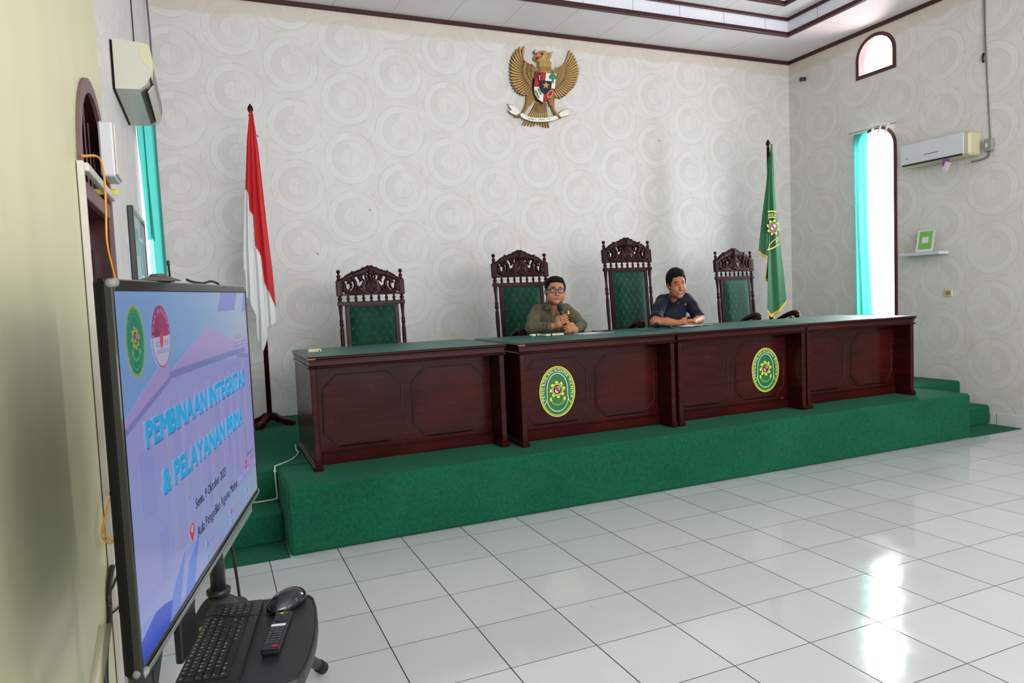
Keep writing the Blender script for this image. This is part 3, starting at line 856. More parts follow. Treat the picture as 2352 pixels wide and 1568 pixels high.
# white cable trunking around the door
t = empty("cable_trunking", (XL, DY0, 0), 0, "white plastic cable trunking framing the top and left side of the arched door", "trunking")
mb = MB(); mb.box(0.0025, 0.022, -0.034, -0.010, 0.0, 2.0, 0, 0.002); mb.build('upright_channel', 'aged_white', t)
mb = MB(); mb.box(0.0125, 0.034, -0.010, 0.70, 1.970, 1.998, 0, 0.003); mb.build('top_channel', 'aged_white', t)
for z in (0.5, 0.9, 1.3, 1.6):
    mb = MB(); mb.box(0.0215, 0.024, -0.028, -0.014, z, z + 0.012, 0); mb.build('clip', 'black_plastic', t)
# white junction box over the door
t = empty('ballast_box', (XL + 0.002, -0.93, 2.14), 0, 'white rectangular plastic box fixed over the bars of the arched door', 'box')
mb = MB(); mb.box(0.013, 0.062, -0.10, 0.10, -0.105, 0.105, 0, 0.006); mb.build('box_body', 'white_paint', t)
mb = MB(); mb.box(0.062, 0.070, -0.092, 0.092, -0.098, 0.098, 0, 0.004); mb.build('box_lid', 'aged_white', t)
# yellow tag
mb = MB(); mb.box(XL - 0.045, XL + 0.045, -0.815, -0.795, 1.995, 2.018, 0, 0.003)
tag(mb.build('yellow_strip', mat('yellow_plastic', (214, 206, 60), 0.4)), 'small yellow plastic strip sticking out beside the white box over the door', 'strip')
# orange-yellow network cable pair hanging over the door
mat('orange_cable', (222, 150, 48), 0.45)
t = empty('network_cable', (0, 0, 0), 0, 'pair of orange yellow cables hanging down across the dark arched door', 'cable')
for off in (0.0, 0.013):
    mb = MB()
    pts = bez([(XL + 0.02, -1.52 + off, 2.015), (XL + 0.055, -1.42 + off, 2.03), (XL + 0.06, -1.36 + off, 1.97), (XL + 0.055, -1.34 + off, 1.86), (XL + 0.05, -1.33 + off, 1.75), (XL + 0.055, -1.24 + off, 1.64), (XL + 0.06, -1.20 + off, 1.55),
               (XL + 0.05, -1.26 + off, 1.2), (XL + 0.04, -1.36 + off, 0.95), (XL + 0.03, -1.60 + off, 0.90), (XL + 0.02, -1.72 + off * 3, 0.83), (XL + 0.03, -1.60 + off * 2, 0.765), (XL + 0.03, -1.40 + off, 0.76), (XL + 0.03, -1.35 + off, 0.70)], 8)
    mb.tube(pts, 0.0030, 8); mb.build('cable_strand', 'orange_cable', t)
# black power cable at the cream wall
mb = MB()
pts = bez([(XL + 0.03, -1.36, 0.70), (XL + 0.02, -1.42, 0.685), (XL + 0.012, -1.56, 0.65), (XL + 0.010, -1.61, 0.60), (XL + 0.010, -1.62, 0.56), (XL + 0.012, -1.66, 0.53), (XL + 0.010, -1.73, 0.49), (XL + 0.010, -1.79, 0.43), (XL + 0.012, -1.82, 0.30), (XL + 0.02, -1.83, 0.02)], 8)
mb.tube(pts, 0.0085, 10)
mb.tube(bez([(XL + 0.010, -1.61, 0.60), (XL + 0.03, -1.50, 0.63), (XL + 0.05, -1.40, 0.66)], 6), 0.004, 8)
mb.tube(bez([(XL + 0.012, -1.64, 0.545), (XL + 0.03, -1.52, 0.525), (XL + 0.05, -1.42, 0.53)], 6), 0.004, 8)
tag(mb.build('power_cable', 'black_plastic'), 'thick black power cable running down the cream wall behind the television', 'cable')
# ------------------------------------------------------------------ judges bench (four desk sections)
mat('desk_felt', (18, 88, 78), 0.5, spec=0.4, noise=0.08, nscale=5, coat=0.25, coat_rough=0.35)
mat('bead_dark', (20, 6, 7), 0.5)
mat('scuff', (150, 84, 54), 0.6)
def octagon(x0, x1, z0, z1, c): return [(x0 + c, z0), (x1 - c, z0), (x1, z0 + c), (x1, z1 - c), (x1 - c, z1), (x0 + c, z1), (x0, z1 - c), (x0, z0 + c)]
def make_desk(name, label, x, y, w, dep=0.93, H=0.752, octs=None):
    t = empty(name, (x, y, PZ), 0, label, 'desk', 'sections of the judges bench')
    # local x 0..w, front at y=0
    mb = MB()
    mb.box(-0.004, w + 0.004, 0.0, dep, H - 0.022, H - 0.003, 0, 0.007)
    mb.box(0.003, w - 0.003, 0.014, dep - 0.01, H - 0.034, H - 0.022, 0, 0.003)
    mb.box(0.010, w - 0.010, 0.024, dep - 0.015, 0.69, H - 0.034, 0)
    mb.box(-0.002, w + 0.002, 0.006, dep - 0.005, 0.672, 0.688, 0, 0.007)
    o = mb.build('desk_body', 'mahogany', t)
    mb = MB(); mb.box(0.014, w - 0.014, 0.018, dep - 0.016, H - 0.004, H, 0, 0.0015); mb.build('felt_top', 'desk_felt', t)
    mb = MB(); mb.box(0.055, w - 0.055, 0.205, 0.225, 0.0, 0.675); mb.box(0.055, w - 0.055, 0.190, 0.205, 0.0, 0.075, 0, 0.004)
    mb.box(0.055, w - 0.055, 0.196, 0.205, 0.078, 0.088, 0, 0.003)
    pn = mb.build('front_panel', 'mahogany_flat', t)
    for (a, b) in (octs or ((0.105, 0.650), (0.725, 1.270))):
        oc = octagon(a, b, 0.115, 0.605, 0.095)
        mb = MB()
        pts = [(p[0], 0.204, p[1]) for p in oc]
        mb.tube(pts + [pts[0], pts[1]], 0.0048, 6, caps=False)
        mb.build('octagon_bead', 'bead_dark', pn)
        ic = octagon(a + 0.012, b - 0.012, 0.127, 0.593, 0.092)
        mb = MB(); mb.prism(ic, 0.2015, 0.207, 'XZ'); mb.build('octagon_field', 'mahogany_flat', pn)
    for sx in (0.012, w - 0.052):
        mb = MB(); mb.box(sx, sx + 0.04, 0.024, dep - 0.02, 0.0, 0.672, 0, 0.004)
        mb.box(sx - 0.010, sx + 0.05, 0.010, dep - 0.01, 0.0, 0.034, 0, 0.005); mb.box(sx - 0.004, sx + 0.044, 0.016, dep - 0.015, 0.034, 0.048, 0, 0.004)
        mb.build('side_panel', 'mahogany', t)
    return t
dk1 = make_desk('bench_desk', 'leftmost bench desk section standing apart, beside the red and white flag', 0.325, 0.485, 1.385)
dk2 = make_desk('bench_desk', 'second bench desk section, green emblem on its left octagon panel', 1.768, 0.395, 1.363)
dk3 = make_desk('bench_desk', 'third bench desk section, green emblem on its right octagon panel', 3.142, 0.40, 1.363)
dk4 = make_desk('bench_desk', 'rightmost bench desk section without an emblem, nearest the bright tall window', 4.516, 0.415, 1.363)
mb = MB()
for dx, dz in ((0, 0),): mb.box(1.235 + dx, 1.262 + dx, 0.2, 0.204, 0.085 + dz, 0.093 + dz)
mb.build('chipped_patch', 'scuff', dk3)
mb = MB(); mb.box(-0.006, 0.05, -0.003, 0.01, 0.731, 0.742, 0, 0.003); mb.build('worn_corner', 'scuff', dk1)
mb = MB(); mb.box(-0.006, 0.05, -0.003, 0.01, 0.731, 0.742, 0, 0.003); mb.build('worn_corner', 'scuff', dk2)
# little screw hooks under the left edge of the first desk
for y in (0.15, 0.30, 0.42):
    mb = MB(); mb.tube([(-0.002, y, 0.72), (-0.012, y, 0.712), (-0.014, y, 0.704)], 0.003, 6); mb.build('hook', 'steel', dk1)

# ------------------------------------------------------------------ court emblem
mat('emblem_green', (12, 104, 58), 0.35); mat('emblem_lime', (96, 150, 40), 0.35); mat('emblem_yellow', (226, 216, 64), 0.35)
mat('emblem_gold', (206, 170, 44), 0.4); mat('emblem_cream', (232, 230, 196), 0.4); mat('emblem_red', (190, 26, 44), 0.35); mat('emblem_black', (12, 12, 14), 0.4)
EM = ['emblem_green', 'emblem_lime', 'emblem_yellow', 'emblem_cream', 'emblem_red', 'emblem_black', 'white_paint']
def ellp(a, b, n=56, t0=0, t1=2 * PI, c=(0, 0)): return [(c[0] + a * math.cos(t0 + (t1 - t0) * k / n), c[1] + b * math.sin(t0 + (t1 - t0) * k / n)) for k in range(n)]
def ribbon2d(mb, pts, w, fn, mi):
    P = []; F = []; n = len(pts)
    for i in range(n):
        a = pts[max(i - 1, 0)]; b = pts[min(i + 1, n - 1)]; dx, dz = b[0] - a[0], b[1] - a[1]; L = math.hypot(dx, dz) or 1
        ww = w[i] if isinstance(w, (list, tuple)) else w
        P += [fn(pts[i][0] - dz / L * ww / 2, pts[i][1] + dx / L * ww / 2), fn(pts[i][0] + dz / L * ww / 2, pts[i][1] - dx / L * ww / 2)]
    for i in range(n - 1): F.append((2 * i, 2 * i + 1, 2 * i + 3, 2 * i + 2))
    mb.add(P, F, mi, False)
def oval_ring(mb, a, b, w, fn, mi, n=64):
    P = []; F = []
    for k in range(n):
        t = 2 * PI * k / n
        P += [fn(a * math.cos(t), b * math.sin(t)), fn((a - w) * math.cos(t), (b - w) * math.sin(t))]
    for k in range(n): F.append((2 * k, 2 * k + 1, (2 * k + 3) % (2 * n), (2 * k + 2) % (2 * n)))
    mb.add(P, F, mi, False)
def seal(add, a, b, L, words='PENGADILAN AGAMA MANNA'):
    """oval court seal. add(name, fill_fn, layer); L(k) -> fn(u, v) for layer k"""
    def f0(mb):
        mb.add([L(0)(*p) for p in ellp(a, b)], [tuple(range(56))], 0)
        oval_ring(mb, a, b, a * 0.045, L(1), 2); oval_ring(mb, a * 0.955, b * 0.965, a * 0.05, L(1), 1)
        oval_ring(mb, a * 0.90, b * 0.928, a * 0.022, L(1), 2)
        # inner arch line
        ip = [(-0.74 * a, -0.48 * b), (-0.62 * a, -0.36 * b), (-0.575 * a, -0.2 * b)]
        for k in range(25):
            t = PI - PI * k / 24; ip.append((0.575 * a * math.cos(t), 0.08 * b + 0.645 * b * math.sin(t)))
        ip += [(0.575 * a, -0.2 * b), (0.62 * a, -0.36 * b), (0.74 * a, -0.48 * b)]
        ribbon2d(mb, ip, a * 0.032, L(1), 3)
    add('seal_disc', f0)
    def f1(mb):
        def path(t):
            an = math.radians(203 - 226 * t)
            x, z = 0.735 * a * math.cos(an), 0.775 * b * math.sin(an) 
            tx, tz = 0.735 * a * math.sin(an), -0.775 * b * math.cos(an)
            return x, z, math.atan2(tz, tx)
        arc_text(mb, words, path, a * 0.165, L(2), 3, 0.10)
    add('seal_lettering', f1)
    def f2(mb):
        R = a * 0.31; cz = 0.08 * b
        mb.add([L(2)(*p) for p in ellp(R, R, 40, c=(0, cz))], [tuple(range(40))], 2)
        for k in range(8):
            t = PI / 2 + 2 * PI * k / 8 + 0.1
            P = [(R * 0.96, -0.34), (R * 1.30, -0.20), (R * 1.52, 0.16), (R * 1.33, 0.10), (R * 1.30, 0.22), (R * 1.14, 0.20), (R * 0.96, 0.34)]
            mb.add([L(2)(r * math.cos(t + q), cz + r * math.sin(t + q)) for r, q in P], [tuple(range(7))], 2)
        mb.add([L(3)(*p) for p in ellp(R * 0.80, R * 0.80, 40, c=(0, cz))], [tuple(range(40))], 0)
        mb.add([L(4)(*p) for p in ellp(R * 0.70, R * 0.70, 40, c=(0, cz))], [tuple(range(40))], 5)
    add('seal_sun', f2)
    def f3(mb):
        R = a * 0.31 * 0.62; cz = 0.08 * b; g = R * 0.05
        def q(x0, x1, z0, z1, mi):
            n = 8; P = [(x0 * R, z0 * R), (x1 * R, z0 * R), (x1 * R, z1 * R), (x0 * R, z1 * R)]
            mb.add([L(5)(x, cz + z) for x, z in P], [(0, 1, 2, 3)], mi)
        q(-0.8, -0.03, 0.03, 0.85, 4); q(0.03, 0.8, 0.03, 0.85, 6)
        mb.add([L(5)(x * R, cz + z * R) for x, z in [(-0.8, -0.03), (-0.72, -0.5), (-0.4, -0.85), (-0.03, -1.0), (-0.03, -0.03)]], [(0, 1, 2, 3, 4)], 6)
        mb.add([L(5)(x * R, cz + z * R) for x, z in [(0.8, -0.03), (0.03, -0.03), (0.03, -1.0), (0.4, -0.85), (0.72, -0.5)]], [(0, 1, 2, 3, 4)], 4)
        mb.add([L(6)(*p) for p in ellp(R * 0.36, R * 0.42, 20, c=(0, cz))], [tuple(range(20))], 5)
        mb.add([L(7)(*p) for p in ellp(R * 0.14, R * 0.14, 12, c=(0, cz))], [tuple(range(12))], 6)
        mb.add([L(6)(*p) for p in ellp(R * 0.22, R * 0.20, 12, c=(0.42 * R, cz + 0.5 * R))], [tuple(range(12))], 5)
    add('seal_shield', f3)
    def f4(mb):
        pts = [(0.40 * a * math.cos(math.radians(q)), -0.24 * b + 0.28 * b * math.sin(math.radians(q))) for q in range(205, 336, 8)]
        ribbon2d(mb, pts, a * 0.10, L(2), 1)
        for sx in (-1, 1): ribbon2d(mb, [(sx * 0.34 * a, -0.37 * b), (sx * 0.40 * a, -0.27 * b), (sx * 0.36 * a, -0.19 * b)], [a * 0.10, a * 0.12, a * 0.02], L(2), 2)
        for q in range(-9, 10):
            an = math.radians(270 + q * 8.4); x, z = 0.60 * a * math.cos(an), -0.22 * b + 0.56 * b * math.sin(an)
            mb.add([L(2)(x + a * 0.030 * math.cos(2 * PI * k / 8), z + a * 0.040 * math.sin(2 * PI * k / 8)) for k in range(8)], [tuple(range(8))], 3)
    add('seal_garland', f4)
def desk_seal(desk, cx, cz, a, b, label):
    root = None
    holder = {}
    def L(k): return lambda u, v: (cx + u, 0.2005 - 0.0004 * k, cz + v)
    def add(name, f):
        mb = MB(); f(mb)
        o = mb.build(name if name != 'seal_disc' else 'court_seal', EM, holder.get('r', desk), recalc=False)
        if 'r' not in holder: holder['r'] = o; o['label'] = label
    seal(add, a, b, L)
desk_seal(dk2, 2.161 - 1.768, 0.772 - PZ, 0.152, 0.194, 'green oval court seal with yellow sun')
desk_seal(dk3, 4.206 - 3.142, 0.775 - PZ, 0.152, 0.194, 'green oval court seal with yellow sun')

# ------------------------------------------------------------------ judges chairs
def crest_mesh():
    r = Relief(-0.266, 0.266, 0.0, 0.27, 0.0018)
    r.poly([(-0.266, 0.0), (0.266, 0.0), (0.266, 0.020), (-0.266, 0.020)], 0.016)
    for s in (-1, 1):
        f = lambda P: [(s * x, z) for x, z in P]
        r.chain(f([(-0.262, 0.128), (-0.235, 0.142), (-0.205, 0.158), (-0.155, 0.182), (-0.10, 0.196), (-0.05, 0.216), (0, 0.236)]), [0.015, 0.018, 0.023, 0.027, 0.025, 0.030, 0.026], 0.022, flat=0.35)
        for x, z, q in ((-0.25, 0.147, 0.010), (-0.226, 0.156, 0.011), (-0.205, 0.175, 0.012), (-0.185, 0.187, 0.010), (-0.130, 0.203, 0.012), (-0.105, 0.214, 0.013), (-0.082, 0.216, 0.011), (-0.06, 0.236, 0.012), (-0.038, 0.240, 0.012), (-0.018, 0.252, 0.012)):
            r.disc(f([(x, z)])[0], q, 0.027)
        r.chain(f([(-0.145, 0.175), (-0.150, 0.200), (-0.160, 0.216)]), [0.020, 0.014, 0.003], 0.028)
        # big lower scroll with ball end
        r.chain(f([(-0.055, 0.022), (-0.11, 0.020), (-0.165, 0.021), (-0.205, 0.026), (-0.237, 0.046), (-0.240, 0.078), (-0.228, 0.10)]), [0.012, 0.016, 0.018, 0.017, 0.015, 0.013, 0.010], 0.024)
        r.disc(f([(-0.222, 0.050)])[0], 0.018, 0.030)
        r.chain(f([(-0.175, 0.026), (-0.145, 0.050), (-0.132, 0.085), (-0.135, 0.118), (-0.155, 0.150)]), [0.014, 0.017, 0.016, 0.015, 0.016], 0.026)
        r.chain(f([(-0.200, 0.040), (-0.175, 0.068), (-0.172, 0.100), (-0.190, 0.128), (-0.214, 0.140)]), [0.006, 0.011, 0.012, 0.010, 0.012], 0.025)
        r.chain(f([(-0.222, 0.060), (-0.228, 0.095), (-0.240, 0.125)]), [0.011, 0.013, 0.014], 0.022)
        r.chain(f([(-0.262, 0.01), (-0.262, 0.13)]), [0.010, 0.012], 0.020)
        r.chain(f([(-0.20, 0.11), (-0.17, 0.13), (-0.15, 0.165)]), [0.010, 0.013, 0.012], 0.024)
        r.chain(f([(-0.10, 0.16), (-0.085, 0.135), (-0.098, 0.115)]), [0.014, 0.013, 0.004], 0.024)
        r.chain(f([(-0.035, 0.215), (-0.05, 0.19), (-0.085, 0.18)]), [0.012, 0.012, 0.010], 0.024)
        r.chain(f([(-0.150, 0.030), (-0.110, 0.048), (-0.085, 0.075), (-0.074, 0.098)]), [0.010, 0.014, 0.012, 0.003], 0.026)
        r.chain(f([(-0.110, 0.050), (-0.115, 0.075), (-0.104, 0.088)]), [0.012, 0.009, 0.002], 0.022)
        r.chain(f([(-0.120, 0.030), (-0.080, 0.040), (-0.066, 0.030)]), [0.010, 0.012, 0.004], 0.022)
        r.chain(f([(-0.060, 0.130), (-0.080, 0.155), (-0.066, 0.185), (-0.03, 0.2)]), [0.008, 0.009, 0.008, 0.010], 0.024)
        r.chain(f([(-0.035, 0.140), (-0.045, 0.165), (-0.030, 0.205)]), [0.010, 0.007, 0.008], 0.026)
    r.poly([(-0.064, 0.015), (0.064, 0.015), (0.080, 0.060), (0.074, 0.115), (0.040, 0.145), (0.020, 0.170), (-0.020, 0.170), (-0.040, 0.145), (-0.074, 0.115), (-0.080, 0.060)], 0.022)
    r.disc((0, 0.085), 0.052, 0.016, 0.016, 0.2, 0.058)
    r.chain([(-0.045, 0.045), (0, 0.028), (0.045, 0.045)], [0.008, 0.012, 0.008], 0.012, 0.022)
    for k in range(9):
        an = PI * (0.12 + 0.095 * k); r.disc((0.036 * math.cos(an), 0.088 + 0.04 * math.sin(an)), 0.009, 0.010, 0.026)
    for x, z, q in ((0, 0.085, 0.018), (-0.02, 0.062, 0.010), (0.02, 0.062, 0.010), (0, 0.112, 0.010), (0.0, 0.150, 0.020), (-0.018, 0.175, 0.012), (0.018, 0.175, 0.012), (0, 0.200, 0.022), (0, 0.228, 0.018)):
        r.disc((x, z), q, 0.012, 0.026)
    m = MB(); r.into(m, 0.0, 0.014)
    return m
CREST = crest_mesh()
def turned(z0, z1, r, kind='post'):
    h = z1 - z0
    if kind == 'post':
        q = [(0, .8), (.02, 1.1), (.04, 1.1), (.05, .75), (.07, 1.0), (.085, 1.0), (.095, .7), (.11, 1.05), (.13, 1.05), (.15, .62), (.30, .80), (.48, .98), (.60, 1.0), (.66, .95), (.70, .62), (.72, 1.0), (.745, 1.0), (.755, .7), (.77, .98), (.79, .98), (.80, .7), (.83, .66), (.92, .8), (.96, 1.02), (1.0, .95)]
        q = [(t, w) for t, w in q]
    elif kind == 'spindle':
        q = [(0, .9), (.1, .9), (.16, .5), (.34, .95), (.5, 1.0), (.66, .85), (.82, .45), (.9, .8), (1, .9)]
    elif kind == 'finial':
        q = [(0, .95), (.12, .95), (.18, .6), (.32, .95), (.42, .9), (.56, .38), (.62, .42), (.66, .75), (.80, 1.0), (.92, .75), (.98, .3), (1, .05)]
    else:
        q = [(0, .7), (.06, .9), (.12, .6), (.2, .9), (.5, 1.0), (.8, .9), (.86, .6), (.92, .95), (1, .95)]
    return [(r * w, z0 + h * t) for t, w in q]
def make_chair(label, x, y, rz, T, wf=1.0, arm_dz=0.0):
    t = empty('judge_chair', (x, y, PZ), rz, label, 'chair', 'carved judges chairs behind the bench')
    t.scale = (wf, 1, 1)
    ln = math.tan(math.radians(4.0)); zs = 0.40
    LM = Matrix.Shear('XZ', 4, (0.0, 0.0)) if False else Matrix(((1, 0, 0, 0), (0, 1, ln, -ln * zs), (0, 0, 1, 0), (0, 0, 0, 1)))
    px = 0.276
    zb1, zb0 = T - 0.095, T - 0.232       # square block
    # back posts
    for s in (-1, 1):
        mb = MB(); mb.M = LM
        c = (s * px, 0, 0)
        mb.box(s * px - 0.024, s * px + 0.024, -0.022, 0.022, 0.34, 0.46, 0, 0.004)
        mb.lathe(turned(0.46, T - 0.318, 0.0185), c, 14)
        mb.box(s * px - 0.023, s * px + 0.023, -0.020, 0.020, T - 0.318, T - 0.282, 0, 0.004)
        mb.lathe(turned(T - 0.282, zb0, 0.021, 'spindle'), c, 14)
        mb.box(s * px - 0.026, s * px + 0.026, -0.022, 0.022, zb0, zb1, 0, 0.004)
        mb.build('back_post', 'dark_walnut', t)
        mb = MB(); mb.M = LM; mb.lathe(turned(zb1, T, 0.019, 'finial'), c, 14); mb.build('finial', 'dark_walnut', t)
    mb = MB(); mb.M = LM @ Matrix.Translation((0, -0.004, zb0 + 0.002)); mb.add(CREST.v, CREST.f, 0, True); mb.build('carved_crest', 'dark_walnut', t, recalc=False)
    mb = MB(); mb.M = LM; mb.box(-px, px, -0.014, 0.016, T - 0.318, T - 0.284, 0, 0.005); mb.build('top_rail', 'dark_walnut', t)
    for k in range(7):
        mb = MB(); mb.M = LM; mb.lathe(turned(T - 0.284, zb0 + 0.004, 0.0145, 'spindle'), ((k - 3) * 0.068, 0, 0), 10); mb.build('spindle', 'dark_walnut', t)
    # padded back
    mb = MB(); mb.M = LM
    for s in (-1, 1): mb.box(s * 0.2175 - 0.0195, s * 0.2175 + 0.0195, -0.016, 0.016, 0.44, T - 0.317, 0, 0.004)
    mb.box(-0.2, 0.2, -0.016, 0.016, T - 0.325, T - 0.317, 0); mb.box(-px, px, -0.016, 0.016, 0.40, 0.445, 0, 0.004)
    mb.build('back_frame', 'dark_walnut', t)
    mb = MB(); mb.M = LM; n = 14; rows = []
    z0, z1 = 0.445, T - 0.324
    for i in range(n + 1):
        row = []
        for k in range(n + 1):
            u, v = i / n, k / n; b = (1 - (2 * u - 1) ** 6) * (1 - (2 * v - 1) ** 8)
            row.append((-0.199 + 0.398 * v, -0.010 - 0.028 * b, z0 + (z1 - z0) * u))
        rows.append(row)
    mb.sheet(rows); mb.box(-0.199, 0.199, -0.009, 0.012, z0, z1); mb.build('back_cushion', 'green_velvet', t)
    # seat
    mb = MB(); mb.box(-0.285, 0.285, -0.52, 0.02, 0.36, 0.42, 0, 0.008); mb.build('seat_frame', 'dark_walnut', t)
    mb = MB(); rows = []
    for i in range(13):
        row = []
        for k in range(13):
            u, v = i / 12, k / 12; b = (1 - (2 * u - 1) ** 6) * (1 - (2 * v - 1) ** 6)
            row.append((-0.26 + 0.52 * v, -0.50 + 0.46 * u, 0.421 + 0.055 * b))
        rows.append(row)
    mb.sheet(rows); mb.build('seat_cushion', 'green_velvet', t)
    for s in (-1, 1):
        mb = MB()
        pts = bez([(a_, b_, c_ + arm_dz) for a_, b_, c_ in [(s * 0.276, 0.02, 0.625), (s * 0.285, -0.12, 0.650), (s * 0.295, -0.28, 0.700), (s * 0.30, -0.42, 0.765), (s * 0.30, -0.52, 0.788), (s * 0.30, -0.565, 0.768)]], 5)
        n = len(pts); rs = [0.018 + 0.012 * min(1, i / n * 1.3) for i in range(n)]; rs[-1] = 0.022
        mb.tube(pts, rs, 12, squash=1.15)
        mb.ell((s * 0.30, -0.548, 0.762 + arm_dz), (0.036, 0.030, 0.030), 14)
        arm = mb.build('armrest', 'dark_walnut', t)
        mb = MB(); mb.lathe(turned(0.42, 0.745 + arm_dz, 0.020, 'leg'), (s * 0.285, -0.48, 0), 12); mb.build('arm_support', 'dark_walnut', t)
        mb = MB(); mb.lathe(turned(0.0, 0.36, 0.026, 'leg'), (s * 0.265, -0.49, 0), 12); mb.build('leg', 'dark_walnut', t)
        mb = MB(); mb.box(s * 0.265 - 0.022, s * 0.265 + 0.022, -0.025, 0.022, 0.0, 0.36, 0, 0.004); mb.build('leg', 'dark_walnut', t)
    mb = MB(); mb.cyl((-0.265, -0.24, 0.14), (0.265, -0.24, 0.14), 0.012, n=10)
    for s in (-1, 1): mb.cyl((s * 0.265, -0.49, 0.14), (s * 0.265, 0.0, 0.14), 0.012, n=10)
    mb.build('stretcher', 'dark_walnut', t)
    return t
make_chair('lowest carved chair with green velvet back, empty, beside the red and white flag', 1.095, 2.03, 0.0, 1.385, 1.0, -0.10)
make_chair('carved green velvet chair behind the man in the olive shirt', 2.57, 2.05, math.radians(2.0), 1.505, 1.0)
make_chair('tallest carved green velvet chair, at the left shoulder of the man in navy', 3.83, 2.10, math.radians(3.5), 1.625, 1.02)
make_chair('rightmost carved green velvet chair, empty, beside the green flag', 5.26, 2.13, math.radians(5), 1.498, 0.97)
# ------------------------------------------------------------------ measuring helper: where a picture point meets a plane that stands in the room
def hit(px, py, axis, val):
    d = ((px - 1176) / 1616.65298, -(py - 784) / 1616.65298, 1.0)
    w = [sum(d[i] * RM[i][k] for i in range(3)) for k in range(3)]
    t = (val - CAMPOS[axis]) / w[axis]
    return [CAMPOS[k] + t * w[k] for k in range(3)]

# ------------------------------------------------------------------ carved eagle emblem on the back wall
mat('eagle_gold', (178, 142, 84), 0.42, noise=0.10, nscale=30, spec=0.5)
mat('eagle_groove', (96, 70, 40), 0.6); mat('eagle_gold_dark', (150, 112, 62), 0.45, noise=0.1, nscale=30)  # groove lines carry painted-in shade as well as aged dark paint
mat('ribbon_white', (226, 224, 212), 0.45); mat('dark_green', (18, 44, 38), 0.5)
mat('tree_green', (22, 128, 98), 0.45); mat('shield_red', (176, 22, 34), 0.35); mat('shield_black', (20, 20, 26), 0.35)
EGX, EGZ = 3.372, 3.84
def e2(x, y):
    p = hit(1130 + x / 6.817, 80 + y / 6.817, 1, 3.09)
    return (p[0] - EGX, p[2] - EGZ)
def EP(P): return [e2(*p) for p in P]
KZ = 0.00083                                            # metres per traced unit
eg = empty('eagle_emblem', (EGX, YB - 0.002, EGZ), 0, 'golden carved eagle with a shield and ribbon, high on the back wall', 'emblem')
def lerp_line(P, n):
    P = np.array(P, float); L = np.r_[0, np.cumsum(np.hypot(*np.diff(P, axis=0).T))]; t = np.linspace(0, L[-1], n)
    return [(np.interp(q, L, P[:, 0]), np.interp(q, L, P[:, 1])) for q in t]
def wing(tips, roots, mids, coverts, base_poly, sgn):
    us = EP(tips + roots + base_poly); x0 = min(u[0] for u in us) - 0.02; x1 = max(u[0] for u in us) + 0.02
    z0 = min(u[1] for u in us) - 0.03; z1 = max(u[1] for u in us) + 0.02
    r = Relief(x0, x1, z0, z1, 0.0022)
    r.poly(EP(base_poly), 0.012)
    n = len(tips); R = lerp_line(roots, n); lines = []
    for i in range(n - 1, -1, -1):
        a, b = R[i], tips[i]
        m = ((a[0] + b[0]) / 2 + mids[0] * (1 - i / n), (a[1] + b[1]) / 2 + mids[1] * (0.4 + i / n))
        q = [((1 - t) ** 2 * a[0] + 2 * t * (1 - t) * m[0] + t * t * b[0], (1 - t) ** 2 * a[1] + 2 * t * (1 - t) * m[1] + t * t * b[1]) for t in (0, .2, .4, .6, .8, .93, 1)]
        r.chain(EP(q), [KZ * w for w in (14, 18, 22, 23, 20, 13, 4)], 0.022, 0.008 + 0.0006 * i)
        lines.append(q)
    for A_, B_ in zip(lines[:-1], lines[1:]): r.paint(EP([((p[0] + q[0]) / 2, (p[1] + q[1]) / 2) for p, q in zip(A_[:-1], B_[:-1])]), KZ * 5.5)
    k = 0
    for (ra, rb, cnt, rad) in coverts:
        A = lerp_line(ra, cnt); B = lerp_line(rb, cnt); k += 1
        for i in range(cnt):
            r.chain(EP([A[i], ((A[i][0] + B[i][0]) / 2, (A[i][1] + B[i][1]) / 2 + 6), B[i]]), [KZ * rad, KZ * rad, KZ * rad * 0.5], 0.018, 0.014 + 0.010 * k)
        MA = [((A[i][0] + A[i + 1][0]) / 2, (A[i][1] + A[i + 1][1]) / 2) for i in range(cnt - 1)]; MB_ = [((B[i][0] + B[i + 1][0]) / 2, (B[i][1] + B[i + 1][1]) / 2) for i in range(cnt - 1)]
        for a_, b_ in zip(MA, MB_): r.paint(EP([a_, b_]), KZ * 4.2)
        r.paint(EP(rb), KZ * 4.5)
    m = MB(); r.into(m, 0.0, 0.0, edge=1); return m.build('wing', ['eagle_gold', 'eagle_groove'], eg, recalc=False)
wing([(518, 165), (445, 178), (392, 212), (352, 265), (322, 320), (303, 378), (290, 435), (284, 495), (283, 555), (284, 612), (288, 672), (298, 728), (314, 778), (340, 826), (370, 868), (405, 902), (445, 925), (490, 938), (535, 930), (580, 908)],
     [(505, 395), (484, 440), (472, 500), (470, 560), (478, 620), (495, 680), (520, 725), (550, 765), (590, 800), (610, 840), (625, 870)], (-38, 26),
     [([(560, 450), (540, 520), (535, 600), (560, 680), (600, 740)], [(505, 400), (474, 500), (474, 600), (510, 710), (600, 805)], 13, 19),
      ([(630, 480), (610, 550), (600, 620), (620, 690)], [(560, 450), (535, 530), (540, 620), (600, 720)], 9, 17),
      ([(690, 545), (660, 600), (650, 650)], [(610, 470), (585, 560), (610, 680)], 6, 17)],
     [(505, 385), (600, 440), (690, 540), (720, 610), (660, 640), (650, 900), (600, 890), (530, 760), (480, 640), (470, 520), (480, 450)], -1)
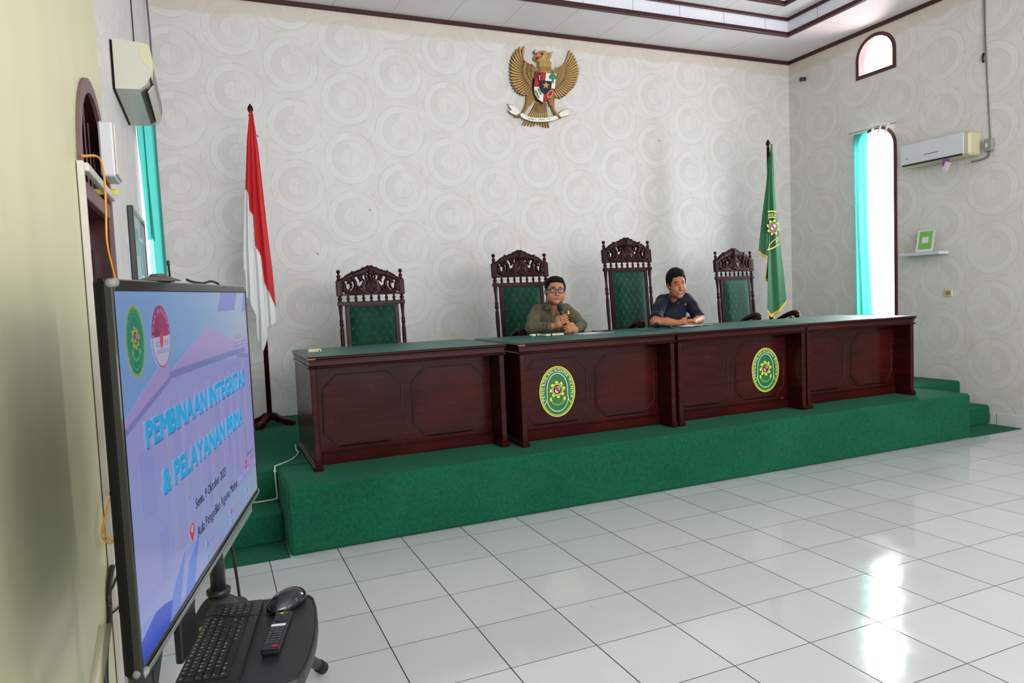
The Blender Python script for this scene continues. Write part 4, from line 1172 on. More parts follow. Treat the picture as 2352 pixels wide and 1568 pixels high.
wing([(1228, 230), (1272, 265), (1302, 312), (1326, 358), (1345, 410), (1363, 458), (1378, 512), (1380, 562), (1372, 615), (1360, 670), (1342, 722), (1322, 768), (1296, 808), (1262, 842), (1225, 872), (1196, 905), (1165, 940), (1130, 965), (1085, 985), (1030, 968)],
     [(1148, 455), (1165, 500), (1167, 560), (1152, 640), (1130, 700), (1100, 740), (1060, 782), (1020, 812), (985, 835), (965, 860)], (34, 30),
     [([(1085, 505), (1095, 560), (1085, 630), (1050, 700), (1010, 750)], [(1150, 462), (1163, 540), (1148, 640), (1110, 730), (1000, 822)], 13, 19),
      ([(1020, 530), (1030, 590), (1015, 650), (995, 700)], [(1085, 505), (1092, 570), (1070, 650), (1010, 740)], 9, 17),
      ([(950, 575), (985, 620), (985, 660)], [(1030, 525), (1030, 600), (1000, 700)], 6, 17)],
     [(1150, 450), (1080, 500), (985, 530), (940, 575), (900, 620), (960, 650), (955, 900), (1010, 850), (1100, 740), (1160, 620), (1168, 520)], 1)
# head and neck
P = EP([(620, 220), (980, 640)]); r = Relief(P[0][0], P[1][0] + 0.02, P[1][1] - 0.02, P[0][1], 0.0018)
r.chain(EP([(828, 610), (822, 500), (820, 400), (818, 345)]), [KZ * q for q in (118, 100, 88, 75)], 0.045, 0.012, 0.3)
r.disc(e2(815, 330), KZ * 74, 0.05, 0.014, 0.3)
r.chain(EP([(760, 335), (710, 338), (672, 352)]), [KZ * q for q in (44, 32, 20)], 0.045, 0.014)
r.chain(EP([(672, 348), (660, 372), (668, 392)]), [KZ * q for q in (16, 12, 6)], 0.036, 0.014)
r.chain(EP([(760, 395), (715, 400), (690, 402)]), [KZ * q for q in (26, 16, 10)], 0.036, 0.014)
for a, b in (((900, 300), (962, 262)), ((900, 325), (942, 310)), ((895, 350), (930, 340))): r.chain(EP([a, ((a[0] + b[0]) / 2, (a[1] + b[1]) / 2 + 6), b]), [KZ * 24, KZ * 15, KZ * 3], 0.03, 0.012)
for a in ((715, 290), (742, 275)): r.chain(EP([a, (a[0] + 12, a[1] - 22)]), [KZ * 18, KZ * 6], 0.03, 0.012)
for j in range(8):
    for i in range(-3, 5):
        x, y = 825 + (i + 0.5 * (j % 2)) * 27 - 8, 430 + j * 22
        if 735 < x < 925: r.disc(e2(x, y), KZ * 14, 0.012, 0.050)
for j in range(-3, 7):
    r.paint(EP([(745 + j * 34, 430), (745 + j * 34 + 90, 575)]), KZ * 3.2); r.paint(EP([(745 + j * 34 + 90, 430), (745 + j * 34, 575)]), KZ * 3.2)
r.P[(r.Z > e2(0, 425)[1]) | (r.X > e2(935, 500)[0]) | (r.X < e2(722, 500)[0])] = 0
r.paint(EP([(752, 300), (775, 320), (765, 350), (748, 362)]), KZ * 4); r.paint(EP([(868, 300), (880, 340), (845, 385)]), KZ * 3.5); r.paint(EP([(790, 290), (760, 300)]), KZ * 5)
r.groove(EP([(752, 300), (775, 320), (765, 350), (748, 362)]), 0.004, 0.012)
r.groove(EP([(868, 300), (880, 340), (845, 385)]), 0.004, 0.010)
m = MB(); r.into(m); hd = m.build('head', ['eagle_gold', 'eagle_groove'], eg, recalc=False)
m = MB()
def plate(m, P, y0, y1, mi=0): m.prism(EP(P), y0, y1, 'XZ', mi)
plate(m, [(663, 352), (735, 348), (728, 372), (690, 378)], -0.062, -0.04); m.build('mouth', 'shield_red', hd)
m = MB(); m.tube([(*[e2(672, 300)[0]], -0.03, e2(672, 300)[1]), (e2(655, 272)[0], -0.03, e2(655, 272)[1]), (e2(684, 232)[0], -0.03, e2(684, 232)[1])], [0.010, 0.010, 0.002], 8); m.build('crest_tuft', 'dark_green', hd)
m = MB(); c = e2(778, 305); m.ell((c[0], -0.062, c[1]), (0.012, 0.008, 0.009), 12); m.build('eye', 'shield_black', hd)
# tail and legs
P = EP([(470, 900), (1020, 1460)]); r = Relief(P[0][0], P[1][0], P[1][1] - 0.02, P[0][1], 0.0022)
r.poly(EP([(690, 1040), (860, 1040), (885, 1300), (600, 1300)]), 0.016)
tt = [(487, 1405), (530, 1412), (580, 1412), (630, 1422), (675, 1412), (730, 1398), (775, 1420), (820, 1432), (862, 1438), (900, 1442)]
for i, q in enumerate(tt):
    a = (705 + 15.5 * i, 1070); m_ = (585 + 31.5 * i, 1290)
    r.chain(EP([a, m_, q]), [KZ * 16, KZ * 21, KZ * 9], 0.016, 0.012 + 0.0008 * i)
    r.paint(EP([(a[0] + 8, a[1]), (m_[0] + 16, m_[1]), (q[0] + 22, q[1])]), KZ * 4.5)
for j in range(7):
    for i in range(6):
        x, y = 700 + i * 28 + 14 * (j % 2) - 2 * j, 1065 + j * 22
        r.disc(e2(x, y), KZ * 15, 0.012, 0.024)
for j in range(-3, 6):
    r.paint(EP([(690 + j * 30, 1075), (690 + j * 30 + 100, 1220)]), KZ * 3.0); r.paint(EP([(690 + j * 30 + 100, 1075), (690 + j * 30, 1220)]), KZ * 3.0)
m = MB(); r.into(m); m.build('tail', ['eagle_gold', 'eagle_groove'], eg, recalc=False)
for s, th, lg, ft in ((0, [(640, 930), (600, 1000), (575, 1070)], [(575, 1060), (540, 1140), (488, 1225)], [(488, 1225), (440, 1250), (400, 1280)]), (1, [(920, 930), (935, 1010), (950, 1085)], [(945, 1070), (965, 1150), (1000, 1232)], [(1000, 1232), (1030, 1262), (1048, 1300)])):
    us = EP(th + lg + ft); r = Relief(min(u[0] for u in us) - 0.06, max(u[0] for u in us) + 0.06, min(u[1] for u in us) - 0.03, max(u[1] for u in us) + 0.05, 0.0022)
    r.chain(EP(th), [KZ * 72, KZ * 60, KZ * 34], 0.026, 0.012, 0.3)
    for j in range(9):
        q = lerp_line(th, 9)[j]
        for i in (-1, 0, 1): r.chain(EP([(q[0] + i * (44 - 3 * j), q[1]), (q[0] + i * (50 - 2 * j) - 6, q[1] + 30)]), [KZ * 15, KZ * 5], 0.014, 0.028)
    r.chain(EP(lg), [KZ * 34, KZ * 26, KZ * 22], 0.030, 0.012)
    for dx in (-34, 0, 30): r.chain(EP([ft[0], (ft[1][0] + dx * 0.5, ft[1][1]), (ft[2][0] + dx, ft[2][1])]), [KZ * 22, KZ * 16, KZ * 9], 0.036, 0.016)
    m = MB(); r.into(m); m.build('leg', 'eagle_gold_dark', eg, recalc=False)
# shield
sh = [(652, 586), (990, 620), (968, 880), (940, 940), (880, 1015), (776, 1086), (695, 1025), (648, 955), (632, 870)]
m = MB(); plate(m, sh, -0.070, -0.030); shd = m.build('shield', 'dark_green', eg)
m = MB(); plate(m, [(662, 596), (822, 611), (800, 838), (643, 818)], -0.076, -0.07); plate(m, [(800, 842), (960, 864), (938, 920), (875, 1003), (778, 1076)], -0.076, -0.07); m.build('red_quarters', 'shield_red', shd)
m = MB(); plate(m, [(824, 611), (983, 627), (961, 860), (802, 838)], -0.076, -0.07); plate(m, [(641, 824), (798, 842), (772, 1074), (700, 1015), (655, 945), (640, 870)], -0.076, -0.07); m.build('white_quarters', 'ribbon_white', shd)
m = MB(); plate(m, [(727, 727), (912, 748), (896, 868), (855, 915), (792, 950), (742, 900), (716, 830)], -0.084, -0.076); m.build('inner_shield', 'shield_black', shd)
m = MB(); c = (814, 812); plate(m, [(c[0] + (64 if k % 2 == 0 else 27) * math.sin(2 * PI * k / 10 + 0.05), c[1] - (64 if k % 2 == 0 else 27) * math.cos(2 * PI * k / 10 + 0.05)) for k in range(10)], -0.092, -0.084); m.build('star', 'eagle_gold', shd)
def relief_part(name, mt, chains, discs=(), parent=None, y0=-0.076):
    us = [e2(*p) for c, rr in chains for p in c] + [e2(*c) for c, rr in discs]
    r = Relief(min(u[0] for u in us) - 0.05, max(u[0] for u in us) + 0.05, min(u[1] for u in us) - 0.05, max(u[1] for u in us) + 0.05, 0.0018)
    for c, rr in chains: r.chain(EP(c), [KZ * q for q in rr], 0.008, 0.002)
    for c, rr in discs: r.disc(e2(*c), KZ * rr, 0.008, 0.002)
    m = MB(); r.into(m, y0); return m.build(name, mt, parent, recalc=False)
relief_part('banyan_tree', 'tree_green', [([(930, 690), (926, 740), (905, 775)], [16, 14, 8]), ([(926, 740), (940, 770)], [12, 5])], [((925, 665), 34), ((895, 680), 26), ((957, 680), 28), ((910, 650), 22), ((945, 655), 22)], shd)
relief_part('bull_head', 'shield_black', [([(712, 655), (715, 700), (714, 738)], [26, 22, 12]), ([(700, 640), (688, 612)], [8, 4]), ([(730, 645), (745, 618)], [8, 4]), ([(690, 672), (675, 665)], [8, 6]), ([(738, 680), (757, 672)], [8, 6])], (), shd)
relief_part('bull_face', 'ribbon_white', [([(713, 668), (714, 730)], [7, 5]), ([(700, 655), (695, 662)], [5, 4]), ([(727, 660), (734, 668)], [5, 4])], (), shd, -0.084)
relief_part('rice_sprig', 'eagle_gold_dark', [([(662, 890), (680, 940), (715, 1000)], [12, 16, 8])], (), shd)
relief_part('cotton_sprig', 'tree_green', [([(700, 860), (715, 900), (740, 950)], [5, 6, 5])] + [([(700 + 9 * k, 868 + 20 * k), (722 + 9 * k, 862 + 20 * k)], [7, 4]) for k in range(5)], (), shd)
ca, sa = math.cos(1.05), math.sin(1.05)
rp = [(885 + 62 * math.cos(t) * ca + 34 * math.sin(t) * sa, 940 - 62 * math.cos(t) * sa + 34 * math.sin(t) * ca) for t in [2 * PI * k / 22 for k in range(23)]]
relief_part('chain_ring', mat('chain_tan', (206, 170, 118), 0.45), [(rp, [9 if k % 2 else 7 for k in range(23)])], (), shd)
# ribbon
bl = [(428, 1248), (470, 1232), (520, 1275), (600, 1297), (700, 1306), (800, 1306), (900, 1296), (985, 1270), (1032, 1312), (960, 1345), (880, 1362), (780, 1370), (680, 1368), (580, 1352), (500, 1325), (445, 1290)]
m = MB(); plate(m, bl, -0.060, -0.050); rb = m.build('ribbon', 'ribbon_white', eg)
cx_, cy_ = 730, 1305
m = MB(); plate(m, [(cx_ + (x - cx_) * 1.012, cy_ + (y - cy_) * 1.13) for x, y in bl], -0.050, -0.044); m.build('ribbon_edge', 'dark_green', rb)
for P in ([(250, 1090), (330, 1106), (400, 1165), (455, 1222), (412, 1285), (372, 1258), (300, 1228), (252, 1172), (318, 1190)], [(1030, 1252), (1092, 1195), (1165, 1170), (1238, 1172), (1186, 1210), (1222, 1240), (1170, 1268), (1092, 1284), (1045, 1286)]):
    c0 = (sum(p[0] for p in P) / len(P), sum(p[1] for p in P) / len(P))
    m = MB(); plate(m, P, -0.040, -0.030); q = m.build('ribbon_tail', 'ribbon_white', rb)
    m = MB(); plate(m, [(c0[0] + (x - c0[0]) * 1.07, c0[1] + (y - c0[1]) * 1.12) for x, y in P], -0.030, -0.024); m.build('ribbon_tail_edge', 'dark_green', q)
m = MB()
def rpath(a, b):
    def f(t):
        x = a + (b - a) * t; y = 1342 - 0.0003 * (x - 735) ** 2 + 0.0; u, v = e2(x, y); u2, v2 = e2(x + 5, 1342 - 0.0003 * (x + 5 - 735) ** 2)
        return u, v, math.atan2(v2 - v, u2 - u)
    return f
for wd_, a, b in (('BHINNEKA', 545, 675), ('TUNGGAL', 712, 822), ('IKA', 862, 905)): arc_text(m, wd_, rpath(a, b), 0.015, lambda u, v: (u, -0.0608, v), 0)
m.build('ribbon_lettering', 'shield_black', rb, recalc=False)

# ------------------------------------------------------------------ flags on stands
mat('flag_red', (200, 16, 30), 0.6, sheen=0.1); mat('flag_white', (226, 224, 226), 0.65); mat('flag_green', (10, 92, 52), 0.6, sheen=0.1); mat('flag_fringe', (206, 164, 40), 0.6)
def flag_pole(t, x, y, ztop, zf=0.03):
    m = MB(); m.cyl((0, 0, 0.06), (0, 0, ztop - PZ - 0.10), 0.023, 0.017, 16); m.build('pole', 'mahogany', t)
    m = MB(); h = ztop - PZ
    m.lathe([(0.012, h - 0.11), (0.022, h - 0.10), (0.010, h - 0.09), (0.014, h - 0.08), (0.026, h - 0.055), (0.022, h - 0.03), (0.010, h - 0.012), (0.003, h)], (0, 0, 0), 14); m.build('finial', 'dark_walnut', t)
    for k in range(4):
        m = MB(); an = PI / 4 + k * PI / 2 + (0.25)
        m.M = Matrix.Rotation(an, 4, 'Z')
        pr = [(0.0, 0.0), (0.0, 0.0), (0.02, 0.11)]
        prof = [(0.0, 0.055), (0.06, 0.045), (0.13, 0.02), (0.17, 0.0), (0.235, 0.0), (0.235, 0.035), (0.20, 0.055), (0.15, 0.060), (0.09, 0.085), (0.045, 0.115), (0.0, 0.120)]
        m.prism(prof, -0.024, 0.024, 'XZ'); m.build('foot', 'mahogany', t)
def make_flag(t, name, y, Lp, Rp, bot, colf, mats_, n=56, rows_=90, folds=4.5, amp=0.022, x0=0, z0=0, extra=0.0, seed=1):
    """Lp, Rp: outline points (px, py) top to bottom; bot: [(u, py)] lower edge"""
    Lw = [hit(*p, 1, y) for p in Lp]; Rw = [hit(*p, 1, y) for p in Rp]
    def at(W, z):
        zs = [w[2] for w in W][::-1]; xs = [w[0] for w in W][::-1]; return float(np.interp(z, zs, xs))
    us = np.linspace(0, 1, n + 1); zt = Lw[0][2]
    bu = [b[0] for b in bot]
    def zb(u):
        py = float(np.interp(u, bu, [b[1] for b in bot]))
        px = Lp[-1][0] + (Rp[-1][0] - Lp[-1][0]) * u
        return hit(px, py, 1, y)[2]
    V = []; 
    for i in range(rows_ + 1):
        for u in us:
            z = zt + (zb(u) - zt) * (i / rows_); a, b = at(Lw, z), at(Rw, z)
            x = a + (b - a) * u; ww = min(1.0, (zt - z) / 0.9 + 0.15)
            f = math.sin(2 * PI * folds * (u + 0.03 * math.sin(3 * z)) + 0.6 * seed) + 0.35 * math.sin(2 * PI * folds * 2.1 * u + z * 1.7)
            V.append((x - x0, -abs(extra) + amp * ww * f, z - z0))
    m = MB(); F = []; mi = []
    for i in range(rows_):
        for k in range(n):
            q = (i * (n + 1) + k, i * (n + 1) + k + 1, (i + 1) * (n + 1) + k + 1, (i + 1) * (n + 1) + k)
            c = [sum(V[j][d] for j in q) / 4 for d in range(3)]
            m.mi.append(colf(c[0] + x0, c[2] + z0, (k + .5) / n, (i + .5) / rows_)); F.append(q)
    m.v = V; m.f = F; m.sm = [True] * len(F)
    o = m.build(name, mats_, t, recalc=False); solid(o, 0.0015); return o
FX, FY = 0.215, 2.62
t = empty('flag_stand', (FX, FY, PZ), 0, 'red and white flag hanging on a wooden pole at the left end of the bench', 'flag', 'flags on wooden stands')
flag_pole(t, FX, FY, 3.325)
bnd = [(560, 437), (566, 437), (569, 444), (572, 482), (581, 495), (583, 562), (598.5, 588), (606, 648), (634, 709), (640, 716)]
bw = [hit(*p, 1, FY) for p in bnd]
def colf(x, z, u, v): return 0 if z > float(np.interp(x, [b[0] for b in bw], [b[2] for b in bw])) else 1
make_flag(t, 'flag_cloth', FY - 0.02, [(573, 256), (567, 321), (563, 437), (561, 472), (559, 573), (561, 700), (562, 810)], [(580, 258), (592, 336), (611, 502), (626, 623), (634, 709), (637, 745), (638, 810)],
          [(0, 618), (0.06, 624), (0.07, 680), (0.16, 693), (0.36, 724), (0.38, 776), (0.46, 800), (0.55, 807), (0.64, 790), (0.68, 776), (0.70, 752), (0.86, 746), (1, 738)], colf, ['flag_red', 'flag_white'], n=76, rows_=150, folds=3.2, amp=0.020, x0=FX, z0=PZ, extra=0.045)
GX, GY = 6.03, 2.45
t = empty('flag_stand', (GX, GY, PZ), 0, 'green flag with gold fringe and court seal on a wooden pole, right of the chairs', 'flag', 'flags on wooden stands')
flag_pole(t, GX, GY, hit(1763, 320, 1, GY)[2])
def g2(X, Y): return (1720 + X / 3.56, 300 + Y / 3.56)
def gw(X, Y, y=GY): p = hit(*g2(X, Y), 1, y); return (p[0], p[2])
# left back fold
def fr(u, v): return 0
fold_b = [(0, 288), (1, 1)]
make_flag(t, 'flag_back_fold', GY + 0.01, [g2(164, 130), g2(140, 240), g2(125, 450), g2(95, 700), g2(66, 985), g2(66, 1100)], [g2(175, 130), g2(160, 240), g2(160, 1100)],
          [(0, g2(0, 1000)[1]), (0.95, g2(0, 1085)[1]), (1, g2(0, 1085)[1])], lambda x, z, u, v: 1 if v > 0.976 else 0, ['flag_green', 'flag_fringe'], n=24, rows_=90, folds=1.1, amp=0.018, x0=GX, z0=PZ, extra=0.03, seed=2)
make_flag(t, 'flag_inner_fold', GY + 0.03, [g2(140, 950), g2(135, 1050), g2(108, 1200), g2(108, 1290)], [g2(160, 950), g2(160, 1290)],
          [(0, g2(0, 1225)[1]), (0.55, g2(0, 1240)[1]), (0.6, g2(0, 1290)[1]), (1, g2(0, 1290)[1])], lambda x, z, u, v: 1 if v > 0.93 or u < 0.12 else 0, ['flag_green', 'flag_fringe'], n=16, rows_=40, folds=1.0, amp=0.01, x0=GX, z0=PZ, extra=0.02, seed=3)
fl = make_flag(t, 'flag_cloth', GY - 0.02, [g2(166, 112), g2(158, 300), g2(152, 600), g2(148, 900), g2(143, 1200), g2(140, 1450), g2(138, 1560)], [g2(182, 108), g2(205, 450), g2(222, 660), g2(255, 930), g2(285, 1200), g2(303, 1400), g2(312, 1560)],
          [(0, g2(0, 1482)[1]), (0.2, g2(0, 1530)[1]), (0.3, g2(0, 1522)[1]), (1, g2(0, 1410)[1])], lambda x, z, u, v: 1 if (v > 0.980 or (u > 0.93 and v < 0.05)) else 0, ['flag_green', 'flag_fringe'], n=44, rows_=140, folds=1.25, amp=0.016, x0=GX, z0=PZ, extra=0.045, seed=0.2)
mat('seal_gold_cloth', (190, 168, 70), 0.6)
def FL(X, Y, lay=0):
    x, z = gw(X, Y, GY - 0.09); return (x - GX, -0.090 - 0.001 * lay, z - PZ)
m = MB()
for y0_, h_ in ((662, 10), (712, 7)): ribbon2d(m, [(155, y0_), (190, y0_ - 4), (226, y0_)], h_, lambda u, v: FL(u, v), 0)
ribbon2d(m, [(160, 968), (170, 930), (200, 900), (245, 868)], 6, lambda u, v: FL(u, v), 0); ribbon2d(m, [(152, 975), (200, 958), (252, 925)], 10, lambda u, v: FL(u, v), 0)
text(m, 'ADILA', 157, 226, -700, -674, lambda u, v: FL(u, -v), 0)
text(m, 'PM', 222, 250, -915, -885, lambda u, v: FL(u, -v + (236 - u) * 0.8), 0)
cx0, cy0 = 199, 790
for k in range(8):
    a = 2 * PI * k / 8 + .2
    m.add([FL(cx0 + r_ * math.cos(a + q), cy0 + r_ * 1.25 * math.sin(a + q)) for r_, q in ((34, -.36), (46, -.2), (56, .12), (44, .22), (34, .36))], [tuple(range(5))], 0)
m.add([FL(cx0 + 37 * math.cos(2 * PI * k / 28), cy0 + 47 * math.sin(2 * PI * k / 28)) for k in range(28)], [tuple(range(28))], 0)
m.build('seal_embroidery', 'seal_gold_cloth', fl, recalc=False)
m = MB()
m.add([FL(cx0 + 30 * math.cos(2 * PI * k / 28), cy0 + 38 * math.sin(2 * PI * k / 28), 1) for k in range(28)], [tuple(range(28))], 0)
for P, mi in (([(-20, -2), (0, -28), (2, -2)], 1), ([(2, -26), (22, -18), (18, 0), (2, 0)], 2), ([(-20, 0), (2, 0), (-2, 26), (-16, 16)], 2), ([(2, 0), (18, 0), (14, 16), (0, 28)], 1)):
    m.add([FL(cx0 + a, cy0 + b, 2) for a, b in P], [tuple(range(len(P)))], mi)
m.add([FL(cx0 + 9 * math.cos(2 * PI * k / 12), cy0 + 11 * math.sin(2 * PI * k / 12), 3) for k in range(12)], [tuple(range(12))], 0)
m.build('seal_shield', ['shield_black', 'shield_red', 'white_paint'], fl, recalc=False)

# ------------------------------------------------------------------ air conditioners
mat('ac_ivory', (184, 182, 168), 0.38); mat('ac_cream', (190, 184, 154), 0.38); mat('ac_white', (204, 208, 216), 0.35); mat('ac_grey', (120, 112, 118), 0.4); mat('ac_dark', (20, 34, 34), 0.5); mat('ac_louver', (66, 64, 56), 0.6)
t = empty('air_conditioner', (XL, 0.0, 2.6), 0, 'old ivory wall air conditioner seen from its side, above the teal curtain on the left', 'air conditioner', 'wall air conditioners')
Y0, Y1 = -0.20, 0.56
prof = [(0.012, 0.0), (0.118, 0.004), (0.148, 0.030), (0.172, 0.072), (0.176, 0.100), (0.172, 0.222), (0.125, 0.232), (0.012, 0.241)]
m = MB(); m.M = Matrix(((1, 0, 0, 0), (0, 1, 0, 0), (0, 0, 1, 0), (0, 0, 0, 1))); m.prism(prof, Y0, Y1, 'XZ'); m.build('casing', 'ac_ivory', t)
m = MB(); m.box(0.001, 0.012, Y0 + 0.01, Y1 - 0.01, 0.0, 0.236); m.build('mounting_plate', 'dark_gap', t)
n = 10; fp = [(0.168, 0.226), (0.176, 0.205), (0.181, 0.175), (0.183, 0.150), (0.183, 0.120), (0.180, 0.085), (0.174, 0.055), (0.172, 0.085), (0.172, 0.110), (0.150, 0.126), (0.136, 0.146), (0.128, 0.175), (0.125, 0.205), (0.124, 0.232)]
m = MB(); m.prism(fp, Y0 - 0.001, Y1, 'XZ'); m.build('front_cover', 'ac_cream', t)
m = MB(); m.prism([(0.1835, 0.118), (0.1805, 0.083), (0.1745, 0.052), (0.178, 0.052), (0.1835, 0.084), (0.185, 0.118)], Y0 + 0.05, Y1 - 0.03, 'XZ'); m.build('grey_strip', 'ac_grey', t)
m = MB(); m.prism([(0.121, 0.0055), (0.146, 0.026), (0.149, 0.023), (0.124, 0.002)], Y0 + 0.05, Y1 - 0.05, 'XZ'); m.build('air_outlet', 'ac_louver', t)
m = MB(); m.prism([(0.150, 0.010), (0.176, 0.046), (0.179, 0.044), (0.153, 0.006)], Y0 + 0.06, Y1 - 0.02, 'XZ'); m.build('louver_flap', 'ac_ivory', t)
t = empty('air_conditioner', (XR, 0.95, 2.725), 0, 'white wall air conditioner to the right of the tall window', 'air conditioner', 'wall air conditioners')
yA, yB = 0.57 - 0.95, 1.335 - 0.95
m = MB(); m.box(-0.185, -0.002, yA, yB, 0.015, 0.250, 0, 0.02); m.build('casing', 'ac_cream', t)
m = MB(); m.prism([(-0.188, 0.030), (-0.186, 0.252), (-0.198, 0.238), (-0.204, 0.17), (-0.202, 0.085), (-0.197, 0.045)], yA + 0.06, yB - 0.004, 'XZ'); m.build('front_cover', 'ac_white', t)
m = MB(); m.box(-0.196, -0.17, yA + 0.075, yB - 0.02, 0.022, 0.040); m.build('air_outlet', 'ac_dark', t)
m = MB(); m.prism([(-0.192, 0.018), (-0.12, 0.002), (-0.12, 0.006), (-0.190, 0.023)], yA + 0.07, yB - 0.02, 'XZ'); m.build('louver_flap', 'ac_cream', t)
m = MB(); m.box(-0.2062, -0.203, -0.06, 0.10, 0.105, 0.112); m.build('name_strip', 'ac_grey', t)
m = MB(); m.ell((-0.204, 0.30, 0.10), (0.003, 0.006, 0.006), 8); m.build('status_light', 'black_plastic', t)
# hanging tag
t = empty('price_tag', (XR - 0.11, 0.83, 2.722), 0, 'small purple and white card dangling under the right air conditioner', 'tag')
m = MB(); m.box(-0.09, -0.087, -0.055, 0.02, -0.055, 0.02, 0); m.build('purple_card', mat('purple_card', (140, 60, 150), 0.5), t)
m = MB(); m.M = Matrix.Translation((-0.092, -0.03, -0.06)) @ Matrix.Rotation(0.5, 4, 'X'); m.box(0, 0.003, -0.03, 0.035, -0.05, 0.045, 0); m.build('white_card', mat('tag_white', (206, 196, 206), 0.5), t)
# switch box + cable
t = empty('isolator_box', (XR - 0.002, 0.482, 2.82), 0, 'grey electrical isolator box on the wall right of the right air conditioner', 'box')
m = MB(); m.box(-0.05, 0.0, -0.042, 0.040, -0.062, 0.062, 0, 0.008); m.build('box_body', mat('box_grey', (134, 138, 132), 0.5), t)
m = MB(); m.box(-0.056, -0.05, 0.0, 0.022, -0.02, 0.02, 0, 0.002); m.build('switch', 'white_paint', t)
t = empty('supply_cable', (0, 0, 0), 0, 'thin grey cable dropping from the ceiling to the isolator box on the right wall', 'cable')
m = MB(); m.tube(bez([(XR - 0.008, 0.54, 4.42), (XR - 0.008, 0.535, 4.0), (XR - 0.008, 0.52, 3.6), (XR - 0.008, 0.50, 3.2), (XR - 0.010, 0.482, 2.885)], 6), 0.0055, 8); m.build('drop_run', 'grey_cable', t)
m = MB(); m.tube([(XR - 0.008, 0.56, 4.42), (XR - 0.007, 0.545, 3.72)], 0.004, 6); m.build('beige_wire', mat('beige_wire', (176, 160, 136), 0.6), t)
m = MB(); m.tube([(XR - 0.012, 0.548, 3.74), (XR - 0.014, 0.556, 3.69), (XR - 0.012, 0.548, 3.65)], 0.010, 8); m.build('tape_joint', 'black_plastic', t)
m = MB(); m.tube(bez([(XR - 0.02, 0.482, 2.757), (XR - 0.02, 0.50, 2.71), (XR - 0.03, 0.56, 2.69), (XR - 0.06, 0.64, 2.683)], 6), 0.009, 8)
tag(m.build('connection_cable', 'grey_cable'), 'short grey cable from the isolator box to the underside of the right air conditioner', 'cable')
# shelf with green sign
m = MB(); m.box(XR - 0.15, XR - 0.001, 0.925, 1.40, 1.772, 1.802, 0, 0.003); tag(m.build('wall_shelf', mat('shelf_white', (196, 202, 216), 0.45)), 'small white shelf on the right wall under the air conditioner', 'shelf')
t = empty('sign_stand', (XR - 0.09, 1.12, 1.8035), math.radians(8), 'green and white tent sign standing on the small wall shelf', 'sign')
m = MB(); W2 = 0.092
def sp(u, v, d=0): return (-0.035 + 0.060 * v / 0.235 - d, -u, 0.004 + v)
for a, b, mt, nm, dd in ((W2, 0.235, 'white_paint', 'front_board', 0.0),):
    m.add([sp(-a, 0), sp(a, 0), sp(a, b), sp(-a, b), sp(-a, 0, -.004), sp(a, 0, -.004), sp(a, b, -.004), sp(-a, b, -.004)], [(0, 1, 2, 3), (7, 6, 5, 4), (0, 4, 5, 1), (1, 5, 6, 2), (2, 6, 7, 3), (3, 7, 4, 0)])
fb = m.build('front_board', 'white_paint', t)
m = MB(); m.add([sp(-0.070, 0.028, .001), sp(0.070, 0.028, .001), sp(0.070, 0.222, .001), sp(-0.070, 0.222, .001)], [(0, 1, 2, 3)]); m.build('green_panel', mat('sign_green', (112, 176, 84), 0.4), fb, recalc=False)
m = MB(); m.add([sp(-0.034, 0.095, .002), sp(0.034, 0.095, .002), sp(0.034, 0.16, .002), sp(-0.034, 0.16, .002)], [(0, 1, 2, 3)]); m.build('white_patch', 'white_paint', fb, recalc=False)
m = MB(); m.add([(0.070, -W2, 0.0), (0.070, W2, 0.0), (0.026, W2, 0.236), (0.026, -W2, 0.236), (0.074, -W2, 0.0), (0.074, W2, 0.0), (0.030, W2, 0.236), (0.030, -W2, 0.236)], [(0, 1, 2, 3), (7, 6, 5, 4), (0, 4, 5, 1), (1, 5, 6, 2), (2, 6, 7, 3), (3, 7, 4, 0)]); m.build('back_board', 'aged_white', t)
# wall socket
t = empty('wall_socket', (XR - 0.001, 0.92, 1.356), 0, 'small cream wall socket on the right wall', 'socket')
m = MB(); m.box(-0.012, 0, -0.042, 0.042, -0.042, 0.042, 0, 0.004); pl = m.build('socket_plate', mat('socket_cream', (208, 196, 160), 0.4), t)
m = MB(); m.box(-0.016, -0.012, -0.028, 0.028, -0.024, 0.022, 0, 0.002); m.build('socket_insert', mat('socket_tan', (150, 132, 84), 0.4), pl)
# small black sensor near the corner
t = empty('wall_sensor', (XR - 0.001, 2.843, 4.161), 0, 'tiny dark camera near the ceiling in the right corner', 'camera')
m = MB(); m.box(-0.03, 0, -0.012, 0.012, -0.02, 0.02, 0, 0.004); m.build('bracket', 'black_plastic', t)
m = MB(); m.cyl((-0.075, 0.012, -0.005), (-0.02, -0.006, 0.002), 0.026, 0.026, 16); m.build('lens_body', mat('slate_plastic', (40, 54, 66), 0.4), t)

# ------------------------------------------------------------------ curtains
def curtain(name, pts_top, pts_bot, z0, z1, amp, folds, n=90, rows_=26, gather=0.0, seed=0):
    rows = []
    for i in range(rows_ + 1):
        v = i / rows_; z = z1 + (z0 - z1) * v; row = []
        for k in range(n + 1):
            u = k / n; a = Vector(pts_top[0]).lerp(Vector(pts_top[1]), u); b = Vector(pts_bot[0]).lerp(Vector(pts_bot[1]), u)
            w = v + gather * math.sin(PI * v) * (1 - v); p = a.lerp(b, min(1, max(0, w)))
            f = amp * (math.sin(2 * PI * folds * u + seed) + 0.4 * math.sin(2 * PI * folds * 2.3 * u + 2 * v + seed)) * (0.6 + 0.6 * v)
            row.append((p[0] + f, p[1] + 0.01 * math.sin(5 * v + 9 * u), z))
        rows.append(row)
    m = MB(); m.sheet(rows); return m
t = empty('curtain', (0, 0, 0), 0, 'teal curtain drawn to the left side of the bright tall window', 'curtain', 'teal window curtains')
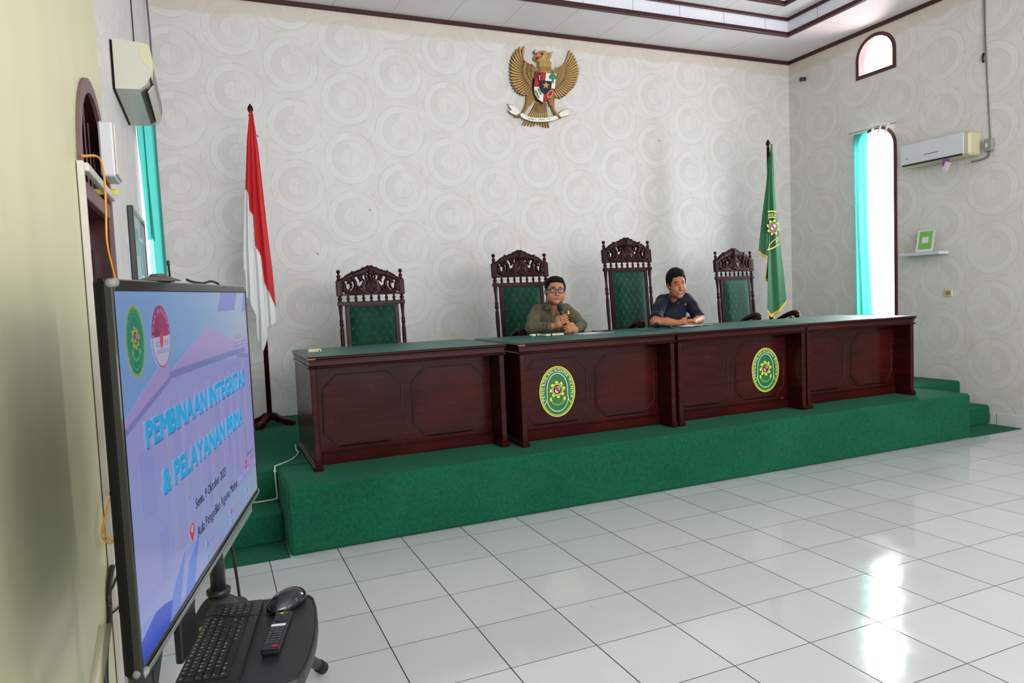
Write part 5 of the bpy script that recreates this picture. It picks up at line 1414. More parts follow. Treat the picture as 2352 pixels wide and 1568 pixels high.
m = curtain('c', ((XR - 0.05, 1.875), (XR - 0.05, 2.075)), ((XR - 0.05, 1.84), (XR - 0.05, 2.065)), 0.75, 3.27, 0.014, 2.2, gather=-0.8)
c = m.build('curtain_cloth', 'teal_curtain_cloth', t, recalc=False)
m = MB(); m.cyl((XR - 0.05, 1.50, 3.285), (XR - 0.05, 2.14, 3.300), 0.004, n=8); m.build('curtain_wire', 'grey_cable', t)
for k, y in enumerate((1.58, 1.68, 1.78)):
    m = MB(); m.tube([(XR - 0.065, y, 3.29), (XR - 0.075, y + 0.02, 3.25), (XR - 0.07, y + 0.04, 3.21), (XR - 0.07, y + 0.05, 3.17)], [0.008, 0.012, 0.009, 0.003], 8, squash=0.3); m.build('curtain_tie', 'ribbon_white', t)
t = empty('curtain', (0, 0, 0), 0, 'bright teal curtain at the left window, below the ivory air conditioner', 'curtain', 'teal window curtains')
m = curtain('c', ((XL + 0.035, 1.02), (XL + 0.06, 2.02)), ((XL + 0.045, 1.06), (XL + 0.075, 2.02)), 0.6, 2.98, 0.016, 5.5, n=120, seed=1.0)
m.build('curtain_cloth', 'teal_curtain_cloth', t, recalc=False)
m = curtain('c', ((XL + 0.014, 0.78), (XL + 0.035, 1.08)), ((XL + 0.025, 1.00), (XL + 0.05, 1.16)), 1.98, 2.90, 0.006, 2.0, n=30, seed=2.0)
m.build('tied_back_fold', 'teal_curtain_cloth', t, recalc=False)
m = MB(); m.cyl((XL + 0.05, 0.86, 2.985), (XL + 0.05, 2.06, 2.985), 0.005, n=8); m.build('curtain_wire', 'grey_cable', t)

# framed poster on the left wall
t = empty('framed_poster', (XL, 0.42, 1.72), 0, 'thick black framed green and blue poster on the left wall beside the curtain', 'poster')
m = MB()
m.box(0.002, 0.030, -0.37, -0.345, -0.36, 0.35, 0, 0.003); m.box(0.002, 0.030, 0.345, 0.37, -0.36, 0.35, 0, 0.003); m.box(0.002, 0.030, -0.345, 0.345, 0.325, 0.35, 0, 0.003); m.box(0.002, 0.030, -0.345, 0.345, -0.36, -0.335, 0, 0.003)
m.build('frame', 'black_gloss', t)
m = MB(); m.box(0.004, 0.020, -0.345, 0.345, -0.335, 0.325); ps = m.build('poster_sheet', mat('poster_teal', (60, 150, 160), 0.15, coat=0.6, noise=0.35, nscale=6), t)
for a, b, c, e, nm in ((-0.30, -0.05, 0.10, 0.25, 'green_block'), (0.0, 0.28, 0.0, 0.2, 'blue_block'), (-0.28, 0.1, -0.25, -0.05, 'pale_block')):
    m = MB(); m.box(0.020, 0.0205, a, b, c, e); m.build(nm, mat(nm, {'g': (40, 140, 100), 'b': (50, 90, 150), 'p': (150, 200, 205)}[nm[0]], 0.2), ps)
# wires on the left and in the corner
m = MB(); m.tube(bez([(XL + 0.02, YB - 0.008, 4.42), (XL + 0.028, YB - 0.008, 3.92), (XL + 0.012, YB - 0.008, 3.2), (XL + 0.012, YB - 0.008, 2.7), (XL + 0.010, YB - 0.008, 1.7), (XL + 0.012, YB - 0.008, 0.45)], 6), 0.0065, 8)
tag(m.build('corner_cable', 'grey_cable'), 'grey cable running down the left corner of the back wall', 'cable')
m = MB(); m.tube(bez([(XL + 0.006, 1.36, 4.42), (XL + 0.006, 1.36, 3.63), (XL + 0.008, 1.34, 3.45), (XL + 0.008, 1.335, 3.3)], 6), 0.004, 6)
tag(m.build('thin_cable', 'black_plastic'), 'thin black cable coming down the left wall above the air conditioner', 'cable')
# white cable on the platform
m = MB()
cp = [(0.316, 1.50, PZ + 0.006), (0.300, 1.30, PZ + 0.006), (0.300, 1.16, PZ + 0.006), (0.24, 0.98, PZ + 0.006), (0.155, 0.865, PZ + 0.006), (0.112, 0.815, PZ + 0.006), (0.104, 0.782, PZ - 0.006), (0.104, 0.781, 0.34), (0.108, 0.781, 0.235), (0.100, 0.781, 0.212), (0.06, 0.779, 0.207), (-0.05, 0.776, 0.207), (-0.12, 0.776, 0.207), (-0.22, 0.776, 0.207)]
m.tube(bez(cp, 6), 0.0055, 8); wc = m.build('extension_cable', mat('cable_white', (206, 202, 190), 0.5)); tag(wc, 'white cable from the left bench section down over the platform edge to the steps', 'cable')
for z_, y_ in ((0.40, 0.779), (0.213, 0.779)):
    m = MB(); m.box(0.094, 0.112, y_ - 0.008, y_, z_ - 0.004, z_ + 0.004); m.build('cable_clip', 'white_paint', wc)
# ------------------------------------------------------------------ television
TW, TH = 1.1022, 0.62
TVR = (0.0022, -0.01138, 1.34735540)
tv = empty('television', (-0.2531793, -2.34817712, 1.23520883), 0, 'large flat television showing a blue titled slide, on a black stand at the left', 'television')
tv.rotation_euler = TVR
wv = 0.0095
m = MB()
x0, x1, z0, z1 = -TW / 2, TW / 2, -TH / 2, TH / 2
for a in ((x0 - wv, x0, z0 - 0.018, z1 + 0.020), (x1, x1 + wv, z0 - 0.018, z1 + 0.020), (x0, x1, z1, z1 + 0.020), (x0, x1, z0 - 0.018, z0)):
    m.box(a[0], a[1], -0.004, 0.010, a[2], a[3], 0, 0.002)
m.build('bezel', mat('bezel_gloss', (8, 8, 10), 0.16, coat=0.3, spec=0.5), tv)
m = MB(); m.box(x0 - wv - 0.001, x1 + wv + 0.001, 0.003, 0.026, z0 - 0.019, z1 + 0.021, 0, 0.008)
m.box(x0 + 0.10, x1 - 0.10, 0.02, 0.065, z0 + 0.03, z1 - 0.12, 0, 0.02); m.build('casing', mat('tv_case', (9, 9, 8), 0.6, spec=0.12), tv)
m = MB(); m.box(x0 - 0.004, x1 + 0.004, -0.0065, -0.0045, z0 - 0.020, z0 - 0.010, 0, 0.001); m.build('silver_strip', mat('tv_silver', (150, 152, 150), 0.25, metal=0.7), tv)
for k, (cx_, cz_) in enumerate(((x0 - 0.002, z1 + 0.014), (x1 + 0.006, z1 + 0.014), (x0, z0 - 0.012), (x1 + 0.006, z0 - 0.010))):
    m = MB(); random.seed(k)
    for q in range(3): m.ell((cx_ + random.uniform(-.006, .008), random.uniform(-.008, .008), cz_ + random.uniform(-.006, .006)), (0.010, 0.008, 0.008), 10)
    m.build('corner_film', mat('clear_film', (205, 210, 205), 0.15, alpha=0.22, coat=0.8), tv)
m = MB(); m.box(0.03, 0.42, -0.006, -0.0045, z0 - 0.038, z0 - 0.016, 0, 0.0005); m.build('loose_film', mat('film_grey', (140, 150, 146), 0.25, alpha=0.55), tv)

def scr(name, col, gain=1.0):
    c = tuple(v * gain for v in srgb(*col)[:3]) + (1,)
    m_, nt, b = _nodes(name)
    b.inputs['Base Color'].default_value = (0.004, 0.004, 0.006, 1); b.inputs['Roughness'].default_value = 0.13
    b.inputs['Specular IOR Level'].default_value = 0.5
    b.inputs['Emission Color'].default_value = c; b.inputs['Emission Strength'].default_value = 0.86
    MATS[name] = m_; return name
def scr_bg():
    m_, nt, b = _nodes('screen_sky'); g = NG(nt)
    tc = nt.nodes.new('ShaderNodeTexCoord'); sp_ = nt.nodes.new('ShaderNodeSeparateXYZ'); nt.links.new(tc.outputs['Object'], sp_.inputs[0])
    n1 = g.noise(tc.outputs['Object'], 4.0, 3)
    c = g.mix(g.range(g.m('ADD', sp_.outputs['Z'], g.m('MULTIPLY', n1, 0.1)), -0.25, 0.25), srgb(146, 152, 202), srgb(112, 148, 194))
    c = g.mix(g.range(g.m('ADD', sp_.outputs['X'], g.m('MULTIPLY', sp_.outputs['Z'], 0.3)), -0.1, 0.6), c, srgb(144, 162, 188))
    nt.links.new(c, b.inputs['Emission Color']); b.inputs['Emission Strength'].default_value = 0.86
    b.inputs['Base Color'].default_value = (0.004, 0.004, 0.006, 1); b.inputs['Roughness'].default_value = 0.13
    MATS['screen_sky'] = m_
scr_bg()
for n_, c_ in (('s_roof', (154, 138, 190)), ('s_roof2', (104, 92, 158)), ('s_eave', (116, 122, 176)), ('s_wall', (144, 146, 198)), ('s_col', (148, 149, 198)), ('s_colb', (137, 142, 197)), ('s_blue', (38, 74, 190)), ('s_blue2', (100, 128, 208)), ('s_blue3', (128, 146, 204)),
               ('s_quad', (112, 120, 188)), ('s_title', (44, 158, 206)), ('s_edge', (80, 98, 166)), ('s_ink', (30, 34, 66)), ('s_pink', (176, 60, 120)), ('s_red', (200, 50, 50)), ('s_seal', (20, 120, 104)), ('s_lime', (86, 150, 72)),
               ('s_gold', (160, 160, 40)), ('s_white', (168, 168, 198)), ('s_mag', (140, 30, 90)), ('s_cyan', (70, 150, 200)), ('s_coral', (176, 104, 128)), ('s_dark', (60, 60, 80)), ('s_orange', (190, 70, 60))): scr(n_, c_)
def SP(k): return lambda u, v: ((u - 0.5) * TW, -0.0010 - 0.00025 * k, (v - 0.5) * TH)
m = MB(); m.add([SP(0)(u, v) for u, v in ((0, 0), (1, 0), (1, 1), (0, 1))], [(0, 1, 2, 3)]); sc = m.build('screen', 'screen_sky', tv, recalc=False)
def spoly(name, mt, k, polys):
    for P in polys:
        m = MB(); m.add([SP(k)(min(1, max(0, u)), min(1, max(0, v))) for u, v in P], [tuple(range(len(P)))]); o = m.build(name, mt, sc, recalc=False)
    return o
spoly('slide_wall', 's_wall', 1, [[(0, 0.14), (1, 0.14), (1, 0.70), (0.5, 0.72), (0.235, 0.73), (0, 0.62)], [(0.0, 0.12), (1, 0.12), (1, 0.16), (0, 0.16)]])
spoly('slide_columns', 's_col', 2, [[(a, 0.14), (a + 0.028, 0.14), (a + 0.028, 0.66), (a, 0.66)] for a in (0.20, 0.29, 0.40, 0.50, 0.62, 0.72, 0.80, 0.90)])
spoly('slide_windows', 's_colb', 2, [[(a, c), (a + w_, c), (a + w_, c + h_), (a, c + h_)] for a, c, w_, h_ in ((0.05, 0.36, 0.07, 0.2), (0.24, 0.42, 0.04, 0.15), (0.55, 0.44, 0.05, 0.12), (0.66, 0.30, 0.04, 0.2), (0.84, 0.46, 0.04, 0.1), (0.12, 0.14, 0.05, 0.15), (0.86, 0.20, 0.04, 0.16), (0.45, 0.20, 0.04, 0.12))])
spoly('slide_roof', 's_roof', 3, [[(0, 0.63), (0.244, 0.735), (0.235, 0.80), (0.10, 0.72), (0.003, 0.655)], [(0.248, 0.745), (0.94, 0.73), (0.543, 0.869), (0.40, 0.81)], [(0.82, 0.715), (1, 0.68), (1, 0.79), (0.86, 0.745)]])
spoly('slide_eaves', 's_eave', 4, [[(0, 0.615), (0.246, 0.718), (0.246, 0.735), (0, 0.635)], [(0.24, 0.722), (0.95, 0.712), (0.94, 0.736), (0.24, 0.746)], [(0.83, 0.70), (1, 0.668), (1, 0.69), (0.83, 0.722)]])
spoly('slide_blocks', 's_quad', 3, [[(0.652, 0.919), (0.841, 0.919), (0.885, 1.0), (0.693, 1.0)], [(0.932, 0.902), (1, 0.915), (1, 1), (0.981, 1)]])
spoly('slide_wave_pale', 's_blue3', 3, [[(0, 0), (0.25, 0), (0.20, 0.035), (0.157, 0.056), (0.11, 0.078), (0.063, 0.092), (0, 0.106)]])
spoly('slide_fan_light', 's_blue2', 4, [[(0.137, 0.004), (0.173, 0.078), (0.26, 0.155), (0.20, 0.0)], [(0.236, 0), (0.281, 0.102), (0.361, 0.15), (0.30, 0.0)]])
spoly('slide_fan_blue', 's_blue', 5, [[(0, 0), (0.14, 0), (0.165, 0.055), (0.12, 0.076), (0.073, 0.086), (0.04, 0.075), (0, 0.06)]])
def words(name, mt, str_, x0, x1, z0, z1, k, offs, sp=0.10):
    """one part per word, heavy strokes made from slightly shifted layers"""
    W = text_w(str_, sp); kx = (x1 - x0) / W; x = 0.0
    for wd_ in str_.split(' '):
        ww = text_w(wd_, sp); m = MB()
        for q, (du, dv) in enumerate(offs): text(m, wd_, x0 + kx * x + du, x0 + kx * (x + ww) + du, z0 + dv, z1 + dv, SP(k + q), 0, 0.0, sp)
        m.build(name, mt, sc, recalc=False); x += ww + 0.3
T1, T2 = 'PEMBINAAN INTEGRITAS', '& PELAYANAN PRIMA'
words('title_shadow', 's_edge', T1, 0.090, 0.915, 0.549, 0.626, 6, [(0, 0), (0.004, 0)]); words('title_shadow', 's_edge', T2, 0.156, 0.855, 0.381, 0.458, 6, [(0, 0), (0.004, 0)])
OF = [(a, b) for a in (0, 0.0022, 0.0044) for b in (0, 0.005)]
words('title_lettering', 's_title', T1, 0.087, 0.908, 0.556, 0.631, 8, OF); words('title_lettering', 's_title', T2, 0.153, 0.848, 0.388, 0.463, 8, OF)
words('date_lettering', 's_ink', 'Senin, 9 Oktober 2023', 0.345, 0.618, 0.240, 0.278, 6, [(0, 0), (0.0012, 0)], 0.08)
words('place_lettering', 's_ink', 'Aula Pengadilan Agama Manna', 0.343, 0.732, 0.138, 0.178, 6, [(0, 0), (0.0012, 0)], 0.08)
m = MB(); text(m, 'BerAKHLAK', 0.808, 0.955, 0.778, 0.806, SP(6)); m.build('motto_lettering', 's_coral', sc, recalc=False)
spoly('motto_underline', 's_edge', 6, [[(0.81, 0.762), (0.96, 0.768), (0.96, 0.771), (0.81, 0.765)], [(0.81, 0.748), (0.93, 0.753), (0.93, 0.756), (0.81, 0.751)], [(0.935, 0.83), (0.94, 0.83), (0.948, 0.85), (0.945, 0.85)]])
m = MB(); text(m, 'bangga', 0.885, 0.952, 0.212, 0.232, SP(6)); m.build('hashtag_top', 's_ink', sc, recalc=False)
m = MB(); text(m, 'melayani', 0.885, 0.965, 0.182, 0.202, SP(6)); text(m, 'bangsa', 0.885, 0.962, 0.150, 0.172, SP(6)); text(m, '#', 0.838, 0.878, 0.155, 0.232, SP(6)); m.build('hashtag_mark', 's_pink', sc, recalc=False)
pin = [(0.308, 0.144), (0.320, 0.172), (0.327, 0.188), (0.325, 0.200), (0.318, 0.208), (0.308, 0.211), (0.298, 0.208), (0.292, 0.200), (0.290, 0.188), (0.297, 0.172)]
spoly('place_pin', 's_red', 6, [pin]); spoly('pin_hole', 's_white', 7, [[(0.3085 + 0.009 * math.cos(2 * PI * k / 14), 0.192 + 0.014 * math.sin(2 * PI * k / 14)) for k in range(14)]])
spoly('contact_rules', 's_coral', 6, [[(a, c), (b, c + d_), (b, c + d_ + 0.003), (a, c + 0.003)] for a, b, c, d_ in ((0.430, 0.468, 0.070, 0.001), (0.660, 0.767, 0.066, 0.001), (0.662, 0.704, 0.022, 0), (0.860, 0.943, 0.067, 0), (0.862, 0.918, 0.024, 0), (0.43, 0.543, 0.022, 0))])
spoly('contact_icons', 's_cyan', 6, [[(a + 0.007 * math.cos(2 * PI * k / 10), c + 0.013 * math.sin(2 * PI * k / 10)) for k in range(10)] for a, c in ((0.415, 0.073), (0.649, 0.022), (0.845, 0.066), (0.847, 0.024), (0.413, 0.024))])
spoly('contact_icon_red', 's_pink', 6, [[(0.649 + 0.007 * math.cos(2 * PI * k / 10), 0.067 + 0.013 * math.sin(2 * PI * k / 10)) for k in range(10)], [(0.303, 0.300), (0.309, 0.303), (0.309, 0.311), (0.303, 0.306)]])
# seals on the slide
EMs = ['s_seal', 's_lime', 's_gold', 's_lime', 's_red', 's_dark', 's_white']
hold = {}
def seal_add(name, f):
    mb = MB(); f(mb); o = mb.build('slide_' + name, EMs, hold.get('r', sc), recalc=False)
    if 'r' not in hold: hold['r'] = o
def LS(k): 
    return lambda u, v: ((0.0755 - 0.5) * TW + u, -0.0022 - 0.0002 * k, (0.862 - 0.5) * TH + v)
seal(seal_add, 0.047, 0.0625, LS)
cz, cu = 0.862, 0.206; ea, eb = 0.052, 0.096
def eo(s_, t0, t1, n=28): return [(cu + s_ * ea * math.cos(t0 + (t1 - t0) * k / n), cz + s_ * eb * math.sin(t0 + (t1 - t0) * k / n)) for k in range(n + 1)]
spoly('badge_top', 's_mag', 6, [eo(1, 0, PI)]); spoly('badge_base', 's_white', 6, [eo(1, PI, 2 * PI)])
m = MB()
for k in range(28):
    t = PI + PI * k / 28; t2 = PI + PI * (k + 1) / 28
    m.add([SP(7)(cu + s_ * ea * math.cos(q), cz + s_ * eb * math.sin(q)) for s_, q in ((1, t), (1, t2), (0.95, t2), (0.95, t))], [(0, 1, 2, 3)])
m.build('badge_rim', 's_pink', sc, recalc=False)
m = MB()
def bp(t):
    an = math.radians(185 - 190 * t) ; x, z = cu * TW + 0.80 * ea * TW * math.cos(an), cz * TH + 0.76 * eb * TH * math.sin(an)
    return x, z, math.atan2(-0.76 * eb * TH * math.cos(an), 0.80 * ea * TW * math.sin(an))
arc_text(m, 'ZONA INTEGRITAS', bp, 0.009, lambda x, z: (x - TW / 2, -0.0031, z - TH / 2)); m.build('badge_lettering', 's_white', sc, recalc=False)
m = MB(); text(m, 'KORUPSI', cu - 0.030, cu + 0.038, cz - 0.030, cz - 0.012, SP(7)); text(m, 'DAN GRATIFIKASI', cu - 0.030, cu + 0.038, cz - 0.052, cz - 0.038, SP(7)); m.build('badge_words', 's_edge', sc, recalc=False)
spoly('badge_drop', 's_red', 8, [[(cu - 0.004, cz - 0.042), (cu + 0.008, cz - 0.015), (cu + 0.008, cz + 0.005), (cu + 0.0, cz + 0.018), (cu - 0.010, cz + 0.004), (cu - 0.012, cz - 0.018)]])
spoly('badge_bird', 's_dark', 8, [[(cu - 0.028, cz + 0.03), (cu - 0.004, cz + 0.008), (cu - 0.012, cz + 0.0)]])

# ------------------------------------------------------------------ stand
st_ = empty('television_stand', (-0.30, -2.30, 0.0), 0, 'black tubular television stand with splayed legs and a tray', 'stand')
O3 = Vector((-0.30, -2.30, 0.0))
def W3(*p): return tuple(Vector(p) - O3)
mat('stand_tube', (34, 35, 37), 0.35); mat('stand_cover', (44, 45, 44), 0.5); mat('stand_olive', (46, 45, 32), 0.5)
PF = (-0.262, -1.93); PN = (-0.400, -2.68)
for (px_, py_), zt in ((PF, 1.35), (PN, 1.35)):
    m = MB(); m.cyl(W3(px_, py_, 0.60), W3(px_, py_, zt), 0.0215, n=20); m.build('pole', 'stand_tube', st_)
    m = MB(); m.M = Matrix.Translation(W3(px_, py_, 0.0)); m.lathe([(0.03, 0.655), (0.034, 0.66), (0.034, 0.672), (0.026, 0.676)], n=20)
    m.build('collar', 'black_plastic', st_)
    m = MB(); s_ = SDF((-0.11, -0.10, 0.52), (0.11, 0.10, 0.68), 0.006)
    s_.ell((0, 0, 0.60), (0.060, 0.048, 0.056), 0.02); s_.cap((0, 0, 0.60), (0.05, 0.04, 0.585), 0.038, 0.036, 0.02); s_.cap((0, 0, 0.60), (-0.06, -0.03, 0.575), 0.04, 0.036, 0.02)
    s_.into(m, M=Matrix.Translation(W3(px_, py_, 0.0))); hb = m.build('hub_cover', 'stand_cover', st_)
    m = MB(); m.cyl(W3(px_ - 0.052, py_ - 0.066, 0.592), W3(px_ - 0.050, py_ - 0.074, 0.590), 0.007, n=12); m.build('screw', mat('brass', (170, 160, 130), 0.3, metal=0.8), hb)
for a, b, mt in (((PF[0] + 0.03, PF[1] + 0.05, 0.575), (0.098, -1.275, 0.022), 'stand_tube'), ((PF[0] - 0.05, PF[1] - 0.03, 0.575), (-0.515, -2.12, 0.022), 'stand_olive'),
                 ((PN[0] + 0.03, PN[1] - 0.03, 0.575), (0.02, -3.15, 0.022), 'stand_tube'), ((PN[0] - 0.03, PN[1] - 0.05, 0.575), (-0.53, -3.2, 0.022), 'stand_olive')):
    m = MB(); m.cyl(W3(*a), W3(*b), 0.021, n=18); lg = m.build('leg', mt, st_)
    v = (Vector(b) - Vector(a)).normalized(); e = Vector(b)
    m = MB(); m.cyl(tuple(e - v * 0.045 - O3), tuple(e + v * 0.004 - O3), 0.0245, n=18); m.build('rubber_foot', 'black_matte', lg)
m = MB(); m.box(*[c for p in zip(W3(-0.40, -2.66, 0.76), W3(-0.375, -1.95, 0.80)) for c in p], 0, 0.003); m.build('crossbar', 'stand_tube', st_)
m = MB()
a_ = math.radians(77.2); 
m.M = Matrix.Translation(W3(-0.325, -2.40, 0.80)) @ Matrix.Rotation(a_, 4, 'Z'); m.box(-0.10, 0.02, -0.012, 0.004, -0.07, 0.24, 0, 0.003); m.build('mounting_plate', 'black_plastic', st_)
for dx in (-0.20, 0.20):
    m = MB(); m.M = Matrix.Translation(W3(-0.335, -2.335, 1.2)) @ Matrix.Rotation(a_, 4, 'Z'); m.box(dx - 0.015, dx + 0.015, -0.006, 0.012, -0.22, 0.22, 0, 0.002); m.build('hanger_rail', 'black_plastic', st_)
tray = [(-0.345, -2.46), (-0.335, -2.525), (-0.30, -2.550), (-0.14, -2.572), (-0.105, -2.560), (-0.085, -2.525), (-0.060, -2.455), (-0.036, -2.36), (-0.020, -2.27), (-0.011, -2.18), (-0.010, -2.115), (-0.020, -2.085), (-0.045, -2.075), (-0.27, -2.035), (-0.295, -2.06)]
TZ = 0.665
m = MB()
def off(P, k):
    c = (sum(p[0] for p in P) / len(P), sum(p[1] for p in P) / len(P)); return [(c[0] + (p[0] - c[0]) * k, c[1] + (p[1] - c[1]) * k) for p in P]
lv = [(1.0, TZ - 0.028), (1.0, TZ - 0.006), (0.985, TZ), (0.95, TZ), (0.945, TZ - 0.003), (0.935, TZ - 0.003), (0.930, TZ - 0.001)]
rows = [[W3(x, y, z) for x, y in off(tray, k)] for k, z in lv]
m.sheet(rows, smooth=False, closed=True)
n = len(tray); m.add(rows[-1], [tuple(range(n))]); m.add(rows[0], [tuple(range(n))[::-1]])
m.build('tray', mat('tray_black', (34, 33, 36), 0.42, bump=0.1, bscale=600), st_)

# ------------------------------------------------------------------ keyboard, mouse, remote
KA = math.radians(79.0)
kb = empty('keyboard', (-0.2535, -2.292, TZ), KA, 'black computer keyboard with white legends lying on the stand tray', 'keyboard')
m = MB(); KW, KD = 0.438, 0.136
m.prism([(-KW / 2, -KD / 2 + 0.008), (-KW / 2 + 0.008, -KD / 2), (KW / 2 - 0.008, -KD / 2), (KW / 2, -KD / 2 + 0.008), (KW / 2, KD / 2 - 0.008), (KW / 2 - 0.008, KD / 2), (-KW / 2 + 0.008, KD / 2), (-KW / 2, KD / 2 - 0.008)], 0.0, 0.013, 'XY')
m.box(-KW / 2 + 0.012, KW / 2 - 0.012, -0.038, KD / 2 - 0.006, 0.013, 0.0145, 0, 0.001)
m.build('keyboard_case', mat('kb_case', (30, 31, 34), 0.42), kb)
mat('key_black', (20, 21, 24), 0.45); mat('key_white', (232, 232, 234), 0.5)
U = 0.0182
rows_k = [
 (0.0545, 0.62, [('Esc', 0, 1)] + [('F%d' % (k + 1), 1.6 + k + 0.35 * (k // 4), 1) for k in range(12)] + [('P', 14.6, 1), ('S', 15.6, 1), ('B', 16.6, 1)]),
 (0.0375, 1, [(c, k, 1) for k, c in enumerate("'1234567890-=")] + [('<', 13, 1.35), ('I', 14.6, 1), ('H', 15.6, 1), ('U', 16.6, 1), ('N', 17.9, 1), ('/', 18.9, 1), ('*', 19.9, 1), ('-', 20.9, 1)]),
 (0.0193, 1, [('>', 0, 1.5)] + [(c, 1.5 + k, 1) for k, c in enumerate('QWERTYUIOP[]')] + [('/', 13.5, 0.85), ('D', 14.6, 1), ('E', 15.6, 1), ('V', 16.6, 1), ('7', 17.9, 1), ('8', 18.9, 1), ('9', 19.9, 1), ('+', 20.9, 1)]),
 (0.0011, 1, [('=', 0, 1.75)] + [(c, 1.75 + k, 1) for k, c in enumerate("ASDFGHJKL;'")] + [('<', 12.75, 1.6), ('4', 17.9, 1), ('5', 18.9, 1), ('6', 19.9, 1)]),
 (-0.0171, 1, [('^' if False else '>', 0, 2.2)] + [(c, 2.2 + k, 1) for k, c in enumerate('ZXCVBNM,.?')] + [('>', 12.2, 2.15), ('A', 15.6, 1), ('1', 17.9, 1), ('2', 18.9, 1), ('3', 19.9, 1), ('E', 20.9, 1)]),
 (-0.0353, 1, [('C', 0, 1.25), ('W', 1.25, 1.25), ('A', 2.5, 1.25), ('', 3.75, 5.6), ('A', 9.35, 1.2), ('F', 10.55, 1.2), ('M', 11.75, 1.2), ('C', 12.95, 1.4), ('<', 14.6, 1), ('V', 15.6, 1), ('>', 16.6, 1), ('0', 17.9, 2), ('.', 19.9, 1), ('E', 20.9, 1)])]
KX = -0.5 * 21.9 * U + 0.0
leg_i = 0
for yy, hh, keys in rows_k:
    for lab_, kx, kw in keys:
        a = KX + kx * U * 1.0 + 0.0008; b = a + kw * U - 0.0018; c0 = yy - 0.0082 * hh; c1 = yy + 0.0082 * hh
        m = MB(); e = 0.0012
        m.add([(a, c0, 0.0145), (b, c0, 0.0145), (b, c1, 0.0145), (a, c1, 0.0145), (a + e, c0 + e, 0.0180), (b - e, c0 + e, 0.0180), (b - e, c1 - e, 0.0184), (a + e, c1 - e, 0.0184)], [(4, 5, 6, 7), (0, 1, 5, 4), (1, 2, 6, 5), (2, 3, 7, 6), (3, 0, 4, 7)], 0)
        if lab_:
            hgt = 0.0058 * (0.85 if hh < 1 else 1); w_ = min(text_w(lab_, 0.05) * hgt / 0.73, kw * U * 0.7)
            text(m, lab_, a + 0.003, a + 0.003 + w_, c1 - 0.0075 * hh, c1 - 0.0075 * hh + hgt, lambda u, v: (u, v, 0.0187), 1, sp=0.05)
        m.build('key', ['key_black', 'key_white'], kb, recalc=False)
ms = empty('computer_mouse', (-0.086, -2.138, TZ), math.radians(43), 'glossy black computer mouse on the far corner of the tray, beside the keyboard', 'mouse'); ms.scale = (1.12, 1.12, 1.08)
m = MB(); s_ = SDF((-0.075, -0.05, -0.01), (0.075, 0.05, 0.06), 0.0028)
s_.ell((0.006, 0, 0.008), (0.055, 0.033, 0.034), 0.01); s_.ell((-0.020, 0, 0.004), (0.038, 0.029, 0.026), 0.02); s_.plane((0, 0, 0.001), (0, 0, -1)); s_.into(m); m.build('mouse_body', mat('mouse_gloss', (16, 20, 30), 0.18, coat=0.5), ms)
m = MB(); m.cyl((-0.036, -0.004, 0.023), (-0.036, 0.004, 0.023), 0.008, n=14); m.build('scroll_wheel', 'black_matte', ms)
m = MB()
def wm(x, y, z):
    d = Vector((x + 0.086, y + 2.138, z - TZ)) / 1.12; return tuple(Matrix.Rotation(-math.radians(43), 3, 'Z') @ d)
m.tube(bez([wm(-0.122, -2.166, TZ + 0.006), wm(-0.140, -2.195, TZ + 0.010), wm(-0.165, -2.21, TZ + 0.0225), wm(-0.22, -2.195, TZ + 0.0225), wm(-0.27, -2.16, TZ + 0.0225), wm(-0.322, -2.15, TZ + 0.02), wm(-0.345, -2.17, TZ + 0.03), wm(-0.35, -2.19, TZ + 0.12)], 6), 0.0018, 6)
m.build('mouse_cord', 'black_matte', ms)
rm_ = empty('remote_control', (-0.126, -2.312, TZ), math.radians(75.5), 'slim black remote control with small colored buttons lying on the tray beside the keyboard', 'remote control')
m = MB(); m.box(-0.112, 0.100, -0.0215, 0.0215, 0.0, 0.015, 0, 0.005); m.box(-0.112, 0.100, -0.0205, 0.0205, 0.015, 0.019, 0, 0.002); rb_ = m.build('remote_body', mat('remote_black', (18, 18, 24), 0.3), rm_)
m = MB(); m.box(-0.110, 0.098, -0.0216, -0.0206, 0.006, 0.016); m.build('chrome_edge', mat('chrome', (170, 172, 176), 0.15, metal=1.0), rm_)
def btn(x, y, w_, h_, mt, nm='button'):
    m = MB(); m.box(x - w_ / 2, x + w_ / 2, y - h_ / 2, y + h_ / 2, 0.019, 0.0205, 0, 0.0008); m.build(nm, mt, rm_)
for k in range(3):
    for j in range(6): btn(-0.078 + j * 0.0135, 0.012 - 0.012 * k, 0.0055, 0.008, mat('btn_grey', (74, 78, 92), 0.5))
btn(-0.098, -0.010, 0.009, 0.014, mat('btn_red', (150, 20, 50), 0.4)); btn(0.086, 0.012, 0.006, 0.007, mat('btn_blue', (30, 110, 150), 0.4)); btn(0.086, 0.002, 0.008, 0.009, mat('btn_yellow', (220, 180, 30), 0.4)); btn(0.086, -0.009, 0.006, 0.007, mat('btn_green', (50, 150, 70), 0.4))
btn(0.016, 0.0, 0.011, 0.036, 'key_white', 'white_label_key')
m = MB(); m.lathe([(0.017, 0.019), (0.017, 0.0204), (0.010, 0.0208), (0.009, 0.020)], (0.052, 0, 0), 18); m.build('navigation_ring', mat('btn_dark', (34, 34, 40), 0.4), rm_)

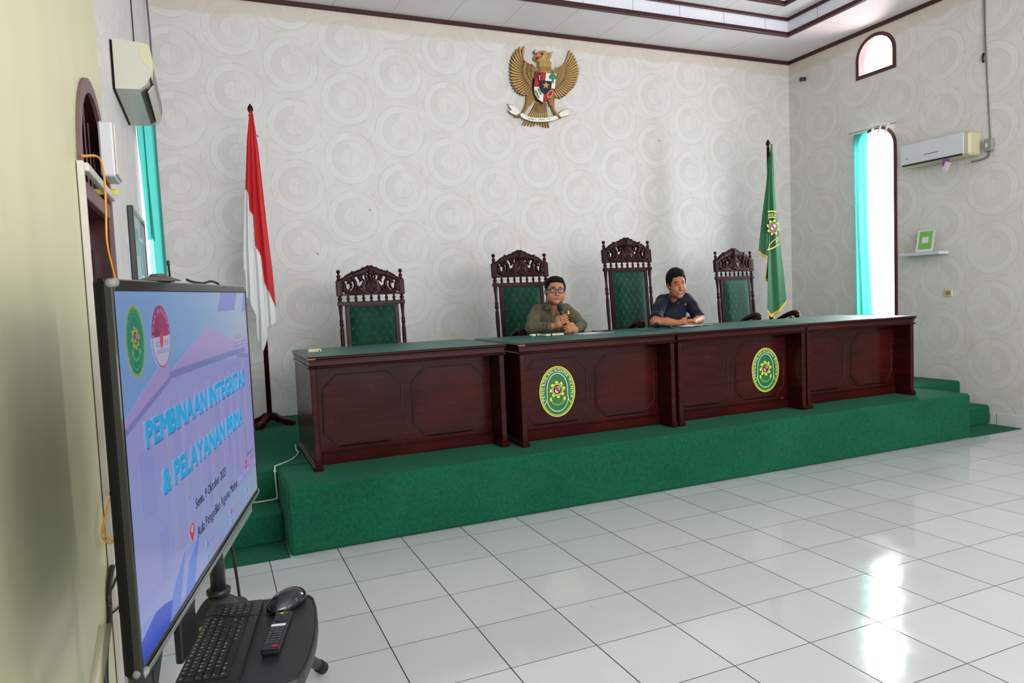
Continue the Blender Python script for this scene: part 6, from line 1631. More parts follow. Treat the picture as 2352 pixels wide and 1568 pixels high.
# ------------------------------------------------------------------ things on top of the television
def tvw(xl, yl, zl):
    R = tv.rotation_euler.to_matrix(); return tv.location + R @ Vector((xl, yl, zl))
ZT_ = TH / 2 + 0.0215
p = tvw(-0.268, 0.012, ZT_)
an_ = empty('indoor_antenna', p, 1.347, 'small grey domed antenna with a thin black rod standing on top of the television', 'antenna')
m = MB(); m.lathe([(0.042, 0.0), (0.040, 0.002), (0.020, 0.009), (0.0155, 0.010), (0.0155, 0.0)], n=24); m.lathe([(0.0155, 0.009), (0.0155, 0.013), (0.012, 0.0145), (0.001, 0.0145)], n=20); m.build('dome', mat('dome_grey', (70, 68, 66), 0.4), an_)
m = MB(); m.tube([(0.083, 0.0, 0.0), (0.078, 0.0, 0.034), (0.0775, 0.0, 0.037), (0.077, 0.0, 0.043), (0.0765, 0.0, 0.046)], [0.0022, 0.002, 0.0034, 0.0034, 0.001], 10); m.build('rod', 'black_plastic', an_)
m = MB(); m.ell((0.113, 0.004, 0.005), (0.0045, 0.0045, 0.005), 12); m.cyl((0.036, 0.0, 0.002), (0.113, 0.004, 0.002), 0.0015, n=8); m.build('folded_rod', 'black_plastic', an_)
m = MB(); m.tube(bez([tvw(-0.07, 0.008, ZT_ + 0.007), tvw(-0.02, 0.012, ZT_ + 0.004), tvw(0.04, 0.012, ZT_ + 0.002), tvw(0.10, 0.012, ZT_ + 0.002), tvw(0.15, 0.010, ZT_ + 0.007), tvw(0.195, 0.010, ZT_ + 0.007), tvw(0.25, 0.010, ZT_ + 0.002)], 6), 0.0030, 8, squash=1.0)
tag(m.build('black_strap', 'black_matte'), 'flat black strap lying along the top edge of the television', 'strap')
m = MB(); m.tube(bez([(-0.25, -1.86, 1.1), (-0.225, -1.80, 0.85), (-0.205, -1.76, 0.60), (-0.195, -1.74, 0.35), (-0.19, -1.70, 0.02)], 8), 0.0045, 8)
tag(m.build('hanging_cable', 'black_plastic'), 'thin black cable hanging from behind the television down to the floor', 'cable')
m = MB(); m.tube(bez([(-0.46, -2.62, 0.90), (-0.49, -2.70, 0.70), (-0.50, -2.76, 0.45), (-0.51, -2.80, 0.012)], 8), 0.012, 8)
tag(m.build('conduit_hose', mat('hose_grey', (170, 160, 140), 0.15, alpha=0.35)), 'clear plastic tube behind the lower left corner of the television', 'tube')
# ------------------------------------------------------------------ people
mat('skin', (176, 118, 88), 0.5, noise=0.06, nscale=14, subsurf=0.08, spec=0.35); mat('skin_dark', (168, 108, 78), 0.5, noise=0.06, nscale=14, subsurf=0.08, spec=0.35)
mat('lips', (150, 88, 74), 0.5); mat('eye_white', (196, 190, 186), 0.3); mat('eye_dark', (24, 16, 14), 0.25); mat('brow', (34, 24, 22), 0.8); mat('teeth', (220, 214, 206), 0.3)
mat('hair_black', (10, 9, 10), 0.7, spec=0.2, bump=0.9, bscale=90, stretch=(3, 3, 0.6)); mat('hair_shadow', (52, 38, 34), 0.8)
mat('trousers_dark', (30, 30, 32), 0.8); mat('trousers_olive', (70, 66, 50), 0.8); mat('shoe_black', (12, 12, 12), 0.3)
mat('gold_pin', (214, 180, 80), 0.3, metal=0.8); mat('lens_glass', (150, 160, 190), 0.05, alpha=0.22, spec=0.8)
SK = lambda s: [s, 'lips', 'eye_white', 'eye_dark', 'brow', 'teeth', 'hair_shadow']

def make_head(mb, M, wide=1.0, smile=False, jaw=1.0):
    s = SDF((-0.11, -0.135, -0.25), (0.11, 0.165, 0.14), 0.0026)
    w = wide
    s.ell((0, 0.012, 0.036), (0.077 * w, 0.093, 0.083), 0.001)
    s.ell((0, -0.022, -0.030), (0.063 * w, 0.066, 0.086), 0.03)
    for x in (-1, 1):
        s.ell((x * 0.038 * w, -0.040, -0.042), (0.032, 0.038, 0.036), 0.02)
        s.ell((x * 0.046 * w, -0.010, -0.070), (0.024 * jaw, 0.036, 0.028), 0.025)
    s.ell((0, -0.062, -0.098), (0.026, 0.024, 0.020), 0.025)
    s.cap((-0.030, -0.078, 0.026), (0.030, -0.078, 0.026), 0.010, 0.010, 0.02)
    for x in (-1, 1): s.ell((x * 0.031, -0.094, 0.008), (0.017, 0.012, 0.010), 0.010, sub=True)
    s.cap((0, -0.084, 0.014), (0, -0.103, -0.026), 0.0075, 0.0105, 0.012)
    s.ell((0, -0.105, -0.031), (0.012, 0.011, 0.009), 0.008)
    for x in (-1, 1): s.ell((x * 0.013, -0.095, -0.034), (0.008, 0.010, 0.007), 0.006)
    zc = -0.061
    if smile:
        s.cap((-0.024, -0.082, zc + 0.006), (0.0, -0.092, zc + 0.003), 0.006, 0.007, 0.008); s.cap((0.024, -0.082, zc + 0.006), (0.0, -0.092, zc + 0.003), 0.006, 0.007, 0.008)
        s.cap((-0.018, -0.084, zc - 0.009), (0.018, -0.084, zc - 0.009), 0.006, 0.006, 0.008)
        s.ell((0, -0.096, zc - 0.001), (0.016, 0.005, 0.0030), 0.004, sub=True)
        for x in (-1, 1): s.ell((x * 0.036 * w, -0.066, -0.034), (0.018, 0.018, 0.018), 0.012)
    else:
        s.cap((-0.019, -0.083, zc + 0.003), (0.019, -0.083, zc + 0.003), 0.0055, 0.0055, 0.010); s.cap((-0.015, -0.083, zc - 0.007), (0.015, -0.083, zc - 0.007), 0.006, 0.006, 0.010)
        s.ell((0, -0.099, zc - 0.002), (0.018, 0.006, 0.0018), 0.003, sub=True)
    for x in (-1, 1):
        s.ell((x * 0.079 * w, 0.006, -0.006), (0.009, 0.019, 0.031), 0.006, R=Matrix.Rotation(x * -0.25, 3, 'Z'))
        s.ell((x * 0.087 * w, 0.002, -0.002), (0.004, 0.010, 0.017), 0.004, sub=True)
    s.cap((0, 0.018, -0.05), (0, 0.075, -0.14), 0.053, 0.056, 0.03); s.cap((0, 0.075, -0.14), (0, 0.10, -0.19), 0.050, 0.050, 0.02)
    def paint(C):
        m = np.zeros(len(C), int)
        x, y, z = C[:, 0], C[:, 1], C[:, 2]; ax = np.abs(x)
        lip = (y < -0.080) & (ax < 0.024) & (((z - (zc - 0.002)) / 0.0090) ** 2 + (x / 0.024) ** 2 < 1)
        m[lip] = 1
        if smile: m[(y < -0.076) & (ax < 0.015) & (np.abs(z - (zc - 0.001) - 0.16 * ax) < 0.0032)] = 5
        else: m[(y < -0.076) & (ax < 0.018) & (np.abs(z - (zc - 0.002)) < 0.0014)] = 4
        bz = 0.031 + 0.006 * np.sin(np.clip((ax - 0.012) / 0.034, 0, 1) * PI)
        m[(y < -0.055) & (ax > 0.012) & (ax < 0.048) & (np.abs(z - bz) < 0.0036)] = 4
        m[(((ax - 0.0125) / 0.0045) ** 2 + ((z + 0.0405) / 0.0025) ** 2 < 1) & (y < -0.085)] = 3
        if smile: m[(y < -0.06) & (ax > 0.016) & (ax < 0.046) & (np.abs(z - 0.010 - 0.004 * np.sin(np.clip((ax - 0.016) / 0.03, 0, 1) * PI)) < 0.0020)] = 3
        return m
    s.into(mb, M=M, paint=paint)
    old = mb.M; mb.M = M
    if not smile:
        for x in (-1, 1):
            mb.ell((x * 0.031, -0.0755, 0.008), (0.0155, 0.0125, 0.0088), 16, 2)
            mb.ell((x * 0.031 + 0.002, -0.0862, 0.008), (0.0055, 0.0032, 0.0055), 12, 3)
            mb.tube([(x * 0.017, -0.083, 0.010), (x * 0.025, -0.0885, 0.0145), (x * 0.037, -0.087, 0.0145), (x * 0.046, -0.078, 0.009)], [0.0016, 0.0024, 0.0024, 0.0014], 6, 3)
    mb.M = old

def make_hair(M, wide=1.0, high=0.0):
    s = SDF((-0.12, -0.13, -0.10), (0.12, 0.14, 0.18), 0.0028)
    s.ell((0, 0.018, 0.044 + high * 0.3), (0.0865 * wide, 0.103, 0.092 + high), 0.001)
    s.ell((0, -0.030, 0.098 + high), (0.060 * wide, 0.052, 0.032), 0.02)
    s.ell((0, 0.060, -0.01), (0.070 * wide, 0.055, 0.06), 0.02)
    s.ell((0, -0.112, 0.014), (0.066 * wide, 0.080, 0.080), 0.010, sub=True)
    for x in (-1, 1):
        s.ell((x * 0.046 * wide, -0.105, 0.055), (0.026, 0.06, 0.037), 0.016, sub=True)
        s.ell((x * 0.078 * wide, -0.078, -0.005), (0.040, 0.052, 0.075), 0.006, sub=True)
        s.cap((x * 0.0760 * wide, -0.020, 0.04), (x * 0.0765 * wide, -0.012, 0.002), 0.009, 0.005, 0.006)
        s.ell((x * 0.088 * wide, 0.008, -0.012), (0.02, 0.022, 0.034), 0.004, sub=True)
    s.plane((0, 0.06, -0.058), (0, -0.3, -1))
    mb = MB(); s.into(mb, M=M); return mb

def V(*p): return np.array(p, float)
def grip(s, P, A, K, F, wrist, thumb_front=False, spread=0.0195, r=0.0092):
    """hand closed round a bar through P along A; knuckles on the K side, fingers pass on the F side"""
    for i in range(4):
        o = P + A * (0.030 - spread * i); ln = (0.95, 1.05, 1.0, 0.85)[i]
        q = [o + K * 0.042 - F * 0.004, o + K * 0.026 + F * 0.029, o - K * 0.004 * ln + F * 0.037, o - K * 0.028 * ln + F * 0.024]
        s.chain(q, [r * 1.08, r * 1.02, r * 0.95, r * 0.82], 0.0035)
    s.chain([P + K * 0.046 + A * 0.026, P + K * 0.048 - A * 0.028], [0.019, 0.018], 0.012)
    s.chain([P + K * 0.050 + A * 0.005 - F * 0.004, P + K * 0.060 - A * 0.030, wrist], [0.022, 0.023, 0.024], 0.02)
    if thumb_front:
        q = [P + K * 0.044 + A * 0.004 + F * 0.01, P + K * 0.026 + A * 0.034 + F * 0.024, P + K * 0.004 + A * 0.052 + F * 0.026]
    else:
        q = [P + K * 0.040 - A * 0.004 - F * 0.012, P + K * 0.022 + A * 0.030 - F * 0.026, P - K * 0.004 + A * 0.052 - F * 0.022]
    s.chain(q, [0.0125, 0.0110, 0.0090], 0.006)

def sew(mb, name, mt, parent): return mb.build(name, mt, parent, recalc=False)

def seated_lower(cx, root, mt, knee=0.11):
    s = SDF((cx - 0.30, 1.15, PZ), (cx + 0.30, 2.05, 1.12), 0.011)
    s.ell((cx, 1.78, 1.00), (0.185, 0.14, 0.105), 0.02)
    for x in (-1, 1):
        s.chain([V(cx + x * 0.09, 1.76, 0.985), V(cx + x * knee, 1.34, 0.975)], [0.085, 0.066], 0.03)
        s.chain([V(cx + x * knee, 1.34, 0.965), V(cx + x * knee, 1.36, 0.50)], [0.068, 0.048], 0.03)
    mb = MB(); s.into(mb); sew(mb, 'trousers', mt, root)
    for x in (-1, 1):
        s = SDF((cx + x * knee - 0.07, 1.12, PZ - 0.01), (cx + x * knee + 0.07, 1.46, PZ + 0.13), 0.007)
        s.cap((cx + x * knee, 1.20, PZ + 0.03), (cx + x * knee, 1.38, PZ + 0.045), 0.040, 0.042, 0.01); s.cap((cx + x * knee, 1.37, PZ + 0.05), (cx + x * knee, 1.37, PZ + 0.10), 0.042, 0.042, 0.02)
        s.plane((0, 0, PZ + 0.003), (0, 0, -1)); mb = MB(); s.into(mb); sew(mb, 'shoe', 'shoe_black', root)

def collar(c, tilt, r0, r1, h, mt, root, front, open_=0.5, flap=0.06, lapel=False):
    """band round the neck with two pointed front flaps; front = unit vector to the front"""
    f = Vector(front).normalized(); side = Vector((0, 0, 1)).cross(f).normalized(); up = (Vector((0, 0, 1)) + f * tilt).normalized()
    rows = []; n = 30
    for j, (rr, hh) in enumerate(((r0, 0.0), (r0 * 0.98, h), (r1 * 1.02, h * 1.04), (r1, h * 0.35), (r1 * 1.06, -h * 0.15))):
        row = []
        for k in range(n + 1):
            a = -PI + open_ + (2 * PI - 2 * open_) * k / n + PI
            a = open_ + (2 * PI - 2 * open_) * k / n
            d = f * math.cos(a) + side * math.sin(a)
            fr_ = max(0, math.cos(a)) 
            row.append(tuple(Vector(c) + d * rr * (1 + 0.10 * fr_) + up * (hh - 0.020 * fr_ * (1 if j < 3 else 2.2))))
        rows.append(row)
    mb = MB(); mb.sheet(rows); o = mb.build('collar', mt, root, recalc=False); solid(o, 0.003)
    for s_ in (-1, 1):
        a = open_; d = f * math.cos(a) + side * (math.sin(a) * s_)
        p0 = Vector(c) + d * r0 * 1.1 + up * (h - 0.022) ; out = (f * 0.55 + side * s_ * 0.85).normalized()
        p1 = p0 + side * s_ * 0.045 + up * (-0.004) - f * 0.010; p2 = p0 + f * 0.010 + side * s_ * (0.020 if not lapel else 0.010) - up * flap; p3 = p0 + side * s_ * 0.058 - up * flap * 0.62 - f * 0.012
        mb = MB(); mb.add([tuple(p0), tuple(p1), tuple(p3), tuple(p2)], [(0, 1, 2, 3)]); o = mb.build('collar_flap', mt, root, recalc=False); solid(o, 0.0035)

# ---- man in the olive shirt, holding the microphone
MP0, MP1 = V(*hit(1305, 759, 1, 1.105)), V(*hit(1283, 698, 1, 1.130))
AX = (MP1 - MP0) / np.linalg.norm(MP1 - MP0); ML = float(np.linalg.norm(MP1 - MP0))
HC1 = Vector(hit(1275, 668, 1, 1.27))
R1 = Matrix.Translation(HC1) @ Matrix.Rotation(math.radians(-15), 4, 'Z') @ Matrix.Rotation(math.radians(2), 4, 'X') @ Matrix.Rotation(math.radians(4), 4, 'Y') @ Matrix.Diagonal((0.97, 0.97, 0.96, 1))
mb = MB(); make_head(mb, R1, wide=1.10, jaw=1.3)
F_ = V(-0.25, -0.96, 0.05); F_ = F_ / np.linalg.norm(F_); KR = np.cross(AX, F_); KR /= np.linalg.norm(KR)
if KR[0] > 0: KR = -KR
F_ = np.cross(KR, AX); F_ /= np.linalg.norm(F_)
if F_[1] > 0: F_ = -F_
PR = MP0 + AX * ML * 0.44; PL = MP0 + AX * ML * 0.06
s = SDF((2.28, 0.98, 1.16), (2.62, 1.36, 1.40), 0.0026)
wr = V(*hit(1268, 749, 1, 1.17)); grip(s, PR, AX, KR, F_, wr); s.cap(wr, V(2.34, 1.26, 1.232), 0.025, 0.028, 0.015); s.into(mb, 0)
s = SDF((2.44, 0.98, 1.15), (2.86, 1.36, 1.34), 0.0026)
wl_ = V(*hit(1320, 758, 1, 1.18)); grip(s, PL, AX, -KR, F_, wl_, thumb_front=True, spread=0.018); s.cap(wl_, V(2.76, 1.28, 1.232), 0.025, 0.028, 0.015); s.into(mb, 0)
s = SDF((2.26, 1.3, 0.90), (2.82, 1.92, 1.48), 0.010)                     # trunk under the clothes
s.ell((2.54, 1.50, 1.25), (0.15, 0.10, 0.17), 0.02); s.ell((2.53, 1.66, 1.03), (0.15, 0.11, 0.12), 0.05); s.cap((2.54, 1.46, 1.38), (2.535, 1.38, 1.44), 0.06, 0.055, 0.03); s.into(mb, 0)
man1 = mb.build('person', SK('skin'), None, recalc=False)
tag(man1, 'seated man in glasses and long sleeved olive shirt speaking into a microphone', 'person')
CN1 = HC1 + Vector((0.012, 0.082, -0.128))
s = SDF((2.14, 1.02, 0.90), (2.98, 1.95, 1.52), 0.0062)
s.ell((2.54, 1.455, 1.25), (0.160, 0.115, 0.17), 0.01); s.ell((2.53, 1.58, 1.06), (0.175, 0.155, 0.16), 0.08)
s.ell((2.54, 1.48, 1.345), (0.15, 0.095, 0.075), 0.04); s.cap((2.425, 1.425, 1.375), (2.675, 1.42, 1.375), 0.055, 0.055, 0.04)
s.cap((CN1.x, CN1.y + 0.05, CN1.z - 0.045), tuple(CN1), 0.070, 0.062, 0.035)
SR, ER = V(2.405, 1.42, 1.365), V(2.300, 1.33, 1.232); SL, EL = V(2.69, 1.415, 1.365), V(2.790, 1.325, 1.230)
s.chain([SR, (SR + ER) / 2 + V(-0.006, 0, 0.004), ER], [0.058, 0.056, 0.050], 0.02); s.chain([SL, (SL + EL) / 2 + V(0.006, 0, 0.004), EL], [0.058, 0.054, 0.048], 0.02)
cR = ER + (wr - ER) * 0.92; cL = EL + (wl_ - EL) * 0.86
s.chain([ER, cR], [0.050, 0.036], 0.015); s.chain([EL, cL], [0.048, 0.036], 0.015)
for k, (a, b) in enumerate((((2.33, 1.29, 1.31), (2.39, 1.35, 1.37)), ((2.28, 1.30, 1.27), (2.34, 1.30, 1.31)), ((2.36, 1.22, 1.265), (2.33, 1.25, 1.20)), ((2.44, 1.34, 1.35), (2.43, 1.36, 1.22)), ((2.65, 1.34, 1.35), (2.65, 1.36, 1.22)), ((2.76, 1.28, 1.30), (2.71, 1.34, 1.35)), ((2.78, 1.265, 1.26), (2.83, 1.30, 1.22)), ((2.72, 1.21, 1.25), (2.75, 1.23, 1.19)))):
    s.cap(a, b, 0.005, 0.004, 0.012, sub=True)
s.cap((CN1.x - 0.01, CN1.y - 0.030, CN1.z - 0.005), (CN1.x - 0.004, CN1.y - 0.006, CN1.z + 0.05), 0.034, 0.055, 0.012, sub=True)
mb = MB(); s.into(mb); sh_ = sew(mb, 'shirt', 'shirt_olive', man1)
for c, e in ((cR, wr), (cL, wl_)):
    d = Vector(e - c).normalized(); mb = MB(); mb.tube([tuple(Vector(c) - d * 0.022), tuple(Vector(c) + d * 0.010)], [0.0375, 0.0345], 18, caps=False); o = mb.build('cuff', 'shirt_olive', sh_, recalc=False); solid(o, 0.004)
collar(tuple(CN1 + Vector((0, -0.012, 0.004))), 0.55, 0.064, 0.078, 0.032, 'shirt_olive', sh_, (-0.26, -0.96, 0), 0.42, 0.062)
mb = MB(); q = [s.surf(1277, y_) for y_ in (712, 725, 738, 750)]; mb.tube([tuple(v) for v in q], 0.0035, 6); mb.build('button_placket', 'shirt_olive', sh_)
mb = MB(); pp = s.surf(1305, 716); mb.lathe([(0.001, 0.0), (0.0095, 0.0), (0.0095, 0.004), (0.006, 0.005), (0.001, 0.005)], tuple(pp), 16, ax='Y')
mb.build('gold_pin', 'gold_pin', sh_)
mb = MB(); mb.M = Matrix.Translation(pp); mb.prism([(-0.011, -0.020), (-0.003, -0.014), (0.004, -0.020), (0.012, -0.018), (0.004, -0.006), (-0.004, -0.006)], -0.005, 0.0, 'XZ'); mb.build('pin_ribbon', 'gold_pin', sh_)
seated_lower(2.53, man1, 'trousers_olive')
sew(make_hair(R1, 1.09, 0.0), 'hair', 'hair_black', man1)
gl = MB(); gl.M = R1
for x in (-1, 1):
    pts = [(x * 0.0350 + 0.0250 * math.copysign(abs(math.cos(t)) ** 0.8, math.cos(t)), -0.1025 + 0.010 * (abs(x * 0.0350 + 0.0250 * math.cos(t)) / 0.057) ** 2, 0.006 + 0.0215 * math.copysign(abs(math.sin(t)) ** 0.8, math.sin(t))) for t in [2 * PI * k / 24 for k in range(26)]]
    gl.tube(pts, 0.0033, 8, caps=False)
    gl.tube([(x * 0.0595, -0.092, 0.015), (x * 0.078, -0.068, 0.013), (x * 0.090, 0.0, 0.010), (x * 0.091, 0.018, -0.004)], [0.0034, 0.0030, 0.0026, 0.0024], 8)
gl.tube([(-0.011, -0.102, 0.012), (0, -0.104, 0.015), (0.011, -0.102, 0.012)], 0.0030, 8)
gf = gl.build('eyeglasses', 'black_gloss', man1)
for x in (-1, 1):
    gl = MB(); gl.M = R1; gl.add([(x * 0.0335 + 0.022 * math.cos(2 * PI * k / 24), -0.1015 + 0.010 * (abs(x * 0.0335 + 0.022 * math.cos(2 * PI * k / 24)) / 0.057) ** 2, 0.006 + 0.018 * math.sin(2 * PI * k / 24)) for k in range(24)], [tuple(range(24))], 0)
    gl.build('lens', 'lens_glass', gf, recalc=False)
# microphone in his hands
mic = empty('microphone', tuple(MP0), 0, 'black handheld microphone held up to his mouth by the man in the olive shirt', 'microphone', 'microphones')
def make_mic(root, a, b, ring='mic_red'):
    a, b = Vector(a), Vector(b); d = (b - a).normalized(); L = (b - a).length
    m = MB(); m.tube([a, a + d * 0.02, a + d * L * 0.70, a + d * L * 0.78], [0.0115, 0.0135, 0.017, 0.019], 20); m.build('handle', 'mic_black', root)
    m = MB(); m.tube([a + d * L * 0.77, a + d * L * 0.79, a + d * L * 0.82, a + d * L * 0.87, a + d * L * 0.93, a + d * L * 0.98, a + d * L], [0.020, 0.0245, 0.0255, 0.0265, 0.024, 0.015, 0.003], 22); m.build('grille', 'mic_mesh', root)
    m = MB(); m.tube([a + d * L * 0.20, a + d * L * 0.24], [0.0148, 0.0150], 20); m.build('colored_band', ring, root)
mat('mic_black', (24, 28, 34), 0.3, coat=0.3); mat('mic_mesh', (34, 40, 48), 0.45, metal=0.4, bump=0.8, bscale=900); mat('mic_red', (232, 74, 40), 0.4); mat('mic_blue', (30, 60, 130), 0.4)
make_mic(mic, (0, 0, 0), tuple(Vector(MP1) - Vector(MP0)))

# ---- man in the navy shirt
HC2 = Vector(hit(1554, 653, 1, 1.29))
R2 = Matrix.Translation(HC2) @ Matrix.Rotation(math.radians(-13), 4, 'Z') @ Matrix.Rotation(math.radians(9), 4, 'X') @ Matrix.Rotation(math.radians(-5), 4, 'Y') @ Matrix.Diagonal((1.01, 1.01, 1.05, 1))
mb = MB(); make_head(mb, R2, wide=0.98, smile=True, jaw=0.9)
cx2 = 3.85
E2R, W2R = V(3.505, 1.235, 1.222), V(3.690, 1.140, 1.205); E2L, W2L = V(4.055, 1.30, 1.222), V(3.885, 1.170, 1.205)
S2R, S2L = V(3.725, 1.425, 1.405), V(4.00, 1.415, 1.410)
s = SDF((3.42, 0.98, 1.165), (4.20, 1.40, 1.34), 0.0030)
s.chain([E2R + (S2R - E2R) * 0.45, E2R, (E2R + W2R) / 2 + V(0, 0, 0.004), W2R], [0.046, 0.044, 0.040, 0.027], 0.02)
s.chain([W2R, V(3.730, 1.128, 1.212), V(3.770, 1.122, 1.214)], [0.026, 0.026, 0.022], 0.012)         # palm of the right hand lying on the left
s.chain([V(3.737, 1.155, 1.214), V(3.777, 1.148, 1.216)], [0.020, 0.017], 0.012)
for i, (dy, ln, dz) in enumerate(((-0.026, 1.0, 0.004), (-0.008, 1.06, 0.007), (0.010, 1.0, 0.006), (0.027, 0.82, 0.003))):
    k0 = V(3.773, 1.128 + dy, 1.217 + dz); s.chain([k0, k0 + V(0.036 * ln, -0.005, 0.002), k0 + V(0.062 * ln, -0.010, -0.008), k0 + V(0.080 * ln, -0.013, -0.022)], [0.0112, 0.0102, 0.0094, 0.0080], 0.004)
s.chain([V(3.725, 1.145, 1.220), V(3.745, 1.138, 1.240), V(3.777, 1.134, 1.246)], [0.014, 0.011, 0.009], 0.006)
s.chain([E2L + (S2L - E2L) * 0.45, E2L, W2L], [0.046, 0.044, 0.027], 0.02)
s.chain([W2L, V(3.845, 1.145, 1.197), V(3.808, 1.130, 1.193)], [0.025, 0.022, 0.019], 0.012)
for i, dy in enumerate((-0.024, -0.006, 0.012, 0.029)):
    k0 = V(3.808, 1.128 + dy, 1.189); s.chain([k0, k0 + V(-0.034, 0.002, 0.0), k0 + V(-0.058, 0.006, 0.002)], [0.0105, 0.0098, 0.0082], 0.004)
s.into(mb, 0)
s = SDF((3.56, 1.3, 0.90), (4.14, 1.95, 1.50), 0.010)
s.ell((3.86, 1.52, 1.27), (0.14, 0.10, 0.17), 0.02); s.ell((3.86, 1.68, 1.03), (0.14, 0.11, 0.12), 0.05); s.cap((3.85, 1.46, 1.40), (3.84, 1.38, 1.46), 0.058, 0.054, 0.03); s.into(mb, 0)
man2 = mb.build('person', SK('skin_dark'), None, recalc=False)
tag(man2, 'seated smiling man in a short sleeved navy shirt with folded hands on the bench', 'person')
CN2 = HC2 + Vector((0.010, 0.080, -0.132))
s = SDF((3.38, 1.04, 0.90), (4.26, 1.98, 1.56), 0.0062)
s.ell((3.86, 1.47, 1.27), (0.155, 0.115, 0.18), 0.01); s.ell((3.86, 1.60, 1.06), (0.165, 0.145, 0.16), 0.08)
s.ell((3.86, 1.50, 1.37), (0.15, 0.095, 0.085), 0.04); s.cap((3.745, 1.43, 1.410), (3.985, 1.42, 1.415), 0.060, 0.060, 0.04)
s.cap((CN2.x, CN2.y + 0.05, CN2.z - 0.04), tuple(CN2), 0.068, 0.060, 0.035)
m2R = S2R + (E2R - S2R) * 0.80; m2L = S2L + (E2L - S2L) * 0.80
s.chain([S2R, (S2R + m2R) / 2 + V(-0.004, 0, 0.008), m2R], [0.060, 0.059, 0.056], 0.02); s.chain([S2L, (S2L + m2L) / 2 + V(0.004, 0, 0.006), m2L], [0.060, 0.058, 0.055], 0.02)
for a, b in (((3.64, 1.31, 1.33), (3.70, 1.36, 1.39)), ((3.58, 1.27, 1.30), (3.63, 1.31, 1.25)), ((3.76, 1.36, 1.36), (3.77, 1.37, 1.22)), ((3.96, 1.35, 1.38), (3.95, 1.37, 1.23)), ((4.04, 1.32, 1.33), (4.0, 1.35, 1.39))): s.cap(a, b, 0.005, 0.004, 0.014, sub=True)
s.cap((CN2.x - 0.016, CN2.y - 0.040, CN2.z - 0.012), (CN2.x - 0.004, CN2.y - 0.006, CN2.z + 0.05), 0.026, 0.052, 0.012, sub=True)
mb = MB(); s.into(mb); sh2 = sew(mb, 'shirt', 'shirt_navy', man2)
for S_, E_, m_ in ((S2R, E2R, m2R), (S2L, E2L, m2L)):
    d = Vector(E_ - S_).normalized(); mb = MB(); mb.tube([tuple(Vector(m_) - d * 0.03), tuple(Vector(m_) + d * 0.034)], [0.0570, 0.0585], 22, caps=False); o = mb.build('sleeve_hem', 'shirt_navy', sh2, recalc=False); solid(o, 0.004)
collar(tuple(CN2), 0.55, 0.058, 0.068, 0.032, 'shirt_navy', sh2, (-0.30, -0.95, 0), 0.62, 0.062, lapel=True)
mb = MB(); pp = s.surf(1573.6, 698); mb.M = Matrix.Translation(pp); mb.prism([(-0.008, -0.010), (0.008, -0.010), (0.010, -0.004), (0.003, 0.002), (0.004, 0.012), (-0.002, 0.012), (-0.003, 0.0)], -0.005, 0.001, 'XZ'); mb.build('gold_pin', 'gold_pin', sh2)
seated_lower(3.86, man2, 'trousers_dark')
sew(make_hair(R2, 1.02, 0.012), 'hair', 'hair_black', man2)

# ------------------------------------------------------------------ things lying on the bench
DT = PZ + 0.752 + 0.001
t = empty('remote_box', (0.432, 0.945, DT), math.radians(-5), 'small cream plastic box lying on the front left corner of the bench', 'box')
m = MB(); m.box(-0.045, 0.045, -0.03, 0.03, 0.0, 0.022, 0, 0.005); m.build('box_body', 'socket_cream', t)
m = MB(); m.cyl((0.03, -0.0305, 0.010), (0.03, -0.0325, 0.010), 0.005, n=10); m.build('button', 'black_plastic', t)
t = empty('notebook', (2.345, 1.05, DT), math.radians(4), 'cream edged notebook with a black elastic band, before the man in olive', 'notebook')
m = MB(); m.box(-0.075, 0.095, -0.055, 0.055, 0.003, 0.019); m.build('pages', mat('paper_cream', (214, 208, 188), 0.7), t)
m = MB(); m.box(-0.078, 0.098, -0.058, 0.058, 0.0, 0.003); m.box(-0.078, 0.098, -0.058, 0.058, 0.019, 0.022); m.box(-0.078, 0.098, 0.055, 0.058, 0.003, 0.019); m.build('cover', mat('cover_dark', (40, 52, 56), 0.5), t)
m = MB(); m.box(-0.030, -0.020, -0.0595, 0.0595, 0.0222, 0.0235); m.box(-0.030, -0.020, -0.0605, -0.0585, -0.0, 0.0235); m.build('elastic_band', 'black_matte', t)
t = empty('glasses_case', (2.235, 1.115, DT), math.radians(10), 'small white tissue packet beside the notebook before the man in olive', 'packet')
m = MB(); m.box(-0.045, 0.045, -0.025, 0.025, 0.0, 0.018, 0, 0.006); m.build('packet', 'ribbon_white', t)
m = MB(); m.box(-0.012, 0.006, -0.0255, 0.0255, -0.0, 0.0185, 0, 0.003); m.build('dark_strip', 'black_matte', t)
t.name = 'tissue_packet'
m = MB(); m.M = Matrix.Translation((2.72, 1.02, DT)) @ Matrix.Rotation(math.radians(6), 4, 'Z'); m.box(-0.15, 0.15, -0.105, 0.105, 0.0, 0.0015)
pb = m.build('document_sheet', mat('paper_white', (214, 216, 224), 0.6)); tag(pb, 'printed white sheet lying flat on the bench before the man in olive', 'paper', 'papers on the bench')
m = MB(); m.M = Matrix.Translation((2.72, 1.02, DT + 0.0017)) @ Matrix.Rotation(math.radians(6), 4, 'Z')
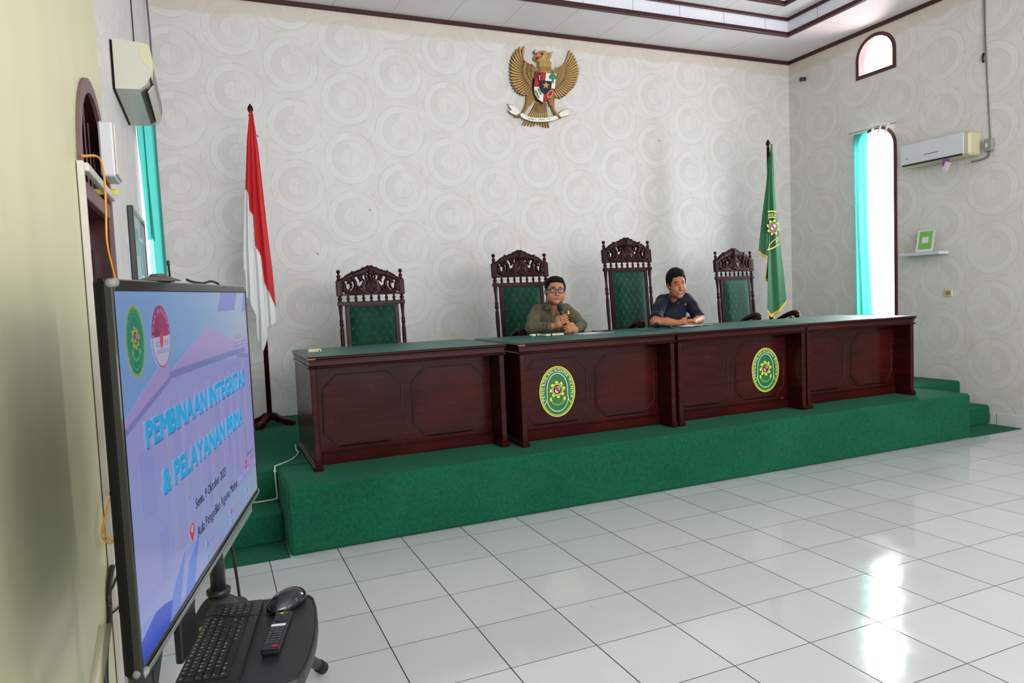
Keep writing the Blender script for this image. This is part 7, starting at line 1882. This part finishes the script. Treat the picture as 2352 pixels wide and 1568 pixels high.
m.box(0.02, 0.14, -0.09, 0.0, 0.0, 0.0004); m.build('printed_block', mat('print_blue', (70, 96, 140), 0.5), pb)
t = empty('smartphone', (2.90, 1.17, DT), math.radians(8), 'black smartphone lying on the bench between the two men', 'smartphone')
m = MB(); m.box(-0.08, 0.08, -0.039, 0.039, 0.0, 0.009, 0, 0.003); m.build('phone_body', 'black_plastic', t)
m = MB(); m.box(-0.075, 0.075, -0.035, 0.035, 0.009, 0.0096); m.build('phone_screen', 'black_gloss', t)
mic = empty('microphone', (3.46, 0.93, DT), 0, 'black microphone lying on the bench before the man in navy', 'microphone', 'microphones')
make_mic(mic, (0.0, 0.0, 0.016), (-0.022, 0.215, 0.027), 'mic_blue')
bk = empty('open_notebook', (3.79, 1.03, DT), math.radians(7), 'open notebook with white pages under the hands of the man in navy', 'notebook')
m = MB(); m.box(-0.155, 0.155, -0.085, 0.085, 0.0, 0.0025); m.build('cover', 'cover_dark', bk)
for s_ in (-1, 1):
    rows = [[(s_ * 0.150 * u, y, 0.003 + 0.009 * math.sin(PI * min(1, u * 1.1 + 0.12)) * (1 - 0.5 * u)) for u in [k / 10 for k in range(11)]] for y in (-0.080, 0.080)]
    m = MB(); m.sheet(rows); o = m.build('page_block', 'paper_white', bk, recalc=False); solid(o, 0.0022, -1)
m = MB(); m.M = Matrix.Translation((3.60, 0.90, DT)) @ Matrix.Rotation(math.radians(-4), 4, 'Z'); m.tube([(-0.065, 0, 0.0055), (0.055, 0, 0.0055), (0.068, 0, 0.004)], [0.0045, 0.0045, 0.001], 10)
tag(m.build('pen', mat('pen_blue', (24, 40, 90), 0.3)), 'dark blue pen lying left of the open notebook', 'pen')
for (x, y, w_, h_, lab) in ((3.30, 1.02, 0.10, 0.012, 'thin dark cord lying on the bench between the phone and the microphone'),):
    m = MB(); m.tube(bez([(3.06, 0.80, DT + 0.003), (3.2, 0.83, DT + 0.003), (3.34, 0.88, DT + 0.003), (3.45, 0.86, DT + 0.003)], 6), 0.003, 6); tag(m.build('cord', 'black_matte'), lab, 'cord')
bpy.context.view_layer.update()
